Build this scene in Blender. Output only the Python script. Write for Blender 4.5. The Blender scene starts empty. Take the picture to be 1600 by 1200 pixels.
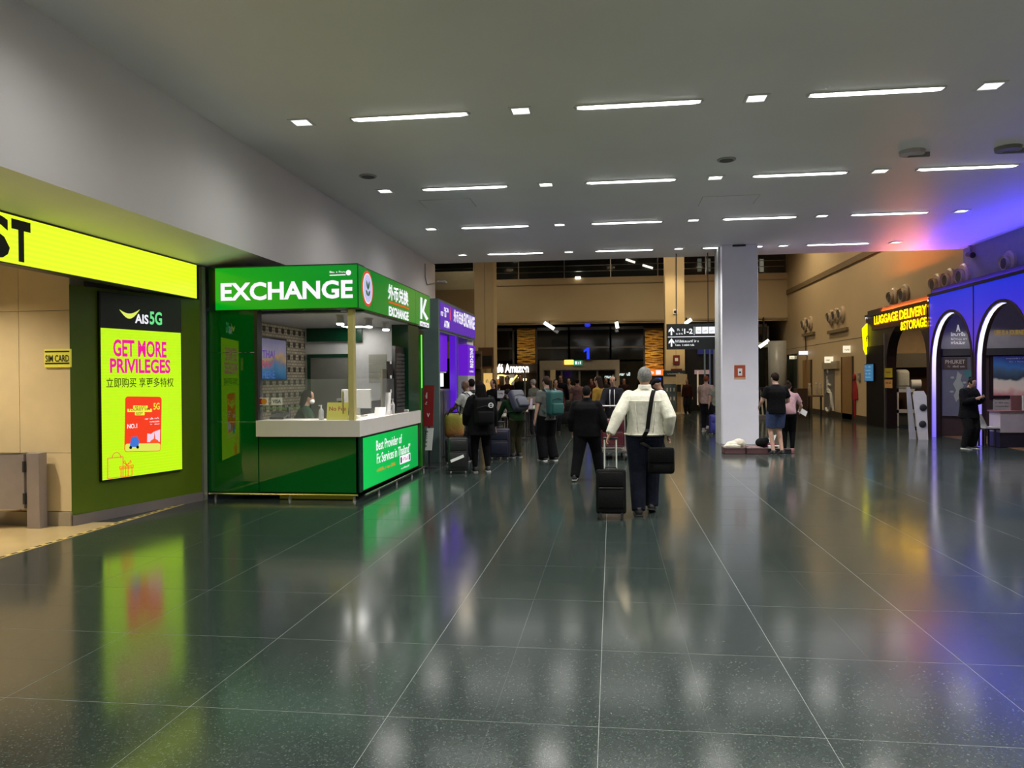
import bpy, bmesh, math, random
from mathutils import Vector, Matrix, Euler
random.seed(7)
scene = bpy.context.scene
COL = scene.collection
PI = math.pi
def lin(r, g, b, k=1.0):
    f = lambda c: (c/255/12.92 if c/255 <= .04045 else ((c/255+.055)/1.055)**2.4)
    return (f(r)*k, f(g)*k, f(b)*k)

# ------------------------------------------------------------------ camera
FPX = 1202.0
YAW, PITCH, ROLL = math.atan(156/FPX), -math.atan(8/FPX), .008
CAMH = 1.6
_f = Vector((-math.sin(YAW)*math.cos(PITCH), math.cos(YAW)*math.cos(PITCH), math.sin(PITCH)))
_r0 = Vector((math.cos(YAW), math.sin(YAW), 0)); _u0 = _r0.cross(_f)
_r = _r0*math.cos(ROLL) - _u0*math.sin(ROLL); _u = _u0*math.cos(ROLL) + _r0*math.sin(ROLL)
cam_d = bpy.data.cameras.new('camera'); cam_d.sensor_width = 36; cam_d.lens = 36*FPX/1600
cam_d.clip_start = .05; cam_d.clip_end = 300
cam = bpy.data.objects.new('camera', cam_d); COL.objects.link(cam)
cam.matrix_world = Matrix(((_r.x, _u.x, -_f.x, 0), (_r.y, _u.y, -_f.y, 0), (_r.z, _u.z, -_f.z, CAMH), (0, 0, 0, 1)))
scene.camera = cam
CP = Vector((0, 0, CAMH))
def ray(x, y): return _f*FPX + _r*(x-800) - _u*(y-600)
def at_z(x, y, z=0): d = ray(x, y); return CP + d*((z-CAMH)/d.z)
def at_y(x, y, Y): d = ray(x, y); return CP + d*(Y/d.y)
def at_x(x, y, X): d = ray(x, y); return CP + d*(X/d.x)

# ------------------------------------------------------------------ world, exposure
w = bpy.data.worlds.new('night'); scene.world = w; w.use_nodes = True
w.node_tree.nodes['Background'].inputs[0].default_value = (.55, .6, .75, 1)
w.node_tree.nodes['Background'].inputs[1].default_value = .012
scene.view_settings.view_transform = 'Standard'; scene.view_settings.look = 'None'
scene.view_settings.gamma = 1; scene.view_settings.exposure = 0.0
scene.view_settings.use_curve_mapping = False
STRIP, SPOTE, SPOTW = 10.0, 6.0, 570.0       # ceiling strip / downlight emission, downlight watts
HALLW = 700.0                                  # warm hall lamps, watts

# ------------------------------------------------------------------ materials
MATS = {}
def mat(name, col=(.5, .5, .5), rough=.5, metal=0.0, emit=None, es=1.0, var=.06, scale=6.0, bump=0.0, bscale=None,
        spec=.5, ior=1.5, trans=0.0, coat=0.0, alpha=1.0):
    if name in MATS: return MATS[name]
    m = bpy.data.materials.new(name); m.use_nodes = True
    nt = m.node_tree; b = nt.nodes['Principled BSDF']
    b.inputs['Base Color'].default_value = (*col, 1); b.inputs['Roughness'].default_value = rough
    b.inputs['Metallic'].default_value = metal; b.inputs['IOR'].default_value = ior
    b.inputs['Specular IOR Level'].default_value = spec
    b.inputs['Transmission Weight'].default_value = trans; b.inputs['Coat Weight'].default_value = coat
    b.inputs['Alpha'].default_value = alpha
    if emit is not None:
        b.inputs['Emission Color'].default_value = (*emit, 1); b.inputs['Emission Strength'].default_value = es
    if var or bump:
        tc = nt.nodes.new('ShaderNodeTexCoord')
        n = nt.nodes.new('ShaderNodeTexNoise'); n.inputs['Scale'].default_value = scale; n.inputs['Detail'].default_value = 5
        nt.links.new(tc.outputs['Object'], n.inputs['Vector'])
        if var:
            r = nt.nodes.new('ShaderNodeValToRGB')
            r.color_ramp.elements[0].position = .3; r.color_ramp.elements[1].position = .7
            r.color_ramp.elements[0].color = (*[c*(1-var) for c in col], 1)
            r.color_ramp.elements[1].color = (*[min(1, c*(1+var)) for c in col], 1)
            nt.links.new(n.outputs['Fac'], r.inputs['Fac']); nt.links.new(r.outputs['Color'], b.inputs['Base Color'])
        if bump:
            n2 = n
            if bscale:
                n2 = nt.nodes.new('ShaderNodeTexNoise'); n2.inputs['Scale'].default_value = bscale; n2.inputs['Detail'].default_value = 4
                nt.links.new(tc.outputs['Object'], n2.inputs['Vector'])
            bp = nt.nodes.new('ShaderNodeBump'); bp.inputs['Strength'].default_value = bump; bp.inputs['Distance'].default_value = .02
            nt.links.new(n2.outputs['Fac'], bp.inputs['Height']); nt.links.new(bp.outputs['Normal'], b.inputs['Normal'])
    MATS[name] = m
    return m
def emat(name, col, s=1.0, base=None, rough=.35):
    return mat(name, base or tuple(min(.12, c*.12) for c in col), rough, emit=col, es=s, var=0)
def cloth(name, col, var=.18): return mat('cloth_'+name, col, .9, var=var, scale=14, bump=.5, bscale=22, spec=.12)

# ------------------------------------------------------------------ mesh helpers
class MB:
    def __init__(s): s.v = []; s.f = []; s.m = []
    def add(s, vs, fs, mi=0):
        o = len(s.v); s.v += [tuple(v) for v in vs]; s.f += [tuple(i+o for i in f) for f in fs]; s.m += [mi]*len(fs); return s
    def box(s, x0, x1, y0, y1, z0, z1, mi=0):
        x0, x1 = sorted((x0, x1)); y0, y1 = sorted((y0, y1)); z0, z1 = sorted((z0, z1))
        vs = [(x0,y0,z0),(x1,y0,z0),(x1,y1,z0),(x0,y1,z0),(x0,y0,z1),(x1,y0,z1),(x1,y1,z1),(x0,y1,z1)]
        return s.add(vs, [(0,3,2,1),(4,5,6,7),(0,1,5,4),(1,2,6,5),(2,3,7,6),(3,0,4,7)], mi)
    def rbox(s, x0, x1, y0, y1, z0, z1, r=.02, seg=3, mi=0, M=None):
        bm = bmesh.new(); bmesh.ops.create_cube(bm, size=1)
        for v in bm.verts: v.co = ((v.co.x+.5)*(x1-x0)+x0, (v.co.y+.5)*(y1-y0)+y0, (v.co.z+.5)*(z1-z0)+z0)
        bmesh.ops.bevel(bm, geom=list(bm.edges), offset=r, segments=seg, profile=.5, affect='EDGES', clamp_overlap=True)
        bm.verts.index_update()
        vs = [(M @ v.co) if M else v.co.copy() for v in bm.verts]; fs = [[v.index for v in f.verts] for f in bm.faces]
        bm.free(); return s.add(vs, fs, mi)
    def obox(s, A, U, V, W, mi=0):      # oriented box: corner A, edge vectors
        A, U, V, W = map(Vector, (A, U, V, W))
        vs = [A, A+U, A+U+V, A+V, A+W, A+U+W, A+U+V+W, A+V+W]
        fs = [(0,3,2,1),(4,5,6,7),(0,1,5,4),(1,2,6,5),(2,3,7,6),(3,0,4,7)]
        if U.cross(V).dot(W) < 0: fs = [f[::-1] for f in fs]
        return s.add(vs, fs, mi)
    def quad(s, a, b, c, d, mi=0): return s.add([a, b, c, d], [(0,1,2,3)], mi)
    def poly(s, pts, mi=0): return s.add(pts, [tuple(range(len(pts)))], mi)
    def tube(s, pts, rad, n=10, side=(1,0,0), mi=0, cap=True):
        """loft of ellipses along a path; rad: list of r or (ra, rb)"""
        pts = [Vector(p) for p in pts]; N = len(pts); side = Vector(side)
        if not isinstance(rad, (list, tuple)): rad = [rad]*N
        vs = []
        for i, p in enumerate(pts):
            t = (pts[min(i+1, N-1)] - pts[max(i-1, 0)])
            if t.length < 1e-9: t = Vector((0, 0, 1))
            t.normalize(); sd = side
            if abs(sd.dot(t)) > .97: sd = Vector((0, 1, 0)) if abs(t.y) < .9 else Vector((0, 0, 1))
            a = (sd - t*sd.dot(t)).normalized(); b = t.cross(a)
            ra, rb = rad[i] if isinstance(rad[i], (list, tuple)) else (rad[i], rad[i])
            for k in range(n):
                an = 2*PI*k/n; vs.append(p + a*(ra*math.cos(an)) + b*(rb*math.sin(an)))
        fs = [(i*n+k, i*n+(k+1) % n, (i+1)*n+(k+1) % n, (i+1)*n+k) for i in range(N-1) for k in range(n)]
        if cap: fs += [tuple(range(n))[::-1], tuple((N-1)*n+k for k in range(n))]
        return s.add(vs, fs, mi)
    def cyl(s, c0, c1, r0, r1=None, n=16, mi=0): return s.tube([c0, c1], [r0, r1 if r1 is not None else r0], n, mi=mi)
    def ell(s, c, rx, ry, rz, n=14, m=9, M=None, mi=0):
        c = Vector(c); vs = []
        for j in range(1, m):
            ph = PI*j/m - PI/2
            for k in range(n):
                q = Vector((rx*math.cos(ph)*math.cos(2*PI*k/n), ry*math.cos(ph)*math.sin(2*PI*k/n), rz*math.sin(ph)))
                vs.append(c + (M @ q if M else q))
        for sg in (-1, 1):
            q = Vector((0, 0, sg*rz)); vs.append(c + (M @ q if M else q))
        b, t = len(vs)-2, len(vs)-1; fs = []
        for j in range(m-2):
            for k in range(n): fs.append((j*n+k, j*n+(k+1) % n, (j+1)*n+(k+1) % n, (j+1)*n+k))
        fs += [(b, (k+1) % n, k) for k in range(n)] + [(t, (m-2)*n+k, (m-2)*n+(k+1) % n) for k in range(n)]
        return s.add(vs, fs, mi)
    def prism(s, pts, D, mi=0):          # closed polygon extruded by D
        D = Vector(D); P = [Vector(p) for p in pts]; n = len(P)
        return s.add(P+[p+D for p in P], [tuple(range(n))[::-1], tuple(range(n, 2*n))] + [(i, (i+1) % n, n+(i+1) % n, n+i) for i in range(n)], mi)
    def xf(s, M): s.v = [tuple(M @ Vector(v)) for v in s.v]; return s
    def build(s, name, mats, parent=None, smooth=False, local=False):
        return link(name, s.v, s.f, s.m, mats, parent, smooth, local)
ROOT = {}          # object -> world location of its thing
def link(name, v, f, mi, mats, parent=None, smooth=False, local=False):
    if not isinstance(mats, (list, tuple)): mats = [mats]
    off = Vector((0, 0, 0)); loc = Vector((0, 0, 0))
    if parent is None and not local:
        xs, ys, zs = zip(*v); loc = Vector(((min(xs)+max(xs))/2, (min(ys)+max(ys))/2, min(zs))); off = loc
    elif parent is not None and not local: off = ROOT.get(parent.name, Vector((0, 0, 0)))
    me = bpy.data.meshes.new(name); me.from_pydata([Vector(p)-off for p in v], [], f)
    for m in mats: me.materials.append(m)
    me.polygons.foreach_set('material_index', mi)
    me.validate(); bm = bmesh.new(); bm.from_mesh(me); bmesh.ops.recalc_face_normals(bm, faces=bm.faces); bm.to_mesh(me); bm.free()
    if smooth: me.polygons.foreach_set('use_smooth', [True]*len(me.polygons))
    o = bpy.data.objects.new(name, me); COL.objects.link(o); o.location = loc
    if parent is not None: o.parent = parent; ROOT[o.name] = off
    else: ROOT[o.name] = loc
    return o
def tag(o, label=None, cat=None, group=None, kind=None):
    for k, v in (('label', label), ('category', cat), ('group', group), ('kind', kind)):
        if v: o[k] = v
    return o
def thing(name, label, cat, loc=(0, 0, 0), rotz=0, group=None, kind=None):
    o = bpy.data.objects.new(name, None); COL.objects.link(o); o.location = loc; o.rotation_euler = (0, 0, rotz)
    o.empty_display_size = .1; ROOT[o.name] = Vector(loc)
    return tag(o, label, cat, group, kind)
def struct(name, mb, m, label=None, smooth=False):
    return tag(mb.build(name, m, None, smooth), label or name.replace('_', ' '), None, None, 'structure')
def copy_tree(o, parent=None):
    c = o.copy(); COL.objects.link(c)
    c.parent = parent; ROOT[c.name] = ROOT.get(o.name, Vector())
    for ch in list(o.children): copy_tree(ch, c)
    return c

_dgcache = {}
def text_data(s, bold=0.0, space=1.0):
    key = (s, bold, space)
    if key in _dgcache: return _dgcache[key]
    cu = bpy.data.curves.new('lettering', 'FONT'); cu.body = s; cu.offset = bold; cu.space_character = space; cu.fill_mode = 'FRONT'; cu.resolution_u = 3
    o = bpy.data.objects.new('lettering', cu); COL.objects.link(o)
    me = bpy.data.meshes.new_from_object(o.evaluated_get(bpy.context.evaluated_depsgraph_get()))
    vs = [v.co.copy() for v in me.vertices]; fs = [tuple(p.vertices) for p in me.polygons]
    bpy.data.objects.remove(o); bpy.data.curves.remove(cu); bpy.data.meshes.remove(me)
    _dgcache[key] = (vs, fs); return vs, fs
def txt(name, s, m, parent, P, U, V, width, height, bold=.01, space=1.0, depth=0.0, mb=None):
    """lettering that fills a width x height box whose lower left corner is P, on the plane (U, V)"""
    vs, fs = text_data(s, bold, space); P = Vector(P); U = Vector(U).normalized(); V = Vector(V).normalized(); N = U.cross(V)
    x0 = min(v.x for v in vs); x1 = max(v.x for v in vs); y0 = min(v.y for v in vs); y1 = max(v.y for v in vs)
    sx = width/(x1-x0); sy = height/(y1-y0)
    q = [P + U*((v.x-x0)*sx) + V*((v.y-y0)*sy) for v in vs]
    b = mb or MB(); b.add(q, fs)
    return b if mb is not None else b.build(name, m, parent)
def scribble(name, m, parent, P, U, V, width, height, n, seed=0):
    """print too small to read: a row of short letter-like strokes"""
    rd = random.Random(seed); P = Vector(P); U = Vector(U).normalized(); V = Vector(V).normalized(); b = MB(); st = width/n
    for i in range(n):
        if rd.random() < .12: continue
        h = height*rd.choice((.65, .7, 1.0)); x = i*st; wd = st*.25
        k = rd.random()
        b.quad(P+U*x, P+U*(x+wd), P+U*(x+wd)+V*h, P+U*x+V*h)
        if k < .6: b.quad(P+U*(x+wd)+V*(h*.75), P+U*(x+st*.78)+V*(h*.75), P+U*(x+st*.78)+V*h, P+U*(x+wd)+V*h)
        if k > .3: b.quad(P+U*(x+wd), P+U*(x+st*.78), P+U*(x+st*.78)+V*(h*.25), P+U*(x+wd)+V*(h*.25))
        if .2 < k < .8: b.quad(P+U*(x+st*.55)+V*(h*.25), P+U*(x+st*.78)+V*(h*.25), P+U*(x+st*.78)+V*(h*.75), P+U*(x+st*.55)+V*(h*.75))
    return b.build(name, m, parent)
def panel(name, m, parent, P, U, V, w, h, t=.004):
    """thin rectangular plate; P lower-left corner, thickness outwards"""
    U = Vector(U).normalized(); V = Vector(V).normalized()
    return MB().obox(P, U*w, V*h, U.cross(V)*t).build(name, m, parent)

# common materials
M_white = mat('white_paint', lin(214, 212, 214), .6, var=.03)
M_black = mat('black_plastic', (.012, .012, .013), .4, var=.1)
M_dark = mat('dark_metal', (.03, .03, .032), .4, metal=.3)
M_steel = mat('brushed_steel', (.55, .54, .52), .28, metal=1, var=.08)
M_grey = mat('grey_plastic', (.22, .22, .22), .5)
E_white = emat('lit_white_letters', (.92, .9, .97), 1.0)
W_print = mat('white_print', (.8, .8, .8), .5, var=0)
K_print = mat('black_print', (.01, .01, .01), .5, var=0)
# ================================================================== THE SETTING
CZ = 4.73            # ceiling height
CEDGE = 20.4         # far edge of the low ceiling
XL, XR = -4.77, 8.75 # bulkhead on the left, wall on the right
BY = 40.0            # balcony front of the far hall

# ---- terrazzo floor: 0.5 m tiles with open joints
def terrazzo():
    m = bpy.data.materials.new('terrazzo'); m.use_nodes = True; nt = m.node_tree; b = nt.nodes['Principled BSDF']
    g = nt.nodes.new('ShaderNodeNewGeometry')
    v1 = nt.nodes.new('ShaderNodeTexVoronoi'); v1.inputs['Scale'].default_value = 150
    n1 = nt.nodes.new('ShaderNodeTexNoise'); n1.inputs['Scale'].default_value = 260; n1.inputs['Detail'].default_value = 2
    n2 = nt.nodes.new('ShaderNodeTexNoise'); n2.inputs['Scale'].default_value = .9; n2.inputs['Detail'].default_value = 4
    for n in (v1, n1, n2): nt.links.new(g.outputs['Position'], n.inputs['Vector'])
    r1 = nt.nodes.new('ShaderNodeValToRGB'); e = r1.color_ramp.elements
    e[0].position = 0; e[0].color = (.012, .0175, .016, 1); e[1].position = 1; e[1].color = (.088, .110, .101, 1)
    k = e.new(.45); k.color = (.024, .035, .032, 1); k = e.new(.75); k.color = (.041, .057, .052, 1)
    nt.links.new(v1.outputs['Color'], r1.inputs['Fac'])
    mx = nt.nodes.new('ShaderNodeMix'); mx.data_type = 'RGBA'; mx.blend_type = 'MULTIPLY'; mx.inputs[0].default_value = .55
    r2 = nt.nodes.new('ShaderNodeValToRGB'); r2.color_ramp.elements[0].position = .35; r2.color_ramp.elements[1].position = .65
    r2.color_ramp.elements[0].color = (.55, .55, .55, 1); r2.color_ramp.elements[1].color = (1.25, 1.25, 1.25, 1)
    nt.links.new(n1.outputs['Fac'], r2.inputs['Fac']); nt.links.new(r1.outputs['Color'], mx.inputs[6]); nt.links.new(r2.outputs['Color'], mx.inputs[7])
    nt.links.new(mx.outputs[2], b.inputs['Base Color'])
    mr = nt.nodes.new('ShaderNodeMapRange'); mr.inputs['From Min'].default_value = .3; mr.inputs['From Max'].default_value = .7
    mr.inputs['To Min'].default_value = .115; mr.inputs['To Max'].default_value = .165
    nt.links.new(n2.outputs['Fac'], mr.inputs['Value']); nt.links.new(mr.outputs['Result'], b.inputs['Roughness'])
    b.inputs['IOR'].default_value = 1.6
    return m
M_terr = terrazzo()
M_grout = mat('pale_grout', (.22, .24, .23), .6, var=.1)
FX0, FX1, FY0, FY1 = -5.57, XR+.05, -4.0, 45.0
floor = struct('floor', MB().box(FX0, FX1, FY0, FY1, -.25, -.0008), M_grout, 'dark green grey polished terrazzo floor with pale tile joints')
OX, OY = -.07, 3.54
tiles = []
kx0, kx1 = math.floor((FX0-OX)/.5), math.ceil((FX1-OX)/.5); ky0, ky1 = math.floor((FY0-OY)/.5), math.ceil((FY1-OY)/.5)
def tile_bounds(i, j):
    ga = .0017 if i % 2 == 0 else .0004; gb = .0017 if i % 2 else .0004
    ha = .0024 if j % 2 == 0 else .0005; hb = .0024 if j % 2 else .0005
    return OX+i*.5+ga, OX+(i+1)*.5-gb, OY+j*.5+ha, OY+(j+1)*.5-hb
def tile_box(mb, x0, x1, y0, y1): mb.box(x0, x1, y0, y1, -.02, 0)
for i in range(kx0, kx1):
    for j in range(ky0, ky1):
        x0, x1, y0, y1 = tile_bounds(i, j)
        if x0 < FX0 or x1 > FX1: x0, x1 = max(x0, FX0), min(x1, FX1)
        if x1-x0 < .02: continue
        c = Vector(((x0+x1)/2, (y0+y1)/2, -CAMH)); z = c.dot(_f)
        vis = z > 2.6 and abs(c.dot(_r)/z) < 800/FPX+.03 and x1-x0 > .49
        tiles.append((0 if vis else 1, z, i, j, x0, x1, y0, y1))
tiles.sort()
fl = [t for t in tiles if t[0] == 0][:300]; rest = tiles[:]; keep = set((t[2], t[3]) for t in fl)
tmesh = {}
for _, z, i, j, x0, x1, y0, y1 in fl:
    key = (i % 2, j % 2); cx, cy = OX+i*.5+.25, OY+j*.5+.25
    if key not in tmesh:
        o = MB().box(x0-cx, x1-cx, y0-cy, y1-cy, -.02, 0).build('floor_tile', M_terr, None, local=True); tmesh[key] = o.data
    else:
        o = bpy.data.objects.new('floor_tile', tmesh[key]); COL.objects.link(o)
    o.parent = floor; o.location = Vector((cx, cy, 0)) - ROOT['floor']
fb = MB()
for _, z, i, j, x0, x1, y0, y1 in rest:
    if (i, j) not in keep: fb.box(x0, x1, y0, y1, -.02, 0)
tag(fb.build('floor_tile_field', M_terr, floor), kind='stuff')

# ---- low ceiling
M_ceil = mat('ceiling_paint', (.82, .82, .81), .45, var=.03, scale=.6)
struct('ceiling', MB().box(XL-2.5, XR+.3, -6.0, CEDGE, CZ, CZ+.3), M_ceil, 'plain painted low ceiling with recessed light strips')
def hatch(cx, cy, w, d, label):
    t = thing('access_hatch', label, 'hatch', (cx, cy, CZ), group='ceiling access panels')
    MB().box(cx-w/2, cx+w/2, cy-d/2, cy+d/2, CZ-.006, CZ-.001).build('panel', M_ceil, t)
    fr = MB(); e = .012
    for a in ((cx-w/2-e, cx-w/2, cy-d/2, cy+d/2), (cx+w/2, cx+w/2+e, cy-d/2, cy+d/2), (cx-w/2-e, cx+w/2+e, cy-d/2-e, cy-d/2), (cx-w/2-e, cx+w/2+e, cy+d/2, cy+d/2+e)):
        fr.box(*a, CZ-.004, CZ-.001)
    fr.build('frame', mat('hatch_edge', (.45, .45, .45), .5), t)
p = at_z(1138, 313, CZ); hatch(p.x, p.y, .95, .7, 'pale rectangular access panel in the ceiling, middle of the room')
p = at_z(700, 318, CZ); hatch(p.x, p.y, .9, .6, 'faint access panel in the ceiling above the green kiosk')
def speaker(px, py, label):
    p = at_z(px, py, CZ); t = thing('ceiling_speaker', label, 'speaker', (p.x, p.y, CZ), group='round ceiling speakers')
    MB().tube([(p.x, p.y, CZ-.001), (p.x, p.y, CZ-.018)], [.135, .125], 24).build('rim', mat('speaker_rim', (.38, .38, .37), .5), t)
    MB().tube([(p.x, p.y, CZ-.018), (p.x, p.y, CZ-.024)], [.10, .085], 24).build('grille', mat('speaker_grille', (.10, .10, .10), .6, bump=.6, bscale=160), t)
speaker(575, 275, 'round grey ceiling speaker above the green exchange kiosk')
speaker(1135, 249, 'round grey ceiling speaker right of the middle light row')
def bracket(px, py, label, dark):
    p = at_z(px, py, CZ); t = thing('ceiling_sensor', label, 'sensor', (p.x, p.y, CZ), group='raised sensor plates on the ceiling')
    MB().tube([(p.x, p.y, CZ), (p.x, p.y, CZ-.05)], [.17, .16], 20).build('base', dark, t)
    MB().box(p.x-.02, p.x+.26, p.y+.06, p.y+.10, CZ-.065, CZ-.001).build('arm', M_grey, t)
bracket(1425, 236, 'pale round sensor plate on the ceiling over the luggage shop aisle', mat('sensor_base', (.45, .44, .45), .5))
bracket(1575, 230, 'dark sensor plate on the ceiling at the right edge', M_grey)

# ---- ceiling lights
E_strip = emat('fluorescent_strip', (1, .985, .95), STRIP, (.8, .8, .8))
E_down = emat('downlight_lamp', (1, .99, .96), SPOTE, (.8, .8, .8))
M_trough = mat('light_trough', (.6, .6, .6), .4)
def light_strip():
    t = thing('light_strip', 'x', 'ceiling light', (0, 0, 0), group='linear ceiling lights')
    L = .685; fr = MB()
    for sy in (-1, 1): fr.box(-L-.03, L+.03, sy*.052, sy*.066, -.012, 0)
    for sx in (-1, 1): fr.prism([(sx*(L+.05), 0, -.012), (sx*(L+.015), -.055, -.012), (sx*(L+.015), .055, -.012)], (0, 0, .012))
    fr.build('trim_frame', M_trough, t, local=True)
    MB().prism([(-L, 0, -.010), (-L+.06, -.04, -.010), (L-.06, -.04, -.010), (L, 0, -.010), (L-.06, .04, -.010), (-L+.06, .04, -.010)], (0, 0, -.010)).build('diffuser', E_strip, t, local=True)
    return t
def downlight():
    t = thing('downlight', 'x', 'downlight', (0, 0, 0), group='square ceiling downlights'); fr = MB()
    for a in ((-.13, -.10, -.13, .13), (.10, .13, -.13, .13), (-.10, .10, -.13, -.10), (-.10, .10, .10, .13)): fr.box(*a, -.014, 0)
    fr.build('bezel', mat('downlight_bezel', (.75, .75, .75), .35), t, local=True)
    MB().box(-.10, .10, -.10, .10, -.004, -.001).build('reflector', emat('downlight_reflector', (1, .99, .95), 1.3, (.8, .8, .8)), t, local=True)
    MB().tube([(0, 0, -.004), (0, 0, -.011)], [.058, .05], 16).build('lamp', E_down, t, local=True)
    return t
strip0, down0 = light_strip(), downlight()
rows = [(-1.35, 0), (2.05, 0), (5.5, 0), (8.93, 1), (12.38, 2), (15.65, 3), (19.05, 4)]
rname = ['', 'nearest', 'second', 'third', 'farthest']
cols = [(-2.36, 'above the exchange kiosk'), (.32, 'in the middle of the hall'), (2.90, 'right of the middle'), (5.32, 'by the right hand shops')]
dcol = [(-3.70, 'at the far left'), (-1.03, 'left of the middle'), (1.63, 'right of the middle'), (4.08, 'third from the left'), (6.62, 'by the right hand shops')]
first = {'s': True, 'd': True}
for Y, ri in rows:
    for k, (X, wh) in enumerate(cols):
        if ri == 0 and k > 3: continue
        o = strip0 if first['s'] else copy_tree(strip0); first['s'] = False
        o.location = (X, Y, CZ)
        o['label'] = f'glowing white linear ceiling light {wh}, {rname[ri]} row' if ri else 'glowing white linear ceiling light behind the camera'
    for k, (X, wh) in enumerate(dcol):
        if ri == 1 and k == 4: continue
        o = down0 if first['d'] else copy_tree(down0); first['d'] = False
        o.location = (X, Y+.0, CZ)
        o['label'] = f'small square downlight {wh}, {rname[ri]} row' if ri else 'small square downlight behind the camera'
        l = bpy.data.lights.new('downlight_beam', 'SPOT'); l.energy = SPOTW*(.10 if k == 0 else 1); l.spot_size = math.radians(165 if k == 0 else 139); l.spot_blend = 1.0; l.shadow_soft_size = .28; l.color = (1, .97, .92)
        lo = bpy.data.objects.new('downlight_beam', l); COL.objects.link(lo); lo.parent = o; lo.location = (0, 0, -.02)

# ---- left side: bulkhead, soffit, wall beyond the kiosks
M_bulk = mat('bulkhead_paint', (.80, .78, .79), .55, var=.03, scale=1)
b = MB(); SEC = [(XL, CZ), (XL, 3.31), (-5.46, 3.165), (-8.5, 3.165), (-8.5, CZ)]
b.prism([(x, -6, z) for x, z in SEC], (0, CEDGE+.2+6, 0))
struct('wall_left', b, M_bulk, 'pale painted bulkhead above the shops on the left')
struct('wall_left_lower', MB().box(XL-.3, XL, 14.0, CEDGE+.2, 0, 3.31), M_bulk, 'pale wall behind the purple kiosk')
# conduit and sensor on that wall
t = thing('wall_conduit', 'thin grey conduit with a small box on the far end of the left wall', 'conduit', (XL, 19.8, 3.6))
p = at_x(663, 418, XL); q = at_x(684, 440, XL)
MB().tube([(XL+.02, p.y, p.z+.1), (XL+.02, p.y, p.z-.25), (XL+.02, p.y+.2, p.z-.42), (XL+.05, q.y, q.z)], .012, 6).build('pipe', M_grey, t)
MB().rbox(XL, XL+.22, q.y-.05, q.y+.25, q.z-.03, q.z+.03, .01).build('sensor_box', M_white, t)

# cream tiled return wall of the phone shop (faces the camera) and olive wall
A = Vector((-5.98, 7.86, 0)); B = Vector((-5.47, 9.70, 0)); UA = (B-A).normalized(); NA = Vector((UA.y, -UA.x, 0)); VZ = Vector((0, 0, 1))
M_cream = mat('cream_stone', lin(208, 190, 150), .35, var=.06, scale=3)
M_olive = mat('olive_laminate', lin(86, 108, 6), .45, var=.04)
wc = struct('wall_shop', MB().box(-9.0, -5.98, 7.875, 8.1, 0, 3.16), mat('joint_brown', (.25, .22, .17), .8), 'cream stone wall of the phone shop beside the gate')  # brown core that shows in the panel joints
for (x0, x1) in ((-8.9, -7.75), (-7.745, -6.605), (-6.60, -5.98)):
    for (z0, z1) in ((.16, .81), (.815, 2.40), (2.405, 3.15)):
        MB().box(x0, x1, 7.86, 7.878, z0, z1).build('wall_panel', M_cream, wc)
struct('baseboard_shop', MB().box(-9.0, -5.975, 7.835, 7.862, 0, .155), mat('stone_skirting', lin(150, 140, 120), .35), 'low stone baseboard under the cream wall')
b = MB(); b.prism([A, B, B-NA*.25, A-NA*.25+Vector((0, 0, 0))], (0, 0, 2.69)); b.v = [(x, y, max(z, 0)) for x, y, z in b.v]
struct('wall_olive', b, M_olive, 'olive green wall carrying the tall lit screen')
b = MB().obox(A+NA*.003, B-A, NA*.02, (0, 0, .115))
struct('baseboard_olive', b, mat('grey_skirting', lin(120, 112, 112), .35), 'grey baseboard at the foot of the olive wall')
b = MB().box(-5.50, -5.445, 9.72, 9.80, 0, 3.14)
struct('trim_1', b, mat('aluminium_trim', (.5, .5, .42), .35, metal=.6), 'slim metal corner trim between olive wall and exchange kiosk')
# shop floor and warning strip
struct('floor_shop', MB().box(-10, FX0, -4, 8.1, -.25, .001), mat('cream_floor', lin(200, 178, 130), .12, var=.06, scale=2), 'cream polished floor of the phone shop')
st = struct('trim_2', MB().box(FX0-.03, FX0+.035, 4.2, 9.62, -.02, .004), mat('tape_pale', lin(205, 180, 110), .5), 'pale floor strip with black dashes along the shop edge')
dash = None
y = 4.25; k = 0
while y < 9.55:
    if dash is None:
        dash = MB().box(-.014, .014, 0, .075, 0, .002).build('dash', K_print, None, local=True); o = dash
    else:
        o = bpy.data.objects.new('dash', dash.data); COL.objects.link(o)
    o.parent = st; o.location = Vector((FX0+.005, y, .0042)) - ROOT['trim_2']; y += .15
# shop downlights (warm) under the soffit, off to the left
for (x, y) in ((-6.9, 6.6), (-7.6, 5.2)):
    t = thing('shop_downlight', 'warm downlight under the phone shop soffit', 'downlight', (x, y, 3.16), group='shop downlights')
    MB().tube([(x, y, 3.164), (x, y, 3.15)], .09, 16).build('lamp', emat('warm_shop_lamp', (1, .8, .5), 14), t)
    l = bpy.data.lights.new('shop_beam', 'SPOT'); l.energy = 330; l.color = (1, .86, .66); l.spot_size = 2.3; l.spot_blend = .8; l.shadow_soft_size = .08
    lo = bpy.data.objects.new('shop_beam', l); COL.objects.link(lo); lo.location = (x, y, 3.13)

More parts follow.
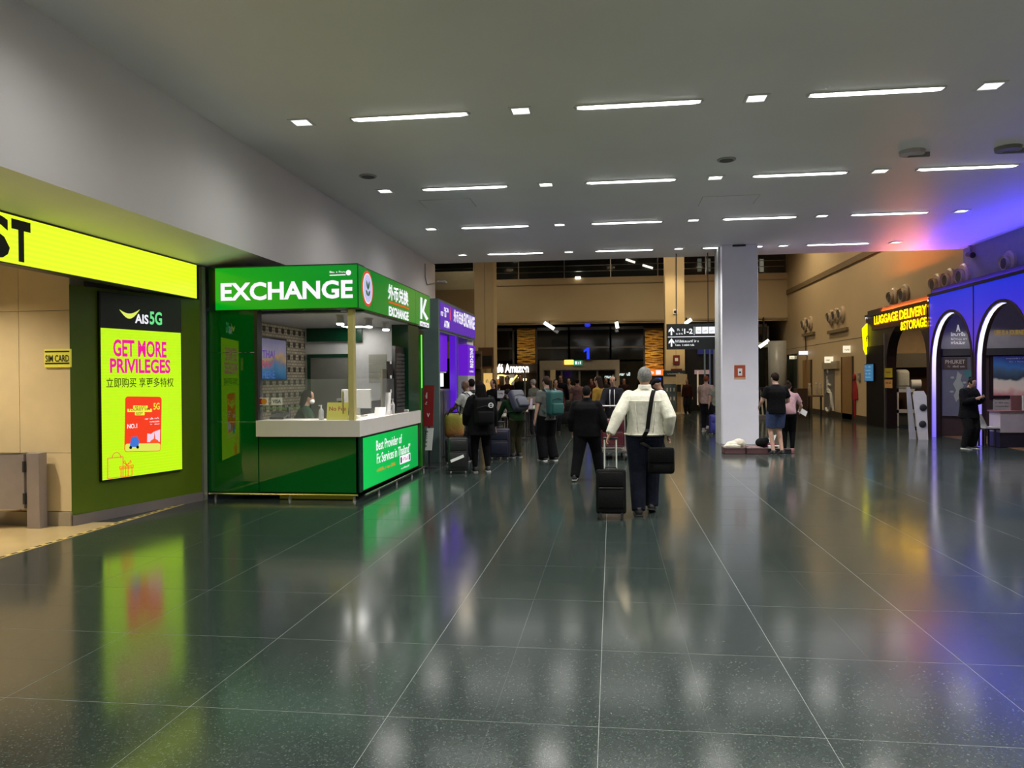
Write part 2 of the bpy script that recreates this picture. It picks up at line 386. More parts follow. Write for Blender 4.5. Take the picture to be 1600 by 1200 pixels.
# ---- right wall
M_rwall = mat('beige_wall', lin(196, 172, 132), .55, var=.04, scale=.7)
wr = MB()
wr.box(XR, XR+.3, 26.5, 46, 0, 9.5)
wr.box(XR, XR+.3, 13, 26.5, 3.55, 9.5)
wr.box(XR, XR+.3, -6, 13, 0, CZ)
struct('wall_right', wr, M_rwall, 'beige wall on the right with air nozzles')
struct('trim_3', MB().box(XR-.06, XR, CEDGE, 46, 5.70, 5.92), mat('cornice_brown', lin(120, 100, 70), .6), 'dark cornice band high on the right wall')  # band in one plain brown
struct('trim_4', MB().box(XR-.004, XR+.01, 26.6, 46, 2.955, 2.975), mat('joint_line', (.10, .08, .05), .7), 'thin dark joint line on the right wall')
struct('baseboard_right', MB().box(XR-.03, XR, 26.6, 46, 0, .20), mat('brown_skirting', (.06, .045, .03), .4), 'dark brown baseboard along the right wall')
struct('wall_near_right', MB().box(XR-.08, XR-.001, 13.5, CEDGE, 3.75, CZ), mat('blue_grey_paint', (.22, .22, .25), .5), 'grey bulkhead above the arched shop')

# ---- pillar
P1 = at_z(1128, 695); PX0, PX1 = 2.60, 3.43; PY = 18.72
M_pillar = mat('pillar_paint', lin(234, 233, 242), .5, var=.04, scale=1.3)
b = MB().rbox(PX0, PX1, PY, PY+.85, 0, CZ, .012, 2)
struct('pillar_white', b, M_pillar, 'square white pillar standing behind the open suitcases')
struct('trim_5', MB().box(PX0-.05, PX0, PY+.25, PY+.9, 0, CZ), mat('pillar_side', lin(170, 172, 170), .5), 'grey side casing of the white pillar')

# ---- far hall
M_beam = mat('balcony_beige', lin(176, 158, 122), .6, var=.04, scale=.5)
M_hallc = mat('hall_ceiling', (.30, .27, .22), .7)
struct('ceiling_hall', MB().box(-30, 30, CEDGE, 60, 9.5, 9.8), M_hallc, 'dark high ceiling of the far hall')
struct('floor_far', MB().box(-30, FX0, 8.1, 60, -.25, 0), M_terr, 'terrazzo floor beyond the kiosks')
struct('floor_outside', MB().box(FX0, 30, FY1, 60, -.25, -.001), mat('asphalt', (.03, .03, .03), .8), 'dark ground outside the doors')
z0 = at_y(900, 506, BY).z; z1 = at_y(900, 434, BY).z
bal = MB().box(-14, XR, BY, BY+.4, z0, z1)
struct('wall_balcony', bal, M_beam, 'broad beige balcony front across the far hall')
struct('trim_6', MB().box(-14, XR, BY-.06, BY, z0+.08, z0+.16), mat('beam_moulding', lin(150, 132, 98), .6), 'narrow moulding under the balcony front')
struct('trim_7', MB().box(-14, XR, BY-.05, BY, z1-.35, z1-.30), MATS['beam_moulding'], 'narrow moulding near the top of the balcony front')
struct('ceiling_balcony', MB().box(-14, XR, BY+.4, 46, z0+.25, z0+.5), mat('balcony_soffit', (.25, .22, .16), .6), 'underside of the balcony')
# upper floor behind the balcony: dark glazing with mullions and lamps
struct('wall_upper', MB().box(-14, 14, 47, 47.2, z0, 9.5), mat('night_wall', (.02, .022, .02), .3), 'dark upper storey wall behind the balcony')
rail = thing('glass_balustrade', 'dark glass balustrade with steel rails on top of the balcony front', 'balustrade', (0, BY+.2, z1))
for k, (xa, xb) in enumerate([(-12+2.4*i, -12+2.4*i+2.36) for i in range(9)]):
    MB().box(xa, min(xb, XR-.05), BY+.18, BY+.2, z1, z1+.95).build('glass_pane', mat('tinted_glass', (.04, .05, .05), .05, alpha=.35, var=0), rail)
for i in range(10):
    x = -12+2.4*i
    if x < XR: MB().box(x-.045, x+.005, BY+.15, BY+.21, z1, z1+1.0).build('post', M_steel, rail)
for z in (.35, .65, 1.0): MB().tube([(-12, BY+.17, z1+z), (XR-.1, BY+.17, z1+z)], .02, 6).build('rail', M_steel, rail)
# lamps seen in the upper storey
E_warmw = emat('upper_lamp', (1, .9, .7), 5)
for k, (px, py, w, lab) in enumerate([(805, 407, .5, 'small bright lamp on the upper storey left of the rail'), (903, 434, .45, 'oval lamp glowing on the balcony edge'), (985, 405, .9, 'slanted lamp strip on the upper storey near the beige column'), (1012, 414, 1.0, 'second slanted lamp strip near the beige column'), (1205, 403, .8, 'lamp strip on the upper storey right of the white pillar')]):
    p = at_y(px, py, 46.9) if k != 1 else at_y(px, py, BY-.05)
    o = MB().tube([(p.x-w*.3, p.y, p.z), (p.x+w*.3, p.y, p.z-.2*(k in (2, 3)))], .06, 8).build('ceiling_lamp', E_warmw); tag(o, lab, 'lamp')
# signage light boxes upstairs right
for px0, px1, lab in ((1188, 1208, 'pale green glazed panel on the upper storey right of the pillar'), (1212, 1228, 'pale cream panel on the upper storey right of the pillar'), (1090, 1096, 'narrow pale panel on the upper storey beside the pillar'), (1103, 1110, 'second narrow pale panel on the upper storey beside the pillar')):
    a = at_y(px0, 424, 46.9); c = at_y(px1, 404, 46.9); c.x = min(c.x, XR-.05)
    o = MB().box(a.x, c.x, 46.85, 47, a.z, c.z).build('glazed_sign', emat('lit_panel_'+str(px0), lin(120, 125, 110) if px0 != 1212 else lin(170, 165, 150), .8)); tag(o, lab, 'panel')

# columns of the hall
M_colL = mat('column_stone', lin(200, 180, 140), .5, var=.05, scale=1)
def hall_column(px0, px1, Y, label, name):
    a = at_y(px0, 560, Y); c = at_y(px1, 560, Y); w = c.x-a.x
    t = tag(thing(name, label, None, (a.x+w/2, Y, 0), kind='structure'))
    MB().box(a.x, a.x+w*.53, Y, Y+.9, 0, 9.5).build('cladding', M_colL, t)
    MB().box(a.x+w*.545, c.x, Y, Y+.9, 0, 9.5).build('cladding', M_colL, t)
    MB().box(a.x+.05, c.x-.05, Y+.04, Y+.86, 0, 9.45).build('core', MATS['joint_line'], t)
    return t, a.x, c.x
cl, lx0, lx1 = hall_column(742, 772, 33.0, 'tall beige clad column beside the cafe', 'column_1')
cr, rx0, rx1 = hall_column(1040, 1070, 36.0, 'tall brightly lit beige column behind the hanging sign', 'column_2')
t = thing('wall_camera', 'tiny dark camera on the lit beige column', 'camera', ((rx0+rx1)/2, 36, 4.7))
p = at_y(1055, 487, 35.98); MB().box(p.x-.1, p.x+.1, 35.95, 36, p.z-.12, p.z+.12).build('plate', M_white, t); MB().ell((p.x, 35.93, p.z), .06, .06, .06).build('lens', M_black, t)

# wall left of the cafe (solid beige below a dark louvre)
p = at_y(742, 452, 36.0); 
struct('wall_back_left', MB().box(-16, at_y(750, 500, 36).x, 36.0, 36.3, 2.6, p.z), M_beam, 'beige wall panel at the far left of the hall')
struct('wall_back_left_upper', MB().box(-16, at_y(750, 500, 36).x, 36.6, 36.8, p.z-.4, p.z+.95), mat('grey_beige', lin(120, 116, 98), .6), 'grey beige parapet at the far left of the hall')
# ================================================================== FAR FACADE
GY = 41.2
M_mull = mat('mullion_metal', (.20, .19, .17), .4, metal=.4)
M_nglass = mat('night_glass', (.016, .016, .012), .06, spec=.6, var=0)
zl = at_y(900, 564, GY).z            # door head
zt = at_y(900, 543, GY).z            # transom
ztop = at_y(900, 514, GY).z
gx = [at_y(x, 540, GY).x for x in (772, 802, 838, 889, 954, 1007, 1072, 1100, 1124, 1160, 1200)]
win = thing('window_1', 'dark night glazing with metal mullions above the entrance doors', None, (0, GY, 0), kind='structure')
bays = [(gx[0], gx[1]), (gx[2], gx[3]), (gx[3], gx[4]), (gx[4], gx[5]), (gx[6], gx[7]), (gx[7], gx[8]), (gx[8], gx[10])]
for a, c in bays:
    for za, zb in ((zl, zt), (zt, ztop)):
        MB().box(a+.05, c-.05, GY+.05, GY+.08, za+.05, zb-.05).build('glass_pane', M_nglass, win)
    MB().box(a-.05, a+.05, GY, GY+.14, 0, ztop).build('mullion', M_mull, win)
    MB().box(c-.05, c+.05, GY, GY+.14, 0, ztop).build('mullion', M_mull, win)
    MB().box(a+.05, c-.05, GY+.01, GY+.13, zt-.05, zt+.05).build('transom', M_mull, win)
    MB().box(a+.05, c-.05, GY+.01, GY+.13, ztop-.05, ztop+.1).build('transom', M_mull, win)
    if a != gx[0]: MB().box(a+.05, c-.05, GY+.05, GY+.08, 0, zl-.05).build('glass_pane', M_nglass, win)
struct('wall_outside', MB().box(-25, 25, 52, 52.2, 0, 9), mat('night_facade', (.012, .012, .012), .8), 'black night outside the glass doors')
# entrance portal: lintel, jambs, door leaves
door = thing('door_1', 'glass entrance doors with a grey lintel and an illuminated number above', None, (gx[3], GY, 0), kind='structure')
da, dc = at_y(843, 570, GY-.5).x, at_y(968, 570, GY-.5).x; zd0 = at_y(900, 578, GY-.5).z; zd1 = at_y(900, 563, GY-.5).z
M_lint = mat('lintel_metal', lin(150, 142, 125), .4, metal=.2)
MB().box(da, dc, GY-.5, GY-.1, zd0, zd1).build('lintel', M_lint, door)
for x in (da, dc-.22): MB().box(x, x+.22, GY-.5, GY-.1, 0, zd0).build('jamb', M_lint, door)
for k in range(4):
    x0 = da+.22+(dc-da-.44)*k/4; x1 = da+.22+(dc-da-.44)*(k+1)/4
    d = MB().box(x0+.04, x1-.04, GY-.3, GY-.28, .1, zd0-.06).build('door_leaf', M_nglass, door)
    fr = MB(); fr.box(x0, x0+.05, GY-.32, GY-.26, 0, zd0); fr.box(x1-.05, x1, GY-.32, GY-.26, 0, zd0); fr.box(x0+.05, x1-.05, GY-.32, GY-.26, 0, .1); fr.box(x0+.05, x1-.05, GY-.32, GY-.26, zd0-.06, zd0)
    fr.build('leaf_frame', M_mull, door)
MB().box(at_y(860, 600, GY-.7).x, at_y(868, 600, GY-.7).x, GY-.75, GY-.55, 0, at_y(860, 578, GY-.7).z).build('cream_post', M_cream, door)
# number 1
p = at_y(918, 556, GY-.55)
t = thing('gate_number', 'glowing blue numeral 1 above the entrance doors', 'sign', (p.x, GY-.5, zd1))
E_blue = emat('blue_glow', (.02, .05, .85), 1.0)
MB().prism([(p.x+u, GY-.56, zd1+.05+v) for u, v in ((-.04, 0), (.10, 0), (.10, .62), (-.02, .62), (-.20, .47), (-.20, .36), (-.04, .45))], (0, .05, 0)).build('numeral', E_blue, t)
MB().box(p.x-.2, p.x+.25, GY-.6, GY-.5, zd1, zd1+.05).build('plinth', M_dark, t)
p = at_y(918, 508, BY-.12)  # glowing blob stands for the numeral's reflection, no lamp here
o = MB().ell((p.x, BY-.08, p.z), .16, .09, .1).build('blue_reflection', emat('blue_dim', (.02, .03, .6), 1), smooth=True); tag(o, 'small blue glow imitating the numeral reflected on the balcony edge', 'lamp')
# exit sign, amber lamp
p = at_y(903, 567, GY-.55); t = thing('exit_sign', 'small green and white running man exit sign on the door lintel', 'sign', (p.x, GY-.55, p.z-.15))
MB().box(p.x-.22, p.x+.22, GY-.6, GY-.5, p.z-.13, p.z+.13).build('box', emat('exit_green', (.03, .28, .14), .9), t)
b = MB(); b.box(p.x-.15, p.x-.03, GY-.61, GY-.6, p.z-.08, p.z+.08); b.box(p.x+.02, p.x+.06, GY-.61, GY-.6, p.z-.08, p.z+.06); b.box(p.x+.1, p.x+.16, GY-.61, GY-.6, p.z-.07, p.z+.08); b.build('pictogram', E_white, t)
p = at_y(889, 566, GY-.55); o = MB().rbox(p.x-.25, p.x+.25, GY-.6, GY-.5, p.z-.13, p.z+.13, .03).build('amber_lamp', emat('amber_glow', (1, .6, .12), 1.6)); tag(o, 'amber lit box on the door lintel left of the exit sign', 'lamp')
# bamboo clad piers: stacked wavy strips
M_bam = mat('bamboo_strip', lin(230, 180, 75), .45, var=.25, scale=9)
M_bam2 = mat('bamboo_strip_dark', lin(205, 150, 55), .5, var=.25, scale=9)
def bamboo(px0, px1, label, Y, ybot=650):
    a = at_y(px0, 540, Y).x; c = at_y(px1, 540, Y).x; zt_ = at_y(px0, 513, Y).z
    t = thing('bamboo_pier', label, 'pier', ((a+c)/2, Y, 0), group='piers clad in stacked bamboo')
    MB().box(a+.02, c-.02, Y+.06, Y+.75, 0, zt_).build('core', mat('bamboo_gap', (.22, .12, .03), .7), t)  # brown core seen in the gaps between strips
    rd = random.Random(px0); n = int(zt_/.12)
    for i in range(n):
        z = i*.12; ph = rd.random()*6; pts = []
        N = 6
        top = []; bot = []
        for k in range(N+1):
            x = a+(c-a)*k/N; dz = .03*math.sin(ph+k*1.1)
            bot.append((x, Y+.02*rd.random(), z+dz+.006)); top.append((x, Y+.01*rd.random(), z+dz+.10))
        MB().prism(bot+top[::-1], (0, .08, 0)).build('bamboo_strip', M_bam if rd.random() < .65 else M_bam2, t)
bamboo(808, 836, 'golden bamboo clad pier behind the cafe sign', 40.6)
bamboo(1008, 1036, 'golden bamboo clad pier above the orange sign', 40.6)
# track spots on the balcony underside
for k, (px, py, dx, lab) in enumerate([(858, 509, .5, 'slanted white spotlight tube under the balcony at left'), (964, 508, .05, 'upright white spotlight tube under the balcony in the middle'), (1073, 504, -.45, 'slanted white spotlight tube above the hanging sign'), (1194, 537, -.45, 'slanted white tube lamp right of the white pillar')]):
    p = at_y(px, py, BY-.3)
    t = thing('track_spot', lab, 'lamp', (p.x, BY-.2, z0), group='spot tubes under the balcony')
    MB().tube([(p.x-dx/2, BY-.3, p.z+.16), (p.x+dx/2, BY-.3, p.z-.16)], .085, 10).build('tube', emat('spot_tube', (1, .96, .85), 3), t)
    MB().box(p.x-.02, p.x+.02, BY-.3, BY, p.z+.05, max(p.z+.25, z0+.15)).build('arm', M_dark, t)
# orange shop sign
t = thing('orange_sign', 'orange lit shop sign at the foot of the right bamboo pier', 'sign', (at_y(1022, 580, 40).x, 40, 0))
a = at_y(1000, 587, 40.2); c = at_y(1037, 577, 40.2)
MB().box(a.x, c.x, 40.1, 40.3, a.z, c.z).build('box', emat('orange_lit', (.95, .20, .02), 1.0), t)
txt('lettering', 'fe', E_white, t, (a.x+.35, 40.09, a.z+.08), (1, 0, 0), VZ, .35, .2, .02)
MB().box(c.x-.4, c.x-.15, 40.08, 40.1, a.z+.05, c.z-.05).build('emblem', E_white, t)
MB().box(a.x, c.x, 40.15, 40.3, 0, a.z).build('counter_back', M_black, t)
# shops seen through the doors: white strips
for k, (x0_, x1_, y_, lab) in enumerate([(945, 960, 588, 'short white lit shop sign beyond the doors'), (968, 985, 584, 'bright white lit shop sign beyond the doors')]):
    a = at_y(x0_, y_+3, GY-.55); c = at_y(x1_, y_-2, GY-.55)
    t = thing('lit_sign', lab, 'sign', (a.x, GY-.55, a.z)); MB().box(a.x, c.x, GY-.58, GY-.5, a.z, c.z).build('box', M_dark, t)
    scribble('lettering', emat('cool_sign', (.8, 1, .95), 1.2), t, (a.x, GY-.59, a.z), (1, 0, 0), VZ, c.x-a.x, c.z-a.z, 6, k)

# ---- cafe
CY = 38.6
t = thing('cafe', 'dark cafe front with glowing white name letters and golden arch', 'cafe', (at_y(800, 600, CY).x, CY, 0))
a = at_y(745, 640, CY).x; c = at_y(838, 640, CY).x; zc1 = at_y(800, 569, CY).z
M_brown = mat('dark_wood', (.035, .022, .012), .5, var=.3, scale=5)
MB().box(a, c, CY+.6, CY+.8, 0, zc1).build('back_wall', M_brown, t)
zs = at_y(800, 583, CY).z
MB().box(a, c, CY+.1, CY+.7, zs, zs+.1).build('canopy', M_brown, t)
x0, x1 = at_y(765.5, 576, CY).x, at_y(826, 576, CY).x
txt('name_letters', 'Café Amazon', emat('cafe_letters', (1, .97, .85), 2.2), t, (x0, CY+.05, zs+.02), (1, 0, 0), VZ, x1-x0, .46, .035, depth=.05)
E_gold = emat('gold_neon', (1, .72, .22), 1.6)
pc = at_y(786, 598, CY); 
b = MB(); R_ = .48
b.tube([(pc.x-.1+R_*math.cos(PI*k/12), CY-.02, pc.z+.0+R_*.8*math.sin(PI*k/12)) for k in range(13)], .045, 6)
b.tube([(pc.x+R_-.1, CY-.02, pc.z), (pc.x+R_-.1, CY-.02, pc.z-.6)], .04, 6)
b.tube([(pc.x+R_-.1, CY-.02, pc.z), (pc.x+R_+.25, CY-.02, pc.z+.38)], .04, 6)
b.build('arch_emblem', E_gold, t)
MB().box(a, at_y(812, 640, CY).x, CY-.5, CY+.2, 0, 1.05).build('counter', M_brown, t)
for k, px in enumerate((777, 800, 812, 820)):
    p = at_y(px, 590+(k % 2)*3, CY+.4); MB().ell((p.x, p.y, p.z), .09, .09, .07).build('pendant_lamp', emat('cafe_lamp', (1, .75, .4), 6), t)
for k, (px, py, wd, ht) in enumerate([(792, 594, .3, .55), (800, 594, .22, .6), (784, 612, .3, .3), (776, 596, .25, .3)]):
    p = at_y(px, py, CY+.5); MB().box(p.x-wd/2, p.x+wd/2, CY+.52, CY+.58, p.z-ht/2, p.z+ht/2).build('menu_card', emat('menu_card'+str(k), (lin(190, 170, 130), lin(150, 140, 120), lin(210, 190, 140), lin(190, 120, 60))[k], .6), t)
p = at_y(824, 605, CY+.5); MB().box(p.x-.3, p.x+.3, CY+.5, CY+.58, p.z-.6, p.z+.45).build('menu_board', M_black, t)
# brown notice frame and lit poster on the column's left
t = thing('notice_board', 'brown framed notice board with a dark screen beside the beige column', 'notice board', (at_y(758, 560, 32.6).x, 32.6, 0))
a = at_y(748, 576, 32.6); c = at_y(771, 543, 32.6)
MB().box(a.x, c.x, 32.5, 32.62, a.z, c.z).build('frame', mat('brown_frame', (.10, .05, .02), .5), t)
MB().box(a.x+.12, c.x-.06, 32.47, 32.5, a.z+.12, c.z-.35).build('screen', M_black, t); MB().box(a.x+.18, c.x-.1, 32.46, 32.47, a.z+.3, c.z-.6).build('picture', mat('screen_grey', (.12, .12, .11), .4), t)
for s_ in (a.x+.05, c.x-.09): MB().box(s_, s_+.05, 32.55, 32.6, 0, a.z).build('post', M_dark, t)
t = thing('lit_poster', 'warm yellow lit poster below the brown notice board', 'poster', (at_y(762, 600, 32.3).x, 32.3, 0))
a = at_y(756, 612, 32.3); c = at_y(769, 583, 32.3)
MB().box(a.x, c.x, 32.25, 32.35, a.z, c.z).build('light_box', emat('warm_poster', lin(235, 190, 110), .9), t); MB().box(a.x+.05, c.x-.05, 32.28, 32.34, 0, a.z).build('stand', M_dark, t)
scribble('print', K_print, t, (a.x+.1, 32.24, (a.z+c.z)/2), (1, 0, 0), VZ, .12, .18, 3, 4)
# shelf wall between purple kiosk and column
t = thing('shelf_unit', 'brown wall cabinet with ledges behind the purple kiosk', 'cabinet', (at_y(730, 600, 30).x, 30, 0))
a = at_y(703, 640, 30).x; c = at_y(750, 640, 30).x
MB().box(a, c, 30.3, 30.6, 0, at_y(720, 548, 30).z).build('back_panel', mat('brown_panel', (.13, .09, .05), .5), t)
for py in (552, 575, 595, 615): z = at_y(720, py, 30).z; MB().box(a, c, 30, 30.3, z-.04, z).build('shelf', mat('shelf_wood', (.09, .06, .03), .5), t)
for px in (712, 733): x = at_y(px, 600, 30).x; MB().box(x-.02, x+.02, 30.02, 30.3, 0, 3).build('divider', MATS['shelf_wood'], t)
o = at_y(722, 557, 29.9); MB().box(o.x-.3, o.x+.3, 29.95, 30, o.z-.25, o.z+.25).build('notice', mat('beige_notice', (.3, .25, .17), .6), t)

# ---- information stand in front of the lit column
t = thing('information_stand', 'white information stand with teal header and grey locker panel by the lit column', 'stand', (at_y(1052, 645, 34.5).x, 34.5, 0))
a = at_z(1046, 646).x; IY = 34.6; a = at_y(1037, 600, IY).x; c = at_y(1071, 600, IY).x
zz = lambda py: at_y(1050, py, IY).z
MB().box(a, c, IY, IY+.3, zz(588), zz(579)).build('header', mat('teal_header', (.02, .045, .06), .4), t); scribble('header_text', W_print, t, (a+.15, IY-.004, zz(585.2)), (1, 0, 0), VZ, .7, .07, 16, 2)
MB().box(a, c, IY+.02, IY+.3, zz(602), zz(588)).build('cream_panel', mat('cream_board', lin(210, 190, 150), .5), t)
MB().box(a+.02, a+(c-a)*.58, IY-.05, IY+.3, .08, zz(600)).build('locker_panel', mat('grey_teal', lin(95, 115, 118), .4), t)
for r_ in range(2):
    for k in range(3): x = a+.12+k*.15; z = zz(608+r_*14); MB().box(x, x+.05, IY-.06, IY-.05, z-.1, z+.06).build('label_slot', W_print, t)
MB().box(a+(c-a)*.6, c, IY, IY+.3, .08, zz(602)).build('side_panel', mat('warm_board', lin(160, 130, 90), .5), t)
MB().box(a+(c-a)*.62, c-.06, IY-.02, IY, zz(612), zz(594)).build('notice', M_dark, t)
MB().box(a-.05, c+.1, IY-.1, IY+.35, 0, .08).build('plinth', mat('cream_plinth', lin(200, 185, 150), .5), t)
o = thing('sign_post', 'slim cream sign post beside the information stand', 'post', (c-.15, IY-.5, 0))
MB().tube([(c-.2, IY-.5, .05), (c-.2, IY-.5, 1.3)], .04, 8).build('pole', MATS['cream_board'], o); MB().box(c-.45, c+.02, IY-.55, IY-.45, 1.3, 1.75).build('card', MATS['cream_board'], o); MB().box(c-.45, c+.1, IY-.7, IY-.3, 0, .05).build('foot', MATS['cream_plinth'], o)
p = at_y(1057, 566, 35.95); t = thing('fire_notice', 'dark red fire alarm notice on the lit beige column', 'notice', (p.x, 35.95, p.z-.4))
MB().box(p.x-.15, p.x+.15, 35.93, 35.99, p.z-.1, p.z+.32).build('box', mat('dark_red', (.14, .015, .015), .4), t); MB().box(p.x-.07, p.x+.07, 35.91, 35.93, p.z+.05, p.z+.2).build('button', W_print, t); MB().box(p.x-.25, p.x+.25, 35.93, 35.99, p.z-.48, p.z-.3).build('plate', MATS['dark_red'], t)

# ---- glossy dark shop zone between lit column and white pillar
t = thing('glass_showcase', 'dark reflective glass showcase between the lit column and the white pillar', 'showcase', (at_y(1100, 640, 37).x, 37, 0))
a = at_y(1072, 640, 37).x; c = at_y(1160, 640, 37).x
MB().box(a, c, 37.3, 37.5, 0, at_y(1100, 545, 37).z).build('back_panel', mat('near_black', (.01, .01, .01), .15), t)
for k, (px, wd, col) in enumerate([(1091, .05, (.55, .42, .25)), (1102, .06, (.35, .45, .45)), (1110, .05, (.3, .4, .6)), (1117, .05, (.5, .5, .55)), (1122, .06, (1, .75, .3))]):
    x = at_y(px, 600, 37).x; MB().box(x-wd/2, x+wd/2, 37.1, 37.28, .25 if k else .3, (1.9, 3.0, 3.0, 2.9, 3.4)[k]).build('reflection_streak' if k in (0, 4) else 'mullion', emat('show%d' % k, col, .75 if k in (0, 4) else .12), t)  # glowing upright strips stand for reflected streaks in the dark glass
x = at_y(1108, 555, 37).x; MB().box(x-.5, x+.5, 37.2, 37.3, 2.7, 3.2).build('blue_screen', emat('dim_blue', (.012, .016, .09), .8), t)
x = at_y(1098, 585, 37).x; MB().box(x-.35, x+.35, 37.15, 37.28, 1.75, 1.95).build('sign_strip', emat('white_red', (.30, .20, .18), .8), t)

# ---- zone right of the white pillar: dark doorway, round grey column, barrier
a = at_y(1188, 640, 40.5).x; c = at_y(1206, 640, 40.5).x
d2 = thing('door_2', 'dark doorway behind the man in denim shorts', None, ((a+c)/2, 40.5, 0), kind='structure')
MB().box(a-.6, c, 40.6, 40.8, 0, 3.1).build('door_leaf', M_nglass, d2); MB().box(c-.1, c+.08, 40.45, 40.7, 0, 3.1).build('jamb', M_mull, d2); MB().box(a-.6, c+.08, 40.4, 40.8, 3.1, 3.35).build('head', M_lint, d2)
p = at_z(1215, 641)
b = MB().tube([(p.x, p.y, 0), (p.x, p.y, 3.3)], .42, 24)
struct('column_3', b, mat('grey_column', (.35, .36, .34), .35), 'round grey column behind the man in denim shorts', True)
p = at_z(1196, 655); t = thing('barrier', 'low folding barrier with white slats right of the white pillar', 'barrier', (p.x, p.y, 0))
for k in range(4): MB().tube([(p.x-.25+k*.16, p.y, .15), (p.x-.32+k*.16, p.y+.1, 1.15)], .03, 6).build('slat', mat('barrier_white', (.55, .55, .5), .5), t)
MB().box(p.x-.45, p.x+.45, p.y-.05, p.y+.15, 1.12, 1.2).build('top_rail', M_dark, t); MB().box(p.x-.5, p.x+.5, p.y-.25, p.y+.25, 0, .16).build('foot', M_grey, t)

# ---- warm lamps of the hall (high fixtures above the view)
for k, (x, y, e) in enumerate([(-7, 27, 1.0), (0, 27, 1.0), (6, 26, 1.6), (-7, 36, .8), (.5, 35.2, 1.0), (6, 34, 1.6)]):
    t = thing('high_bay_lamp', 'warm high bay lamp under the hall ceiling', 'lamp', (x, y, 9.3), group='high bay lamps')
    MB().tube([(x, y, 9.5), (x, y, 9.2)], [.1, .3], 16).build('hood', M_dark, t)
    MB().tube([(x, y, 9.2), (x, y, 9.19)], .28, 16).build('lamp', emat('warm_bay', (1, .74, .42), 8), t)
    l = bpy.data.lights.new('bay_light', 'SPOT'); l.energy = HALLW*e; l.color = (1, .83, .58); l.spot_size = 2.7; l.spot_blend = .6; l.shadow_soft_size = .3
    lo = bpy.data.objects.new('bay_light', l); COL.objects.link(lo); lo.location = (x, y, 9.15)
# spot on the lit column
l = bpy.data.lights.new('column_spot', 'SPOT'); l.energy = 1800; l.color = (1, .78, .45); l.spot_size = .5; l.spot_blend = .7; l.shadow_soft_size = .1
lo = bpy.data.objects.new('column_spot', l); COL.objects.link(lo); lo.location = (2.6, 30.5, 9.2); lo.rotation_euler = (Vector((2.7, 36, 4.5))-Vector(lo.location)).to_track_quat('-Z', 'Y').to_euler()
# ================================================================== PHONE SHOP SIGNS
def at_p(px, py, A0, N): d = ray(px, py); return CP + d*((A0-CP).dot(N)/d.dot(N))
YU = Vector((0, 1, 0)); XU = Vector((1, 0, 0))
E_lime = emat('led_lime', (.80, .95, .012), 1.15)
t = thing('led_fascia', 'long yellow lime LED fascia with black letters over the phone shop', 'sign', (-5.45, 7.5, 2.69))
MB().box(-5.60, -5.46, 2.0, 9.60, 2.69, 3.15).build('housing', M_black, t)
def led_screen_mat(name, col, s, freq):
    m = emat(name, col, s); nt = m.node_tree; b = nt.nodes['Principled BSDF']
    tc = nt.nodes.new('ShaderNodeTexCoord'); wv = nt.nodes.new('ShaderNodeTexWave'); wv.bands_direction = 'Z'; wv.inputs['Scale'].default_value = freq; wv.inputs['Distortion'].default_value = .6
    nt.links.new(tc.outputs['Object'], wv.inputs['Vector']); mr = nt.nodes.new('ShaderNodeMapRange'); mr.inputs['To Min'].default_value = s*.93; mr.inputs['To Max'].default_value = s*1.05
    nt.links.new(wv.outputs['Fac'], mr.inputs['Value']); nt.links.new(mr.outputs['Result'], b.inputs['Emission Strength']); return m
panel('led_panel', led_screen_mat('led_yellow', (.74, .92, .016), 1.12, 6), t, (-5.462, 2.0, 2.70), YU, VZ, 7.59, .44, .012)
M_blk = mat('sign_black', (.008, .009, .006), .6, var=0)
y0, y1 = at_x(18, 380, -5.447).y, at_x(48, 380, -5.447).y
txt('letter', 'T', M_blk, t, (-5.447, y0, 2.725), YU, VZ, y1-y0, .385, .05)
txt('letter', 'S', M_blk, t, (-5.447, y0-.36, 2.72), YU, VZ, .34, .395, .03)

t = thing('led_screen', 'tall lit advertising screen with lime picture on the olive wall', 'screen', (A+UA*.95))
def ais(s, z, d=0): return A + UA*s + NA*d + VZ*z
MB().obox(ais(.35, .452, .002), UA*1.20, VZ*2.2, NA*.035).build('housing', M_black, t)
panel('header', mat('header_charcoal', (.028, .030, .026), .5), t, ais(.363, 2.228, .037), UA, VZ, 1.174, .407, .004)
panel('picture', led_screen_mat('led_picture', (.52, .88, .008), 1.05, 9), t, ais(.363, .465, .037), UA, VZ, 1.174, 1.763, .004)
SP = .0425
def pxs(px, py): q = at_p(px, py, A+NA*SP, NA); return (q-A).dot(UA), q.z
def atxt(name, s_, m, x0, y0, x1, y1, bold=.01, parent=t):     # lettering between two pixel corners on the screen
    a, za = pxs(x0, y1); c, zc = pxs(x1, y0); return txt(name, s_, m, parent, ais(a, za, SP), UA, VZ, c-a, zc-za, bold)
E_pink = emat('led_magenta', (.85, .008, .30), 1.0); E_orange = emat('led_orange', (.95, .09, .012), 1.0)
E_aisgreen = emat('led_green', (.15, .75, .25), 1.0); E_ye = emat('led_yellow_print', (.92, .85, .05), 1.0)
h1 = atxt('headline', 'GET MORE', E_pink, 177, 534, 260, 557, .027); h2 = atxt('headline', 'PRIVILEGES', E_pink, 172, 562, 266, 583, .03)
atxt('chinese_line', '立即购买 享更多特权', emat('led_black', (.01, .02, .004), .3), 166, 590, 271, 606, .006)
atxt('wordmark', 'AIS', E_white, 211, 492, 232, 505, .03); atxt('wordmark', '5G', E_aisgreen, 234, 488, 253, 507, .03)
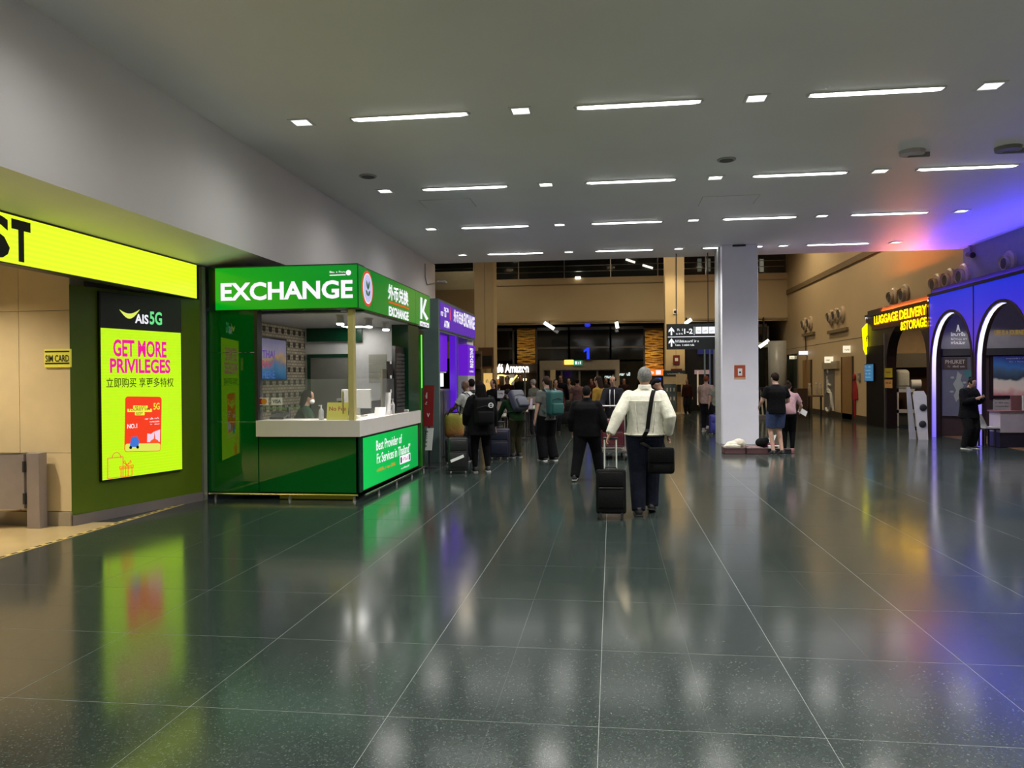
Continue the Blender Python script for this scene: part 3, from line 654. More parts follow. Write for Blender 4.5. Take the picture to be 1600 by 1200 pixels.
# smile swoosh of the logo
def arc_shape(x0, x1, yt, yb1, yb2, n=10):
    up = []; lo = []
    for k in range(n+1):
        u = k/n; x = x0+(x1-x0)*u; sag = math.sin(PI*u)
        up.append((x, yt+(yb1-yt)*sag)); lo.append((x, yt+(yb2-yt)*sag))
    return up+lo[::-1]
sh = arc_shape(186, 219, 483, 490, 498)
MB().poly([ais(*pxs(x, y), SP) for x, y in sh]).build('smile_emblem', emat('smile_lime', (.75, .85, .12), 1.0), t)
# red sim card with its print (mascot left out)
cx0, cx1, cy0, cy1 = 192, 252, 619, 706
def crd(u, v, d): a, za = pxs(194+57*u+1.5*v, 706.5-1.5*u-87*v+ (u*2*v)); return ais(a, za, d)
def rr(u0, v0, u1, v1, r, asp=.65, n=4):
    P = []
    for (cx, cy, st) in ((u1-r, v1-r*asp, 0), (u0+r, v1-r*asp, 1), (u0+r, v0+r*asp, 2), (u1-r, v0+r*asp, 3)):
        for k in range(n+1): an = PI/2*(st+k/n); P.append((cx+r*math.cos(an), cy+r*asp*math.sin(an)))
    return P
card = MB().poly([crd(u, v, .0445) for u, v in rr(0, 0, 1, 1, .08)]).build('sim_card', emat('card_red', (.90, .045, .012), 1.0), t)
MB().poly([crd(u, v, .0455) for u, v in rr(.02, .01, .985, .15, .06)]).build('card_ground', emat('card_lime', (.72, .80, .10), 1.0), card)
for (u0, v0, u1, v1) in ((.22, .78, .62, .84), (.06, .72, .74, .78), (.27, .66, .54, .72)): MB().poly([crd(u, v, .0458) for u, v in rr(u0, v0, u1, v1, .02)]).build('card_title_bar', E_ye, card)
E_dkg = emat('card_dkgreen', (.08, .16, .02), .6)
for (s_, u0, v0, wd, ht) in (('AIR LUCKY', .26, .79, .32, .035), ('TOURIST SIM', .09, .735, .6, .035), ('BUDDY', .31, .672, .18, .035)):
    P = crd(u0, v0, .0462); txt('card_title', s_, E_dkg, card, P, UA, VZ, wd*.52, ht*.85, .01)
txt('card_logo', '5G', E_ye, card, crd(.78, .76, .0462), UA, VZ, .095, .085, .02)
scribble('card_print', E_white, card, crd(.55, .58, .0462), UA, VZ, .22, .022, 12, 1); scribble('card_print', E_white, card, crd(.68, .53, .0462), UA, VZ, .15, .02, 9, 2); scribble('card_print', E_white, card, crd(.7, .485, .0462), UA, VZ, .14, .012, 9, 3)
txt('card_rank', 'NO.1', E_white, card, crd(.07, .42, .0462), UA, VZ, .14, .055, .02)
b = MB(); b.poly([crd(u, v, .046) for u, v in ((.62, .17), (.97, .17), (.97, .4), (.8, .36), (.72, .32), (.62, .33))]); b.build('card_sky', emat('card_sky', (.85, .62, .80), 1), card)
b = MB(); b.poly([crd(u, v, .0466) for u, v in ((.68, .15), (.95, .15), (.92, .2), (.84, .23), (.82, .36), (.80, .23), (.72, .2))]); b.build('card_temple', E_orange, card)
E_cart = emat('card_blue', (.05, .18, .65), 1); b = MB()
b.poly([crd(u, v, .0466) for u, v in ((.14, .09), (.38, .09), (.40, .2), (.34, .28), (.18, .27))]); b.build('card_tuk_tuk', E_cart, card)
b = MB()
for (u, v) in ((.17, .08), (.36, .085)): b.poly([crd(u+.04*math.cos(2*PI*k/10), v+.028*math.sin(2*PI*k/10), .047) for k in range(10)])
b.build('card_wheels', emat('card_ink', (.01, .01, .02), .3), card)
# gift bag and box outlines
def outline(name, pts, r=.0042, closed=True):
    P = [ais(*pxs(x, y), SP+.002) for x, y in pts]; b = MB(); 
    if closed: P = P+[P[0]]
    for a, c in zip(P[:-1], P[1:]): b.tube([a, c], r, 5)
    return b
b = outline('bag', [(168, 748), (168, 716), (192, 713.5), (192, 745)]); P = [(175+7*(1-math.cos(PI*k/8))*1.0, 716-9*math.sin(PI*k/8)) for k in range(9)]
b2 = outline('h', P, closed=False); b.add(b2.v, b2.f); b.build('bag_outline', emat('outline_red', (.75, .10, .06), 1), t)
b = outline('box', [(189, 745.5), (189, 731), (206, 729), (206, 743)]); b2 = outline('x', [(187, 733), (187, 729), (208, 726.5), (208, 730.5)]); b.add(b2.v, b2.f); b2 = outline('y', [(196, 744.5), (196, 728), (200, 727.5), (200, 744)]); b.add(b2.v, b2.f)
b2 = outline('z', [(198, 727), (192, 722), (195, 720), (198, 727), (204, 719.5), (205, 722)]); b.add(b2.v, b2.f); b.build('gift_outline', E_orange, t)

# small sim card wall sign
t = thing('wall_sign', 'small yellow SIM CARD sign on the cream wall corner', 'sign', (-6.12, 7.85, 1.78))
a = at_y(69, 574, 7.83); c = at_y(109, 545, 7.83)
MB().box(a.x, c.x, 7.835, 7.858, a.z, c.z).build('plate', emat('sign_yellow', lin(205, 195, 70), .35, lin(205, 195, 70)), t)
for yy in (549.5, 568): q = at_y(70, yy, 7.83); MB().box(a.x+.01, c.x-.01, 7.830, 7.835, q.z-.008, q.z+.008).build('stripe', K_print, t)
q = at_y(71, 565.5, 7.83); txt('lettering', 'SIM CARD', K_print, t, (q.x, 7.829, q.z), XU, VZ, c.x-q.x-.01, .075, .02)

# shop gate: steel post and hinged panel
t = thing('shop_gate', 'low grey metal swing gate with steel post at the shop entrance', 'gate', (-6.35, 7.7, 0))
a = at_z(42, 826); c = at_z(60, 826.5); zp = at_y(50, 708, a.y).z
M_gate = mat('gate_metal', lin(158, 150, 150), .35, metal=.5)
MB().rbox(a.x, a.x+.155, a.y-.0, a.y+.12, 0, zp, .006, 2).build('post', M_gate, t)
gA = Vector((a.x-.03, a.y-.0, .22)); gB = Vector((a.x-1.4, a.y-.55, .22)); D = gB-gA
l0 = MB().obox(gA, D*.48, (0, 0, zp-.235), (.012, .03, 0)).build('gate_panel', M_gate, t); MB().obox(gA+D*.49, D*.51, (0, 0, zp-.235), (.012, .03, 0)).build('gate_panel', M_gate, t)
MB().obox(gA+VZ*(zp-.235), D, (0, 0, .02), (.016, .04, 0)).build('top_rail', M_steel, t)
for z in (.33, .68): MB().tube([(a.x-.015, a.y-.01, z-.06), (a.x-.015, a.y-.01, z+.06)], .018, 8).build('hinge', M_dark, t)

# ================================================================== GREEN EXCHANGE KIOSK
KX0, KX1, KY0, KY1, KYE = -5.455, -3.32, 9.85, 13.05, 13.87
KZ1, KZF = 3.145, 2.55
M_gl = mat('green_glass_panel', (.0, .13, .012), .03, var=0, coat=1.0, ior=1.55)
M_dgl = mat('dark_green_laminate', (.002, .045, .018), .25, var=.05)
E_gr = emat('fascia_green', (.0, .30, .012), .95, (.0, .1, .01), .15)
def grad_x(m, lo, hi, x0, x1, axis='X'):
    nt = m.node_tree; b = nt.nodes['Principled BSDF']; g = nt.nodes.new('ShaderNodeNewGeometry'); sp = nt.nodes.new('ShaderNodeSeparateXYZ'); mr = nt.nodes.new('ShaderNodeMapRange')
    mr.inputs['From Min'].default_value = x0; mr.inputs['From Max'].default_value = x1; r = nt.nodes.new('ShaderNodeValToRGB'); r.color_ramp.elements[0].color = (*lo, 1); r.color_ramp.elements[1].color = (*hi, 1)
    nt.links.new(g.outputs['Position'], sp.inputs[0]); nt.links.new(sp.outputs[axis], mr.inputs['Value']); nt.links.new(mr.outputs['Result'], r.inputs['Fac']); nt.links.new(r.outputs['Color'], b.inputs['Emission Color'])
    return r
K = thing('exchange_kiosk', 'bright green currency exchange kiosk with lit EXCHANGE fascia and white counter', 'kiosk', ((KX0+KX1)/2, 11.4, 0))
# floor frame, rails and feet
MB().box(KX0+.05, KX1-.08, KY0+.1, KY1, .08, .12).build('base_tray', M_dark, K)
MB().tube([(KX0+.02, KY0-.03, .075), (KX1-.02, KY0-.03, .075)], .016, 8).build('front_rail', mat('brass_rail', (.75, .68, .30), .25, metal=1), K)
MB().tube([(KX1+.06, KY0+.02, .07), (KX1+.06, KY1+.15, .07)], .014, 8).build('side_rail', M_steel, K)
for x, y in ((KX0+.1, KY0), (-4.3, KY0), (KX1-.08, KY0), (KX1+.05, 10.5), (KX1+.05, 11.4), (KX1+.05, 12.3), (KX1+.05, 13.1)): MB().tube([(x, y, 0), (x, y, .075)], [.025, .012], 8).build('foot', M_steel, K)
MB().box(-4.45, KX1-.1, KY0+.02, KY0+.05, .012, .06).build('kick_strip', mat('brass_kick', (.6, .55, .06), .3, metal=.8), K)
# front panels
MB().box(KX0, -4.745, KY0, KY0+.12, .10, 1.045).build('front_panel', M_gl, K)
MB().box(KX0, -4.745, KY0, KY0+.12, 1.05, 1.985).build('front_panel', M_gl, K)
MB().box(KX0, -4.745, KY0, KY0+.12, 1.99, KZF).build('front_panel', M_gl, K)
MB().box(-4.74, KX1-.03, KY0+.02, KY0+.12, .10, .845).build('front_panel', M_gl, K)
MB().box(KX1-.06, KX1-.01, KY0+.02, KY0+.16, .10, .845).build('corner_post_lower', M_dgl, K)
MB().box(-4.78, -4.735, KY0-.004, KY0+.13, 1.07, KZF).build('window_jamb', M_dark, K)
MB().box(KX0-.0, KX0+.06, KY0+.12, KY1, .1, KZ1-.05).build('side_wall', M_dgl, K)
# fascia
f1 = MB().box(KX0+.04, KX1, KY0-.02, KY0+.25, KZF, KZ1).build('fascia_front', M_dgl, K)
ff = panel('light_panel', E_gr, f1, (KX0+.14, KY0-.022, KZF+.012), XU, VZ, KX1-KX0-.145, KZ1-KZF-.03, .006); r = grad_x(E_gr, (0, .40, .012), (0, .20, .010), KX0, KX1)
r.color_ramp.elements.new(.25).color = (0, .30, .010, 1)
def ftxt(name, s_, m, x0, y0_, x1, y1_, bold, par, Y=KY0-.030):
    a = at_y(x0, y1_, Y); c = at_y(x1, y0_, Y); return txt(name, s_, m, par, (a.x, Y, a.z), XU, VZ, c.x-a.x, c.z-a.z, bold)
ftxt('lettering', 'EXCHANGE', E_white, 345, 437, 551, 470.5, .032, f1)
scribble('small_print', E_white, f1, at_y(515, 426.5, KY0-.03), XU, VZ, .22, .025, 12, 5); MB().quad(*[at_y(x, y, KY0-.03) for x, y in ((515, 431), (540, 430), (540, 428.5), (515, 429.5))]).build('small_rule', E_white, f1)
p = at_y(544.5, 426, KY0-.031); MB().poly([(p.x+.036*math.cos(2*PI*k/16), p.y, p.z+.036*math.sin(2*PI*k/16)) for k in range(16)]).build('small_emblem', E_white, f1)
E_gs = emat('side_green', (.0, .20, .020), .85, (.0, .1, .01), .15)
f2 = MB().box(KX1-.25, KX1, KY0+.25, KYE, KZF-.02, KZ1-.01).build('fascia_side', M_dgl, K)
for (ya, yb) in ((KY0, 10.42), (10.44, 12.82), (12.84, KYE)): panel('light_panel', E_gs, f2, (KX1, ya, KZF+.01), YU, VZ, yb-ya, KZ1-KZF-.035, .006)
SX = KX1+.012
c0 = at_x(574.5, 451, SX)
def disc(ry, rz, dx, m, name): return MB().poly([(SX+dx, c0.y+ry*math.cos(2*PI*k/28), c0.z+rz*math.sin(2*PI*k/28)) for k in range(28)]).build(name, m, f2)
disc(.235, .245, 0, emat('ring_red', (.75, .04, .03), .9), 'emblem_ring'); disc(.20, .21, .002, emat('ring_white', (.9, .9, .9), 1), 'emblem_rim'); disc(.185, .195, .003, emat('emblem_lilac', (.55, .55, .85), .9), 'emblem_field')
E_leaf = emat('leaf_green', (.01, .16, .05), .6); b = MB()
for (u, v, L, an) in ((0, -.02, .15, .5), (0, -.02, .15, -.5), (.0, -.10, .12, .9), (0, -.1, .12, -.9)):
    dx, dz = math.sin(an), math.cos(an); P = []
    for k in range(9):
        s_ = k/8; w_ = .028*math.sin(PI*s_)
        P.append((s_*L, w_))
    for k in range(7, 0, -1): s_ = k/8; P.append((s_*L, -.028*math.sin(PI*s_)))
    b.poly([(SX+.005, c0.y+u+dx*a_+dz*w_, c0.z+v+dz*a_-dx*w_) for a_, w_ in P])
b.build('emblem_leaves', E_leaf, f2)
def stxt(name, s_, m, x0, ytl, x1, ybr, zb, zt, bold, par=f2, X=SX):
    a = at_x(x0, 500, X); c = at_x(x1, 500, X); return txt(name, s_, m, par, (X, a.y, zb), YU, VZ, c.y-a.y, zt-zb, bold)
stxt('lettering_chinese', '外币兑换', E_white, 607, 0, 638.5, 0, at_x(607, 468, SX).z, at_x(607, 443, SX).z, .03)
stxt('lettering_side', 'EXCHANGE', E_white, 608, 0, 638.5, 0, at_x(608, 493, SX).z, at_x(608, 478, SX).z, .04)
a = at_x(607.5, 471.5, SX); c = at_x(638.5, 471.5, SX); MB().box(SX-.002, SX+.002, a.y, c.y, a.z-.015, a.z+.015).build('orange_rule', emat('rule_orange', (.7, .12, .01), .8), f2)
a = at_x(657, 498, SX); c = at_x(670, 498, SX)
b = MB(); yk, zk, wk, hk = a.y, a.z, c.y-a.y, .38
b.poly([(SX, yk+wk*u, zk+hk*v) for u, v in ((.0, 0), (.2, 0), (.24, 1), (.04, 1))]); b.poly([(SX, yk+wk*u, zk+hk*v) for u, v in ((.24, .45), (.55, 1), (.78, 1), (.42, .42), (.95, .12), (.72, 0), (.2, .38))]); b.build('k_letter', E_white, f2)
MB().box(SX-.002, SX+.002, yk-.02, yk+wk, zk-.12, zk-.04).build('white_strip', E_white, f2); scribble('strip_print', K_print, f2, (SX+.004, yk, zk-.11), YU, VZ, wk-.05, .05, 10, 6)
MB().box(KX0+.04, KX1-.25, KY0+.25, KY1, KZ1-.06, KZ1-.02).build('roof', M_dark, K)
MB().box(KX0+.06, KX1-.02, KY0+.25, KY1, KZF-.035, KZF-.02).build('kiosk_ceiling', mat('kiosk_ceiling', (.45, .45, .44), .5), K)
# counter and lit side panel
ct = MB(); ct.box(-4.755, KX1+.012, KY0-.03, KY0+.5, .85, 1.065); ct.box(KX1-.5, KX1+.012, KY0+.5, KY1+.05, .85, 1.065)
ct.build('countertop', mat('counter_white', lin(225, 220, 214), .3, var=.02), K)
MB().box(KX1-.06, KX1-.02, KY0+.16, KY1, .10, .845).build('side_panel', M_dark, K)
lp = panel('side_light_panel', emat('panel_green', (.0, .62, .095), .95), K, (KX1-.02, 10.02, .115), YU, VZ, 2.93, .70, .012)
grad_x(MATS['panel_green'], (.0, .56, .085), (.0, .36, .06), 10.0, 13.0, 'Y')
LX = KX1-.006
def ltxt(s_, x0, y0_, x1, y1_, b_=.012, m=E_white):
    a = at_x(x0, y1_, LX); c = at_x(x1, y0_, LX); yy = at_x(x1, y1_, LX).y
    return txt('lettering', s_, m, lp, (LX, a.y, a.z), YU, VZ, c.y-a.y, at_x(x0, y1_-16, LX).z-a.z, b_)
ltxt('Best Provider of', 588, 680, 628, 704.5); ltxt('Fx Services in Thailand”', 589, 697, 641, 725)
scribble('award_line', emat('panel_orange', (.8, .25, .01), .9), lp, at_x(589, 738, LX), YU, VZ, .95, .05, 22, 8)
a = at_x(625, 726, LX); c = at_x(641, 712, LX); MB().box(LX-.001, LX+.002, a.y, c.y, a.z, a.z+.13).build('flag_strip', E_white, lp)
b = MB(); b.box(LX+.002, LX+.003, a.y+.03, a.y+.10, a.z+.02, a.z+.11); b.box(LX+.002, LX+.003, c.y-.10, c.y-.03, a.z+.02, a.z+.11); b.build('flag_print', emat('flag_dark', (.02, .02, .08), .3), lp); scribble('flag_text', emat('flag_pink', (.7, .05, .2), .8), lp, (LX+.003, a.y+.15, a.z+.04), YU, VZ, c.y-a.y-.3, .05, 6, 9)
scribble('web_line', E_white, lp, at_x(627, 733.5, LX), YU, VZ, .5, .03, 16, 10)
# corner post of the window, green column at the far end
MB().rbox(KX1-.16, KX1-.08, KY0+.02, KY0+.12, 1.065, KZF, .008, 2).build('corner_post', mat('cream_post', lin(190, 180, 120), .4), K)
MB().box(KX1-.30, KX1-.02, 12.42, KY1, 1.065, KZF-.02).build('end_column', M_dgl, K)
MB().box(KX1-.30, KX1-.02, KY1, KY1+.05, 0.0, KZF-.02).build('end_panel', M_dgl, K)
# glass screens
M_glass = mat('clear_glass', (.85, .9, .88), .02, alpha=.07, var=0)
MB().box(-4.73, KX1-.17, KY0+.055, KY0+.063, 1.066, 1.62).build('glass_screen', M_glass, K)
MB().box(KX1-.12, KX1-.112, KY0+.14, 12.41, 1.066, 1.62).build('glass_screen', M_glass, K)
MB().tube([(KX1-.24, KY0+.04, 1.15), (KX1-.24, KY0+.04, 1.45)], .012, 8).build('glass_clamp', M_steel, K)
a = at_y(402, 633, KY0+.05); 
b = MB().box(a.x, a.x+.155, KY0+.048, KY0+.054, a.z, a.z+.10); sc = b.build('card_sticker', W_print, K)
b = MB(); 
for dx, m_ in ((.05, 0), (.10, 1)): b.poly([(a.x+dx+.04*math.cos(2*PI*k/16), KY0+.046-.001*m_, a.z+.05+.04*math.sin(2*PI*k/16)) for k in range(16)], m_)
b.build('sticker_discs', [mat('disc_red', (.45, .02, .02), .5), mat('disc_orange', (.75, .30, .02), .5)], sc)
c = at_y(424, 633, KY0+.05); s2 = MB().box(c.x, c.x+.155, KY0+.048, KY0+.054, c.z, c.z+.10).build('card_sticker', W_print, K)
txt('sticker_text', 'VISA', mat('visa_ink', (.02, .03, .12), .5), s2, (c.x+.018, KY0+.046, c.z+.025), XU, VZ, .12, .05, .02)
scribble('glass_decal', mat('decal_green', (.25, .40, .18), .5), K, at_y(404, 640, KY0+.05), XU, VZ, .62, .05, 26, 11)
# inside: patterned wall, back wall, door, notices, TV, track lamps
def wallpaper():
    m = bpy.data.materials.new('wallpaper'); m.use_nodes = True; nt = m.node_tree; b = nt.nodes['Principled BSDF']; b.inputs['Roughness'].default_value = .7
    tc = nt.nodes.new('ShaderNodeNewGeometry'); sp = nt.nodes.new('ShaderNodeSeparateXYZ'); cb = nt.nodes.new('ShaderNodeCombineXYZ')
    nt.links.new(tc.outputs['Position'], sp.inputs[0]); nt.links.new(sp.outputs['Y'], cb.inputs['X']); nt.links.new(sp.outputs['Z'], cb.inputs['Y'])
    br = nt.nodes.new('ShaderNodeTexBrick'); br.offset = 0; br.inputs['Scale'].default_value = 1; br.inputs['Brick Width'].default_value = .23; br.inputs['Row Height'].default_value = .21; br.inputs['Mortar Size'].default_value = .065; br.inputs['Mortar Smooth'].default_value = .1
    br.inputs['Color1'].default_value = (.055, .045, .035, 1); br.inputs['Color2'].default_value = (.09, .07, .05, 1); br.inputs['Mortar'].default_value = (.62, .54, .42, 1)
    b2 = nt.nodes.new('ShaderNodeTexBrick'); b2.offset = .5; b2.inputs['Scale'].default_value = 1; b2.inputs['Brick Width'].default_value = .115; b2.inputs['Row Height'].default_value = .05; b2.inputs['Mortar Size'].default_value = .008
    b2.inputs['Color1'].default_value = (1, 1, 1, 1); b2.inputs['Color2'].default_value = (.75, .75, .75, 1); b2.inputs['Mortar'].default_value = (.4, .38, .34, 1)
    for n in (br, b2): nt.links.new(cb.outputs[0], n.inputs['Vector'])
    mx = nt.nodes.new('ShaderNodeMix'); mx.data_type = 'RGBA'; mx.blend_type = 'MULTIPLY'; mx.inputs[0].default_value = 1
    nt.links.new(br.outputs['Color'], mx.inputs[6]); nt.links.new(b2.outputs['Color'], mx.inputs[7]); nt.links.new(mx.outputs[2], b.inputs['Base Color']); return m
MB().box(KX0+.06, KX0+.09, KY0+.13, KY1, .12, KZF-.04).build('patterned_wall', wallpaper(), K)
M_kw = mat('kiosk_wall_white', (.62, .62, .61), .6)
MB().box(KX0+.09, KX1-.31, KY1-.06, KY1, .12, KZF-.04).build('back_wall', M_kw, K)
d = MB().box(-5.25, -4.55, KY1-.09, KY1-.061, .12, 2.0).build('door', mat('kiosk_door', (.20, .20, .18), .5), K)
fr = MB(); fr.box(-5.31, -5.25, KY1-.1, KY1-.062, .12, 2.06); fr.box(-4.55, -4.49, KY1-.1, KY1-.062, .12, 2.06); fr.box(-5.25, -4.55, KY1-.1, KY1-.062, 2.0, 2.06); fr.build('door_frame', M_dgl, K)
MB().box(-5.3, -4.3, KY1-.14, KY1-.1, 2.28, KZF-.04).build('dark_bulkhead', M_dgl, K)
for z in (1.55, 1.72, 1.89): MB().box(-4.2, -3.88, KY1-.068, KY1-.061, z, z+.155).build('notice_sheet', mat('notice_paper', (.33, .33, .27), .7), K)
tv = thing('television', 'wall mounted television with blue and orange picture inside the kiosk', 'television', (KX0+.1, 11.5, 1.7))
ya, yb = at_x(399, 560, KX0+.13).y-.2, at_x(448, 560, KX0+.13).y; za, zb = at_x(448, 595, KX0+.13).z, at_x(448, 530, KX0+.13).z
MB().box(KX0+.09, KX0+.13, ya, yb, za, zb).build('bezel', M_black, tv)
def tvmat():
    m = bpy.data.materials.new('tv_picture'); m.use_nodes = True; nt = m.node_tree; b = nt.nodes['Principled BSDF']; b.inputs['Base Color'].default_value = (.02, .02, .02, 1); b.inputs['Roughness'].default_value = .2
    g = nt.nodes.new('ShaderNodeNewGeometry'); sp = nt.nodes.new('ShaderNodeSeparateXYZ'); mr = nt.nodes.new('ShaderNodeMapRange'); nt.links.new(g.outputs['Position'], sp.inputs[0])
    n = nt.nodes.new('ShaderNodeTexNoise'); n.inputs['Scale'].default_value = 2.2; nt.links.new(g.outputs['Position'], n.inputs['Vector'])
    ad = nt.nodes.new('ShaderNodeMath'); ad.operation = 'MULTIPLY_ADD'; ad.inputs[1].default_value = .45; nt.links.new(n.outputs['Fac'], ad.inputs[0]); nt.links.new(sp.outputs['Z'], ad.inputs[2])
    mr.inputs['From Min'].default_value = za+.2; mr.inputs['From Max'].default_value = zb+.2; nt.links.new(ad.outputs[0], mr.inputs['Value'])
    r = nt.nodes.new('ShaderNodeValToRGB'); e = r.color_ramp.elements; e[0].color = (.008, .05, .13, 1); e[1].color = (.11, .10, .16, 1)
    for pos, c in ((.3, (.03, .12, .22)), (.45, (.10, .11, .15)), (.55, (.28, .17, .06)), (.68, (.16, .14, .20))): k = e.new(pos); k.color = (*c, 1)
    nt.links.new(mr.outputs['Result'], r.inputs['Fac']); nt.links.new(r.outputs['Color'], b.inputs['Emission Color']); b.inputs['Emission Strength'].default_value = .9; return m
panel('screen', tvmat(), tv, (KX0+.13, ya+.03, za+.03), YU, VZ, yb-ya-.06, zb-za-.06, .003)
E_tvt = emat('tv_title', (.10, .04, .28), .8)
for k, s_ in enumerate(('THAI', 'BAHT', 'HERE')): txt('caption', s_, (E_tvt, emat('tv_red', (.3, .05, .10), .8), emat('tv_blue', (.05, .12, .35), .8))[k], tv, (KX0+.135, ya+.42, zb-.33-.16*k), YU, VZ, .44, .12, .02)
def spot_lamp(x, y, label, power=75):
    t = thing('track_lamp', label, 'lamp', (x, y, KZF-.04), group='spot lamps inside the kiosk')
    MB().box(x-.06, x+.06, y-.02, y+.02, KZF-.06, KZF-.036).build('bracket', M_white, t)
    MB().tube([(x, y, KZF-.06), (x, y-.01, KZF-.16)], [.045, .055], 14).build('housing', mat('lamp_grey', (.4, .4, .4), .4), t)
    MB().tube([(x, y-.01, KZF-.16), (x, y-.012, KZF-.175)], .052, 14).build('lamp', emat('kiosk_lamp', (1, .97, .9), 12), t)
    l = bpy.data.lights.new('lamp_beam', 'SPOT'); l.energy = power; l.spot_size = 2.2; l.spot_blend = .8; l.shadow_soft_size = .05; l.color = (1, .95, .85)
    lo = bpy.data.objects.new('lamp_beam', l); COL.objects.link(lo); lo.parent = t; lo.location = (0, -.01, -.15)
t = thing('added_fill_panel', 'added white fill light panel brightening the back of the exchange kiosk', 'ceiling light', (-4.4, 12.2, KZF-.05))  # added fill light that brightens the kiosk's back wall
MB().box(-4.5, -4.1, 12.35, 12.7, KZF-.05, KZF-.036).build('frame', M_white, t); MB().box(-4.47, -4.13, 12.38, 12.67, KZF-.054, KZF-.05).build('diffuser', emat('fill_panel_glow', (1, .97, .92), 20), t)
spot_lamp(-3.75, 10.35, 'leftmost spot lamp under the kiosk ceiling'); spot_lamp(-3.55, 11.0, 'middle spot lamp under the kiosk ceiling'); spot_lamp(-3.5, 11.7, 'rightmost spot lamp under the kiosk ceiling')

# things on the counter
CT = 1.065
def bottle(x, y, label, h=.2, m=None):
    t = thing('bottle', label, 'bottle', (x, y, CT)); m = m or mat('clear_bottle', (.55, .58, .6), .15, alpha=.7, var=0)
    MB().tube([(x, y, CT), (x, y, CT+.12*h/.2), (x, y, CT+.145*h/.2), (x, y, CT+.155*h/.2)], [.035, .035, .02, .014], 14).build('body', m, t, True)
    MB().tube([(x, y, CT+.155*h/.2), (x, y, CT+.185*h/.2)], .011, 8).build('pump', M_white, t); MB().box(x-.035, x+.01, y-.008, y+.008, CT+.185*h/.2, CT+.2*h/.2).build('nozzle', M_white, t)
p = at_y(502, 657, KY0+.2); bottle(p.x, KY0+.2, 'clear pump bottle of sanitiser left of the yellow card')
t = thing('counter_card', 'yellow counter card reading No Fee Same Rate', 'sign', (at_y(526, 650, KY0+.1).x, KY0+.12, CT))
a = at_y(510, 657, KY0+.1); c = at_y(543, 633, KY0+.1)
MB().obox((a.x, KY0+.1, CT), (c.x-a.x, 0, 0), (0, .04, .235), (0, .004, 0)).build('card', mat('card_yellow', lin(225, 220, 90), .5), t)
MB().obox((a.x+.02, KY0+.2, CT), (c.x-a.x-.04, 0, 0), (0, -.06, .2), (0, .003, 0)).build('prop', MATS['card_yellow'], t)
MB().obox((a.x+.012, KY0+.1+.008, CT+.03), (c.x-a.x-.024, 0, 0), (0, .028, .16), (0, -.002, 0)).build('white_field', W_print, t)
txt('lettering', 'No Fee', mat('red_ink', (.5, .03, .02), .5), t, (a.x+.03, KY0+.120, CT+.125), XU, (0, .04, .235), c.x-a.x-.06, .055, .02); [txt('lettering', s_, K_print, t, (a.x+.02+k*(c.x-a.x-.03)*.53, KY0+.110, CT+.055), XU, (0, .04, .235), (c.x-a.x-.04)*.45, .05, .02) for k, s_ in enumerate(('Same', 'Rate'))]
# rate board: tall dark display with rows
t = thing('rate_board', 'tall black exchange rate display standing on the side counter', 'display', (-3.42, 12.1, CT))
ra, rb = at_x(619, 600, -3.40).y, at_x(637, 600, -3.40).y
MB().box(-3.46, -3.41, ra, rb, CT, at_x(628, 542, -3.4).z).build('frame', M_black, t)
zt_ = at_x(628, 545, -3.4).z; M_row = mat('display_row', (.035, .035, .04), .3); M_rowl = emat('display_digits', (.09, .08, .07), .5)
n = 15
for k in range(n):
    z = CT+.05+(zt_-CT-.12)*k/n; MB().box(-3.41, -3.405, ra+.03, rb-.03, z, z+(zt_-CT-.12)/n*.8).build('row', M_row, t)
    scribble('digits', M_rowl, t, (-3.404, ra+.06, z+.015), YU, VZ, rb-ra-.12, .04, 8, k)
t = thing('display_stand', 'narrow black panel with white marks beside the rate display', 'display', (-3.5, 11.7, CT)); ya_ = at_x(614, 600, -3.44).y
MB().box(-3.47, -3.44, ya_-.25, ya_, CT, at_x(614, 565, -3.44).z).build('panel', M_black, t); MB().box(-3.49, -3.46, ya_-.5, ya_-.27, CT, at_x(610, 577, -3.44).z).build('side_panel', mat('stand_olive', (.09, .085, .06), .5), t)
for z in (1.4, 1.62, 1.85): MB().box(-3.439, -3.436, ya_-.16, ya_-.08, z, z+.05).build('mark', W_print, t)
# computer monitor with backs, printer, small stand, sanitizer, papers, figurine
t = thing('monitor', 'white computer monitor seen from behind on the kiosk desk', 'monitor', (-3.72, 10.75, CT))
MB().rbox(-3.95, -3.50, 10.9, 10.94, CT+.12, CT+.40, .01, 2).build('screen_back', mat('monitor_grey', (.42, .42, .43), .4), t); MB().box(-3.76, -3.68, 10.94, 10.97, CT+.02, CT+.25).build('neck', M_steel, t); MB().box(-3.85, -3.6, 10.88, 11.05, CT, CT+.02).build('base', M_steel, t); MB().box(-3.8, -3.72, 10.895, 10.9, CT+.26, CT+.36).build('sticker', W_print, t)
t = thing('tablet', 'small white tablet on a stand on the side counter', 'tablet', (-3.45, 11.15, CT)); MB().obox((-3.5, 11.05, CT+.0), (.17, 0, 0), (0, .05, .13), (0, .012, 0)).build('slab', W_print, t); MB().box(-3.46, -3.38, 11.07, 11.16, CT, CT+.03).build('foot', M_white, t)
t = thing('leaflet_holder', 'pale folded leaflet holder on the side counter', 'holder', (-3.42, 11.5, CT)); MB().obox((-3.5, 11.45, CT), (.12, .02, 0), (.0, .06, .34), (0, .02, 0)).build('back_plate', M_white, t); MB().box(-3.51, -3.37, 11.43, 11.53, CT, CT+.06).build('tray', M_white, t)
bottle(-3.42, 11.75, 'small white pump bottle beside the rate display', .24, M_white)
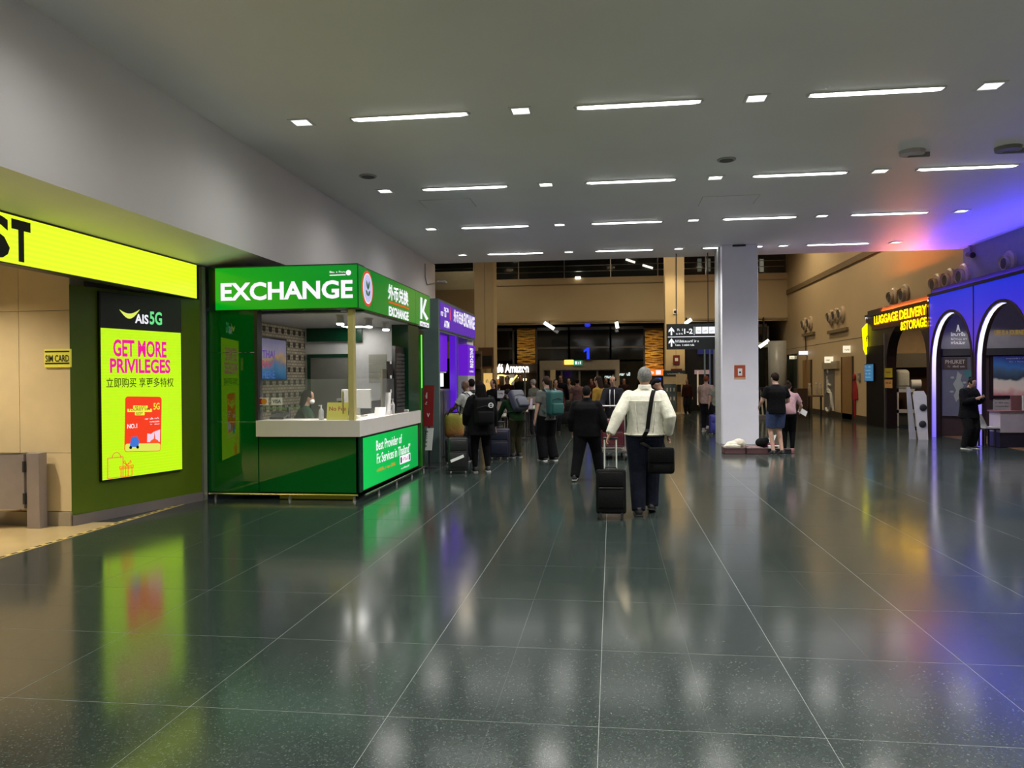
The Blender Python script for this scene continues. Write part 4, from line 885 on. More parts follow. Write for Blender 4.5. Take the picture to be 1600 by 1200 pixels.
t = thing('figurine', 'small white cat shaped figurine on the side counter', 'figurine', (-3.45, 11.62, CT)); MB().ell((-3.45, 11.62, CT+.055), .045, .045, .055).build('body', M_white, t, True); MB().ell((-3.45, 11.62, CT+.135), .038, .038, .035).build('head', M_white, t, True); MB().tube([(-3.42, 11.6, CT+.08), (-3.39, 11.58, CT+.15)], .012, 6).build('arm', M_white, t)
for k, (x, y, lab) in enumerate([(-3.55, 10.3, 'tangle of papers and cable beside the corner post'), (-3.42, 12.45, 'white card reader at the far end of the side counter')]):
    o = MB().rbox(x-.08, x+.08, y-.06, y+.06, CT, CT+.045, .012).build('card_reader' if k else 'paper_stack', W_print if not k else M_white); tag(o, lab, 'paper' if not k else 'card reader')
t = thing('desk_telephone', 'dark desk telephone at the left end of the counter', 'telephone', (-4.6, 10.2, CT)); MB().obox((-4.7, 10.12, CT), (.2, 0, 0), (0, .2, .06), (0, 0, -.02) if False else (0, .004, .03)).build('body', M_dark, t); MB().tube([(-4.69, 10.16, CT+.08), (-4.6, 10.17, CT+.11), (-4.51, 10.16, CT+.08)], .02, 8).build('handset', M_dark, t)
# desk partition inside
o = thing('desk_partition', 'grey desk with black edge behind the side counter', 'desk', (-4.1, 12.2, 0)); MB().box(-4.5, -3.9, 12.2, 12.9, 1.26, 1.30).build('top', mat('desk_top', (.5, .5, .5), .4), o); MB().box(-4.48, -3.92, 12.22, 12.88, 0.12, 1.26).build('body', M_dark, o)

# ---- K machine bay and red stand
t = thing('cash_machine', 'green cash machine with glowing lime edge next to the exchange kiosk', 'cash machine', (-3.9, 13.5, 0))
MB().box(-4.7, -3.45, 13.12, 13.95, 0, KZF-.05).build('body', M_dgl, t); MB().box(-3.375, -3.36, 13.42, 13.44, 1.45, 2.4).build('lime_tube', emat('lime_tube', (.15, 1, .05), 1.2), t)
MB().box(-3.449, -3.38, 13.40, 13.47, .05, 2.4).build('edge_channel', mat('green_edge', (.02, .25, .01), .4), t)
MB().box(-3.449, -3.44, 13.16, 13.38, 1.45, 2.2).build('sign_panel', emat('machine_green', (0, .08, .03), .5), t); MB().box(-3.439, -3.437, 13.2, 13.3, 1.95, 2.1).build('mark', E_white, t)
MB().box(-3.449, -3.41, 13.16, 13.38, 1.1, 1.4).build('screen', emat('machine_amber', (.25, .10, .02), .6), t)
p = at_z(671, 722); t = thing('leaflet_stand', 'leaning red leaflet stand between the green and purple kiosks', 'stand', (-3.2, 13.7, 0))
ry = 13.6; a = at_y(661, 662, ry); c = at_y(678, 602, ry)
MB().obox((a.x+.0, ry, .75), (c.x-a.x-.02, 0, 0), (.0, .10, c.z-.75), (0, .03, 0)).build('red_board', mat('red_board', (.22, .008, .015), .4), t); MB().tube([(a.x+.1, ry+.06, 0), (a.x+.1, ry+.06, .8)], .02, 8).build('pole', M_dark, t); MB().tube([(a.x+.1, ry+.06, 0), (a.x+.1, ry+.06, .02)], .16, 16).build('foot', M_dark, t)
q = at_y(667, 650, ry); txt('script_mark', 'V', W_print, t, (q.x, ry-.006, .92), XU, (0, .1, .7), .05, .07, .01); scribble('script', W_print, t, (q.x+.0, ry+.012, 1.15), (0, .1, .7), (-1, 0, 0), .22, .03, 8, 3)
MB().obox((a.x+.03, ry+.01, .32), (.12, 0, 0), (.04, 0, .40), (0, .02, 0)).build('white_leaflet', W_print, t); scribble('leaflet_print', K_print, t, (a.x+.06, ry+.006, .38), (.04, 0, .40), (-1, 0, .1), .3, .05, 8, 7)

# ================================================================== PURPLE EXCHANGE KIOSK
GX = -3.30; G0, G1 = 14.55, 19.3
def gz(px, py): return at_x(px, py, GX).z
zt_p = at_x(688, 470, GX).z
G0 = at_x(687, 500, GX).y; G1 = at_x(742, 500, GX).y; ZP1 = at_x(688, 470, GX).z; ZP0 = at_x(688, 515, GX).z
Pk = thing('purple_kiosk', 'purple and grey currency exchange kiosk with cash machine beyond the green kiosk', 'kiosk', (GX-.7, (G0+G1)/2, 0))
M_pg = mat('kiosk_grey', lin(105, 125, 125), .4, var=.04)
MB().box(XL+.02, GX, G0-.12, G0, 0, ZP1+.03).build('end_wall', M_pg, Pk)
E_pur = emat('purple_lit', (.085, .015, .38), 1.0); E_pur2 = emat('purple_bright', (.12, .01, .52), 1.0)
f = MB().box(GX-.3, GX, G0, G1, ZP0, ZP1).build('fascia', M_pg, Pk); panel('light_panel', E_pur, f, (GX, G0+.02, ZP0+.02), YU, VZ, G1-G0-.02, ZP1-ZP0-.04, .008)
MB().box(GX-1.4, GX+.0, G0, G1, ZP1, ZP1+.03).build('roof', M_pg, Pk); MB().box(GX-1.4, GX-.02, G0, G1, ZP0-.04, ZP0).build('kiosk_ceiling', M_pg, Pk)
PX_ = GX+.012
def ptxt(s_, x0, x1, py0, py1, b_, name='lettering', m=E_white):
    a = at_x(x0, py1, PX_); c = at_x(x1, py0, PX_); return txt(name, s_, m, f, (PX_, a.y, a.z), YU, VZ, c.y-a.y, at_x(x0, py0, PX_).z-a.z, b_)
ptxt('外币兑换', 709, 724, 483, 503, .03); ptxt('EXCHANGE', 725, 741.5, 488.5, 510, .04); ptxt('ATM', 694, 702, 500, 511, .04); ptxt('SCB', 694, 701, 479.5, 486, .03); scribble('small_line', E_white, f, at_x(689, 493, PX_), YU, VZ, .5, .13, 6, 1)
a = at_x(703.5, 489, PX_); b = MB(); b.poly([(PX_, a.y+.08*u, a.z+.17*v) for u, v in ((0, .8), (.7, 0), (.7, -.7), (0, -1), (-.7, -.7), (-.7, 0))]); b.build('flame_emblem', emat('flame_red', (.7, .05, .12), .9), f)
# recess: purple back, machine, pillar
yA = at_x(706, 560, GX-.35).y; yB = at_x(712, 560, GX-.02).y
MB().box(GX-1.4, GX-1.3, G0, G1, 0, ZP0).build('back_panel', mat('purple_laminate', (.05, .015, .16), .4), Pk)
pil = MB().box(GX-.15, GX-.02, 16.2, 16.35, 0.9, ZP0-.04).build('lit_pillar', emat('pillar_purple', (.11, .012, .62), .8), Pk)
MB().box(GX-.16, GX+.0, 16.35, 16.39, 0, ZP0-.04).build('pillar_edge', M_pg, Pk)
MB().box(GX-.75, GX-.18, G0+.1, 16.1, 1.78, ZP0-.05).build('machine_header', E_pur2, Pk); MB().box(GX-.179, GX-.17, G0+.15, G0+.45, 1.95, 2.15).build('header_mark', E_white, Pk); MB().box(GX-.179, GX-.17, G0+.15, G0+.6, 1.80, 1.88).build('header_mark', E_white, Pk)
MB().box(GX-.75, GX-.2, G0+.05, 16.1, 1.74, 1.775).build('machine_shelf', M_white, Pk)
MB().box(GX-.26, GX-.24, G0+.1, 16.0, 1.45, 1.73).build('lit_panel', emat('machine_white', (.75, .75, 1), 1.4), Pk)
for k in range(2): MB().rbox(GX-.75, GX-.12, G0+.15+k*.75, G0+.8+k*.75, 0, 1.40, .04, 2).build('machine', mat('machine_dark', (.05, .055, .065), .25), Pk)
# vertical exchange box sign
ya_, yb_ = at_x(731, 570, GX-.05).y, at_x(742, 570, GX-.05).y; zb_, zt2 = at_x(738, 587, GX-.05).z, at_x(738, 540, GX-.05).z
bs = MB().box(GX-.4, GX-.05, ya_, yb_, zb_, zt2).build('vertical_sign', E_pur2, Pk)
b = MB()
for k, ch in enumerate('EXCHANGE'): z = zt2-.06-(zt2-zb_-.25)*(k+1)/8; txt('v', ch, None, None, (GX-.045, ya_+.3*(yb_-ya_), z), YU, VZ, .45*(yb_-ya_), (zt2-zb_-.25)/8*.82, .05, mb=b)
b.build('lettering', E_white, bs); scribble('small_print', E_white, bs, (GX-.045, ya_+.2*(yb_-ya_), zb_+.08), YU, VZ, .6*(yb_-ya_), .06, 6, 2)
MB().box(GX-.38, GX-.08, ya_+.1, yb_-.05, zt2, ZP0-.04).build('sign_top', M_white, Pk); MB().box(GX-.4, GX-.05, ya_, yb_, 0, zb_).build('sign_base', mat('kiosk_white', (.6, .6, .62), .4), Pk)
l = bpy.data.lights.new('kiosk_lamp', 'AREA'); l.energy = 6; l.size = .5; l.color = (.9, .9, 1); lo = bpy.data.objects.new('kiosk_lamp', l); COL.objects.link(lo); lo.location = (GX-.5, G0+.6, ZP0-.06)
# ================================================================== RIGHT HAND SHOPS
SXF = 8.25; RU = Vector((0, -1, 0))
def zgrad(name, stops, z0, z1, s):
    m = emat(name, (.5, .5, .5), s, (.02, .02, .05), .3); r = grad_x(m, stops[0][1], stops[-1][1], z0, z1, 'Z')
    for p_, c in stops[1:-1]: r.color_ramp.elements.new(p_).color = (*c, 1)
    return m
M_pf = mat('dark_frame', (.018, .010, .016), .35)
E_blueF = zgrad('blue_led_wash', [(0, (.13, .055, .42)), (.45, (.085, .028, .50)), (.75, (.022, .016, .60)), (1, (.004, .022, .62))], 1.5, 3.68, 1.0)  # glow and gradient imitate LED light falling on the panels
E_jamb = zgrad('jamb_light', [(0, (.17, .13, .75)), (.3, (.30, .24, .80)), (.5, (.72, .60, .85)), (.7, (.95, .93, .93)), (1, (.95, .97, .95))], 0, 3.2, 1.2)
def arch_pts(ya, yb, zs, rise, n=18):
    c = (ya+yb)/2; r = (yb-ya)/2
    return [(c+r*math.cos(PI*k/n), zs+rise*math.sin(PI*k/n)**.85) for k in range(n+1)]      # from yb to ya
def arch_panel(X0, X1, ya, yb, oa, ob, zs, rise, ztop, zb=0):
    """wall panel between X0 and X1 with an arched opening"""
    b = MB(); P = arch_pts(oa, ob, zs, rise)
    for (p, q) in zip(P[:-1], P[1:]):
        for X in (X0, X1): b.quad((X, p[0], p[1]), (X, q[0], q[1]), (X, q[0], ztop), (X, p[0], ztop))
        b.quad((X0, p[0], p[1]), (X1, p[0], p[1]), (X1, q[0], q[1]), (X0, q[0], q[1])); b.quad((X0, p[0], ztop), (X1, p[0], ztop), (X1, q[0], ztop), (X0, q[0], ztop))
    if yb > ob: b.box(X0, X1, ob, yb, zb, ztop)
    if oa > ya: b.box(X0, X1, ya, oa, zb, ztop)
    return b
def arch_band(X, oa, ob, zs, rise, w, t):
    b = MB(); P = [(ob, 0)]+arch_pts(oa, ob, zs, rise)+[(oa, 0)]; Q = [(ob+w, 0)]+arch_pts(oa-w, ob+w, zs, rise+w)+[(oa-w, 0)]
    for i in range(len(P)-1):
        a, c, d, e = P[i], P[i+1], Q[i+1], Q[i]
        b.add([(X, *a), (X, *c), (X, *d), (X, *e), (X-t, *a), (X-t, *c), (X-t, *d), (X-t, *e)], [(0,1,2,3),(7,6,5,4),(0,4,5,1),(2,6,7,3),(1,5,6,2),(3,7,4,0)])
    return b
S = thing('arched_shop', 'blue lit shop front with glowing arched doorways on the right', 'shop front', (SXF, 18, 0))
ZS, RISE, ZT = 1.75, 1.40, 3.68
for (ya, yb, oa, ob) in ((18.92, 21.40, 18.98, 21.27), (16.43, 18.88, 16.47, 18.78), (13.95, 16.39, 14.0, 16.3)):
    arch_panel(SXF, SXF+.2, ya, yb, oa, ob, ZS, RISE, ZT-.03).build('facade_panel', E_blueF, S)
    arch_band(SXF, oa+.005, ob-.005, ZS, RISE, .07, .02).build('arch_trim', M_pf, S)
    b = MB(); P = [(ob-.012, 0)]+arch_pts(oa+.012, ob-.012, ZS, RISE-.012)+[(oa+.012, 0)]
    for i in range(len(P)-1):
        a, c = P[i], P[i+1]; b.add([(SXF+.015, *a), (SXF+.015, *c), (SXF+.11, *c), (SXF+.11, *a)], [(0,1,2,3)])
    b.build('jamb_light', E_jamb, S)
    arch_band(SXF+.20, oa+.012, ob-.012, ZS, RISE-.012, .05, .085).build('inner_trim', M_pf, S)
for y in (21.40, 18.90, 16.41): MB().box(SXF-.01, SXF+.2, y-.02, y+.02, 0, ZT).build('divider', M_pf, S)
MB().box(SXF-.02, SXF+.36, 13.95, 21.42, ZT-.03, ZT+.02).build('top_trim', M_pf, S)
MB().box(SXF-.01, SXF+.03, 14.2, 21.3, ZT+.02, ZT+.04).build('cove_light', emat('blue_cove', (.07, .045, 1), 110), S); MB().box(SXF-.035, SXF-.02, 13.95, 21.42, ZT-.03, ZT+.042).build('added_lip', M_pf, S); MB().box(SXF+.05, SXF+.08, 13.95, 21.42, ZT+.02, ZT+.16).build('parapet', M_pf, S)  # lip and parapet added to hide the strip and shade the wall
# interior: end wall facing the hall, back wall, floor, ceiling
EY = 21.50
M_shopg = mat('shop_grey', (.36, .36, .37), .5); M_shopd = mat('shop_plum', (.045, .028, .032), .5)
zbm = at_y(1495, 545, EY).z
MB().box(SXF+.34, 12.5, EY, EY+.1, zbm, ZT).build('end_wall_upper', M_shopg, S); MB().box(SXF+.34, 12.5, EY, EY+.1, 0, zbm-.18).build('end_wall_lower', M_shopd, S)
MB().box(SXF+.34, 12.5, EY-.10, EY+.1, zbm-.18, zbm).build('end_wall_beam', mat('beam_dark', (.06, .06, .065), .4), S)
MB().box(12.4, 12.5, 13.9, EY, 0, ZT).build('shop_back_wall', M_shopd, S); MB().box(SXF+.36, 12.5, 13.9, EY, ZT-.1, ZT-.05).build('shop_ceiling', mat('shop_ceiling', (.4, .4, .42), .6), S)
MB().box(SXF+.36, 12.5, 13.9, EY, 0, .012).build('shop_floor', mat('shop_floor_wood', (.16, .09, .05), .35), S)
def ey(px, py, d=.012): return at_y(px, py, EY-d)
a = ey(1488, 532); lt = mat('shop_white_letters', (.85, .85, .85), .4, emit=(.8, .8, .8), es=.5, var=0)
for k, (py, wd, n_) in enumerate(((525, .36, 7), (531, .40, 12), (538, .40, 10))): p = ey(1486, py); scribble('logo_line', lt, S, p, XU, VZ, wd, (.1, .05, .09)[k], n_, k+20)
p = ey(1494, 518); txt('logo_mark', 'A', lt, S, p, XU, VZ, .10, .18, .03)
p = ey(1554, 526); q = ey(1600, 522); txt('lettering', 'LIFE IS A JOURNEY', mat('gold_letters_glow', (.45, .30, .08), .3, metal=.7, emit=(.5, .33, .08), es=.5, var=0), S, p, XU, VZ, q.x-p.x+.05, .17, .02)  # slight glow put into the letters so they show up
# phuket map poster
t = thing('map_poster', 'framed PHUKET island map poster inside the first blue arch', 'poster', (ey(1495, 650).x, EY-.03, .6))
a = ey(1472, 650, .04); c = ey(1519, 557, .04)
MB().box(a.x, c.x, EY-.05, EY-.01, a.z, c.z).build('board', mat('map_grey', (.13, .14, .20), .5), t)
h0, h1 = ey(1473, 577, .05), ey(1511, 559, .05); MB().box(h0.x, h1.x, EY-.065, EY-.051, h0.z, h1.z).build('title_plate', mat('map_plate', (.07, .05, .045), .5), t)
p = ey(1477, 568.5, .07); q = ey(1508, 562, .07); M_mw = mat('map_white', (.55, .5, .45), .5, var=0); txt('lettering', 'PHUKET', M_mw, t, p, XU, VZ, q.x-p.x, q.z-p.z, .015); p = ey(1481, 574, .07); scribble('subtitle', M_mw, t, p, XU, VZ, .42, .05, 14, 3)
MB().poly([tuple(ey(x, y, .053)) for x, y in ((1496, 580), (1503, 586), (1501, 594), (1506, 602), (1502, 612), (1499, 622), (1494, 628), (1490, 618), (1494, 610), (1489, 600), (1494, 592))]).build('island', mat('map_island', (.32, .36, .34), .5), t)
MB().poly([tuple(ey(x, y, .0525)) for x, y in ((1505, 579), (1518, 578), (1518, 592), (1510, 590))]).build('sea', mat('map_teal', (.05, .20, .20), .5), t)
for (x, y) in ((1488, 590), (1487, 612), (1507, 598)): MB().ell(tuple(ey(x, y, .052)), .05, .004, .03).build('islet', MATS['map_island'], t)
# beach poster
t = thing('beach_poster', 'large framed beach landscape poster inside the second blue arch', 'poster', (ey(1570, 650).x, EY-.03, 1.0))
a = ey(1552, 618, .04); c = ey(1612, 556, .04)
def beach():
    m = bpy.data.materials.new('beach_print'); m.use_nodes = True; nt = m.node_tree; b = nt.nodes['Principled BSDF']; b.inputs['Roughness'].default_value = .4
    g = nt.nodes.new('ShaderNodeNewGeometry'); sp = nt.nodes.new('ShaderNodeSeparateXYZ'); n = nt.nodes.new('ShaderNodeTexNoise'); n.inputs['Scale'].default_value = 3
    nt.links.new(g.outputs['Position'], sp.inputs[0]); nt.links.new(g.outputs['Position'], n.inputs['Vector']); ad = nt.nodes.new('ShaderNodeMath'); ad.operation = 'MULTIPLY_ADD'; ad.inputs[1].default_value = .35
    nt.links.new(n.outputs['Fac'], ad.inputs[0]); nt.links.new(sp.outputs['Z'], ad.inputs[2]); mr = nt.nodes.new('ShaderNodeMapRange'); mr.inputs['From Min'].default_value = a.z+.17; mr.inputs['From Max'].default_value = c.z+.17
    nt.links.new(ad.outputs[0], mr.inputs['Value']); r = nt.nodes.new('ShaderNodeValToRGB'); e = r.color_ramp.elements; e[0].color = (.30, .10, .12, 1); e[1].color = (.02, .02, .16, 1)
    for p_, cc in ((.18, (.45, .36, .33)), (.38, (.40, .36, .34)), (.45, (.02, .03, .05)), (.6, (.04, .07, .12)), (.72, (.03, .10, .28))): k = e.new(p_); k.color = (*cc, 1)
    nt.links.new(mr.outputs['Result'], r.inputs['Fac']); nt.links.new(r.outputs['Color'], b.inputs['Base Color']); nt.links.new(r.outputs['Color'], b.inputs['Emission Color']); b.inputs['Emission Strength'].default_value = .35; return m
MB().box(a.x, c.x, EY-.04, EY-.02, a.z, c.z).build('print', beach(), t); b = MB(); b.box(a.x-.08, a.x, EY-.05, EY-.01, a.z-.08, c.z+.08); b.box(a.x, c.x, EY-.05, EY-.01, c.z, c.z+.08); b.box(a.x, c.x, EY-.05, EY-.01, a.z-.08, a.z); b.build('frame', M_pf, t)
p = ey(1572, 561, .045); scribble('caption', M_mw, t, p, XU, VZ, .6, .035, 22, 4); p = ey(1577, 566, .045); scribble('caption', M_mw, t, p, XU, VZ, .5, .03, 18, 5)
t = thing('price_sheet', 'pale printed price sheet below the beach poster', 'notice', (ey(1564, 650).x, EY-.03, .7)); a = ey(1552, 650, .03); c = ey(1580, 620, .03); MB().box(a.x, c.x, EY-.03, EY-.012, a.z, c.z).build('sheet', mat('sheet_grey', (.42, .40, .42), .5), t)
for k in range(5): scribble('print_line', M_dark, t, (a.x+.05, EY-.033, a.z+.06+k*.09), XU, VZ, c.x-a.x-.1, .03, 16, k)
# service counter with laptop and screen board
cy = 18.1; p = at_y(1562, 680, cy)
t = thing('service_counter', 'white topped service counter with dark base in the second arch', 'counter', (p.x+.6, cy, 0)); a = at_y(1563, 676, cy); c = at_y(1598, 644, cy)
MB().box(a.x, c.x+.8, cy, cy+.5, a.z, c.z).build('front_panel', mat('counter_lilac', (.42, .38, .42), .4), t); MB().box(a.x+.0, c.x+.8, cy+.03, cy+.5, 0.012, a.z).build('base', mat('counter_navy', (.02, .018, .035), .4), t); MB().box(a.x-.03, c.x+.83, cy-.03, cy+.53, c.z, c.z+.03).build('top', mat('counter_rose', (.20, .09, .09), .4), t)
a2 = at_y(1580, 642, cy+.2); c2 = at_y(1599, 618, cy+.2); o = thing('display_board', 'dark rose display board standing on the service counter', 'board', (a2.x, cy+.2, c.z+.03)); MB().box(a2.x, c2.x, cy+.2, cy+.24, c.z+.03, c2.z).build('board', MATS['counter_rose'], o); MB().box(c2.x-.03, c2.x, cy+.18, cy+.26, c.z+.03, c2.z).build('edge', W_print, o)
p = at_y(1552, 667, cy+.1); t = thing('laptop', 'open laptop on the shelf beside the service counter', 'laptop', (p.x, cy+.1, p.z)); zsh = p.z
MB().box(p.x-.2, a.x-.02, cy, cy+.35, zsh-.03, zsh).build('base', mat('laptop_white', (.6, .6, .62), .3), t); MB().obox((p.x-.16, cy+.02, zsh), (0, .3, 0), (-.13, 0, .28), (.012, 0, .005)).build('lid', MATS['laptop_white'], t)
t = thing('side_table', 'small dark side table carrying the laptop', 'table', (p.x, cy+.2, 0)); MB().box(p.x-.22, a.x-.01, cy-.01, cy+.36, zsh-.06, zsh-.031).build('top', M_dark, t)
for dx in (-.2, .0): 
    for dy in (.02, .32): MB().box(p.x+dx-.015, p.x+dx+.015, cy+dy-.015, cy+dy+.015, .012, zsh-.06).build('leg', M_dark, t)
# interior lamps
for (x, y) in ((9.6, 19.8), (10.6, 18.0)):
    t = thing('shop_spot', 'small ceiling lamp inside the arched shop', 'lamp', (x, y, ZT-.12), group='arched shop lamps'); MB().tube([(x, y, ZT-.1), (x, y, ZT-.13)], .07, 12).build('lamp', emat('shop_lamp', (1, .9, .85), 5), t)
    l = bpy.data.lights.new('shop_light', 'SPOT'); l.energy = 70; l.spot_size = 2.4; l.shadow_soft_size = .1; l.color = (1, .9, .9); lo = bpy.data.objects.new('shop_light', l); COL.objects.link(lo); lo.location = (x, y, ZT-.15)

# ---- luggage shop
L = thing('luggage_shop', 'dark luggage delivery and storage shop with yellow lit letters', 'shop front', (SXF, 24, 0))
LZ = 3.52; la, lb = 21.46, 26.5; oa, ob = 21.62, 24.62
arch_panel(SXF+.02, SXF+.30, la, lb, oa, ob, 1.9, 1.28, LZ).build('facade', mat('plum_facade', (.022, .012, .014), .35), L)
MB().box(SXF, SXF+.32, la, lb, LZ, LZ+.04).build('top_trim', M_pf, L)
E_yl = emat('luggage_letters', (2.2, 1.2, .0), 3.0, (.8, .6, 0))
MB().box(SXF-.02, SXF+.018, at_x(1449, 480, SXF).y-.0, at_x(1363, 490, SXF).y, 3.05, 3.40).build('backing', mat('sign_backing', (.10, .03, .01), .5), L)
def rtxt(s_, x0, x1, py0, py1, X, par, m, b_, name='lettering', depth=.05):
    a = at_x(x0, py1, X); c = at_x(x1, py0, X); return txt(name, s_, m, par, (X, a.y, a.z), RU, VZ, a.y-c.y, at_x(x0, py0, X).z-a.z, b_, depth=depth)
rtxt('LUGGAGE DELIVERY', 1366, 1447.5, 494.5, 507.5, SXF-.05, L, E_yl, .008); rtxt('&STORAGE', 1407, 1447.5, 503, 516.5, SXF-.05, L, E_yl, .008)
MB().box(SXF-.0, SXF+.04, 21.5, 25.2, LZ+.04, LZ+.06).build('cove_light', emat('orange_cove', (1, .25, .03), 380), L); MB().box(SXF-.025, SXF-.01, la, lb, LZ, LZ+.063).build('added_lip', M_pf, L); MB().box(SXF+.07, SXF+.10, 21.46, 26.5, LZ+.04, LZ+.2).build('parapet', M_pf, L)  # added lip and parapet screen the orange strip's light
# interior of the luggage shop
LY = 26.5; zc = at_y(1400, 553, LY).z
MB().box(SXF+.3, 12, LY, LY+.1, 0, LZ).build('end_wall', mat('luggage_wall', lin(180, 150, 110), .6), L); MB().box(SXF+.3, 12, LY-.5, LY-.02, zc-.45, zc).build('hanging_beam', mat('beam_brown', (.12, .10, .07), .5), L)
MB().box(SXF+.32, 12, LY-.06, LY-.01, 0, zc-.45).build('dark_panel', mat('panel_brown', (.055, .022, .010), .5), L); MB().box(SXF+.3, 12, la+.2, LY, LZ-.1, LZ-.05).build('shop_ceiling', MATS['luggage_wall'], L); MB().box(11.9, 12, la+.2, LY, 0, LZ).build('shop_back_wall', MATS['panel_brown'], L)
MB().box(SXF-.02, SXF+.02, 24.70, 24.74, 0, 2.9).build('edge_strip', M_steel, L)
MB().box(SXF, SXF+.018, 24.85, 26.4, 0, 2.55).build('black_panel', mat('gloss_black', (.006, .005, .006), .5, spec=.15), L)
# blue screen, notices, hex sign
t = thing('wall_screen', 'blue information screen on the black panel of the luggage shop', 'screen', (SXF, 26, 2.0)); a = at_x(1352, 596, SXF-.02); c = at_x(1366, 568, SXF-.02)
MB().box(SXF-.045, SXF-.002, c.y, a.y, a.z, c.z).build('bezel', M_black, t); panel('picture', emat('screen_blue', (.05, .22, .42), .7), t, (SXF-.045, a.y-.02, a.z+.02), RU, VZ, a.y-c.y-.04, c.z-a.z-.04, .004)
for k in range(4): scribble('print_line', emat('screen_pale', (.3, .55, .7), .7), t, (SXF-.051, a.y-.1, a.z+.12+.11*k), RU, VZ, (a.y-c.y)*.6, .05, 7, k)
for k, (y0_, y1_, col, lab) in enumerate(((575, 590, lin(190, 170, 30), 'yellow notice beside the luggage shop opening'), (593, 606, lin(215, 160, 90), 'orange and white notice under the yellow one'))):
    a = at_x(1381.5, y1_, SXF-.01); c = at_x(1394, y0_, SXF-.01); t = thing('shop_notice', lab, 'notice', (SXF, a.y, a.z), group='notices on the luggage shop'); panel('sheet', mat('notice_%d' % k, col, .5), t, (SXF+.0-.002, a.y+.0, a.z), RU, VZ, a.y-c.y, c.z-a.z, .004); scribble('print', K_print, t, (SXF-.008, a.y-.15, (a.z+c.z)/2), RU, VZ, (a.y-c.y)*.6, .06, 6, k)
t = thing('hexagon_sign', 'bright yellow lit hexagonal blade sign on the luggage shop corner', 'sign', (SXF-.2, 26.3, 2.3))
hp = [at_y(x, y, 26.35) for x, y in ((1348.5, 513), (1356, 504.5), (1361.5, 511), (1362.5, 545), (1354, 554), (1350.5, 545))]
MB().prism(hp, (0, .12, 0)).build('light_box', emat('hex_yellow', (1, .92, .0), 1.3), t); p = at_y(1353, 534, 26.34); txt('mark', 'fr', M_blk, t, p, XU, VZ, .12, .2, .02)
MB().box(hp[3].x, SXF+.02, 26.39, 26.43, 2.6, 3.2).build('bracket', M_pf, t); q = at_y(1352, 499, 26.35); scribble('script_above', E_white, t, q, XU, VZ, .25, .1, 4, 9)
# shelf rack with white rolls
ry = 25.6; a = at_y(1402, 660, ry); c = at_y(1432, 607, ry)
t = thing('storage_rack', 'white storage rack with dark shelves inside the luggage shop', 'rack', ((a.x+c.x)/2, ry, 0)); zr = at_y(1415, 608, ry).z
for x in (a.x, c.x-.05): 
    for y in (ry, ry+.5): MB().box(x, x+.05, y, y+.05, 0, zr).build('upright', M_white, t)
for z in (zr-.1, zr-.75): MB().box(a.x, c.x, ry, ry+.55, z, z+.1).build('shelf', M_white, t)
MB().box(a.x+.06, c.x-.06, ry+.05, ry+.5, .05, zr-.78).build('fabric_cover', mat('rack_fabric', (.06, .06, .05), .8), t)
o = thing('wrapped_bale', 'large white wrapped bale standing on the rack', 'bale', (a.x+.3, ry+.25, zr)); MB().rbox(a.x+.02, a.x+.42, ry+.05, ry+.45, zr+.003, zr+.62, .12, 4).build('wrap', mat('wrap_white', (.55, .55, .5), .5, bump=.3, bscale=20), o, True); MB().box(a.x+.05, a.x+.4, ry+.04, ry+.046, zr+.1, zr+.12).build('band', M_grey, o)
o = thing('film_roll', 'white roll of wrapping film lying on the rack', 'roll', (a.x+.65, ry+.2, zr)); MB().tube([(a.x+.45, ry+.1, zr+.15), (a.x+.72, ry+.05, zr+.15)], .145, 20).build('film', W_print, o); MB().tube([(a.x+.722, ry+.05, zr+.15), (a.x+.74, ry+.047, zr+.15)], .05, 12).build('core', mat('card_core', (.4, .3, .2), .7), o)
l = bpy.data.lights.new('luggage_light', 'AREA'); l.energy = 40; l.size = .8; l.color = (1, .78, .5); lo = bpy.data.objects.new('luggage_light', l); COL.objects.link(lo); lo.location = (10, 24.2, LZ-.12)
# leaning white board with holes
p = at_z(1440, 687); t = thing('leaning_board', 'tall white rounded board with two dark bumps standing for holes leaning beside the arch', 'board', (p.x, p.y, 0)); a = at_y(1427, 600, p.y); c = at_y(1450, 600, p.y); zb1 = at_y(1440, 611, p.y).z
b = MB(); xw = c.x-a.x-.08; P = [(a.x+.12, 0), (c.x, 0), (c.x-.02, zb1-.12), (c.x-.08, zb1), (c.x-.3, zb1), (c.x-.34, zb1-.1)]
MB().prism([(x, p.y+.04*z, z) for x, z in P], (0, .04, 0)).build('board', mat('board_white', (.5, .49, .5), .4), t); MB().prism([(a.x-.06, p.y+.1, 0), (a.x+.10, p.y+.1, 0), (c.x-.36, p.y+.16, zb1+.1), (c.x-.45, p.y+.16, zb1+.1)], (0, .03, 0)).build('rear_leg', mat('board_grey', (.3, .3, .32), .5), t)
for z in (zb1*.32, zb1*.66): MB().ell((a.x+.20+z*.05, p.y+.04*z-.01, z), .09, .03, .09).build('hole_bump', M_dark, t, True)  # dark bumps stand for the holes in the board

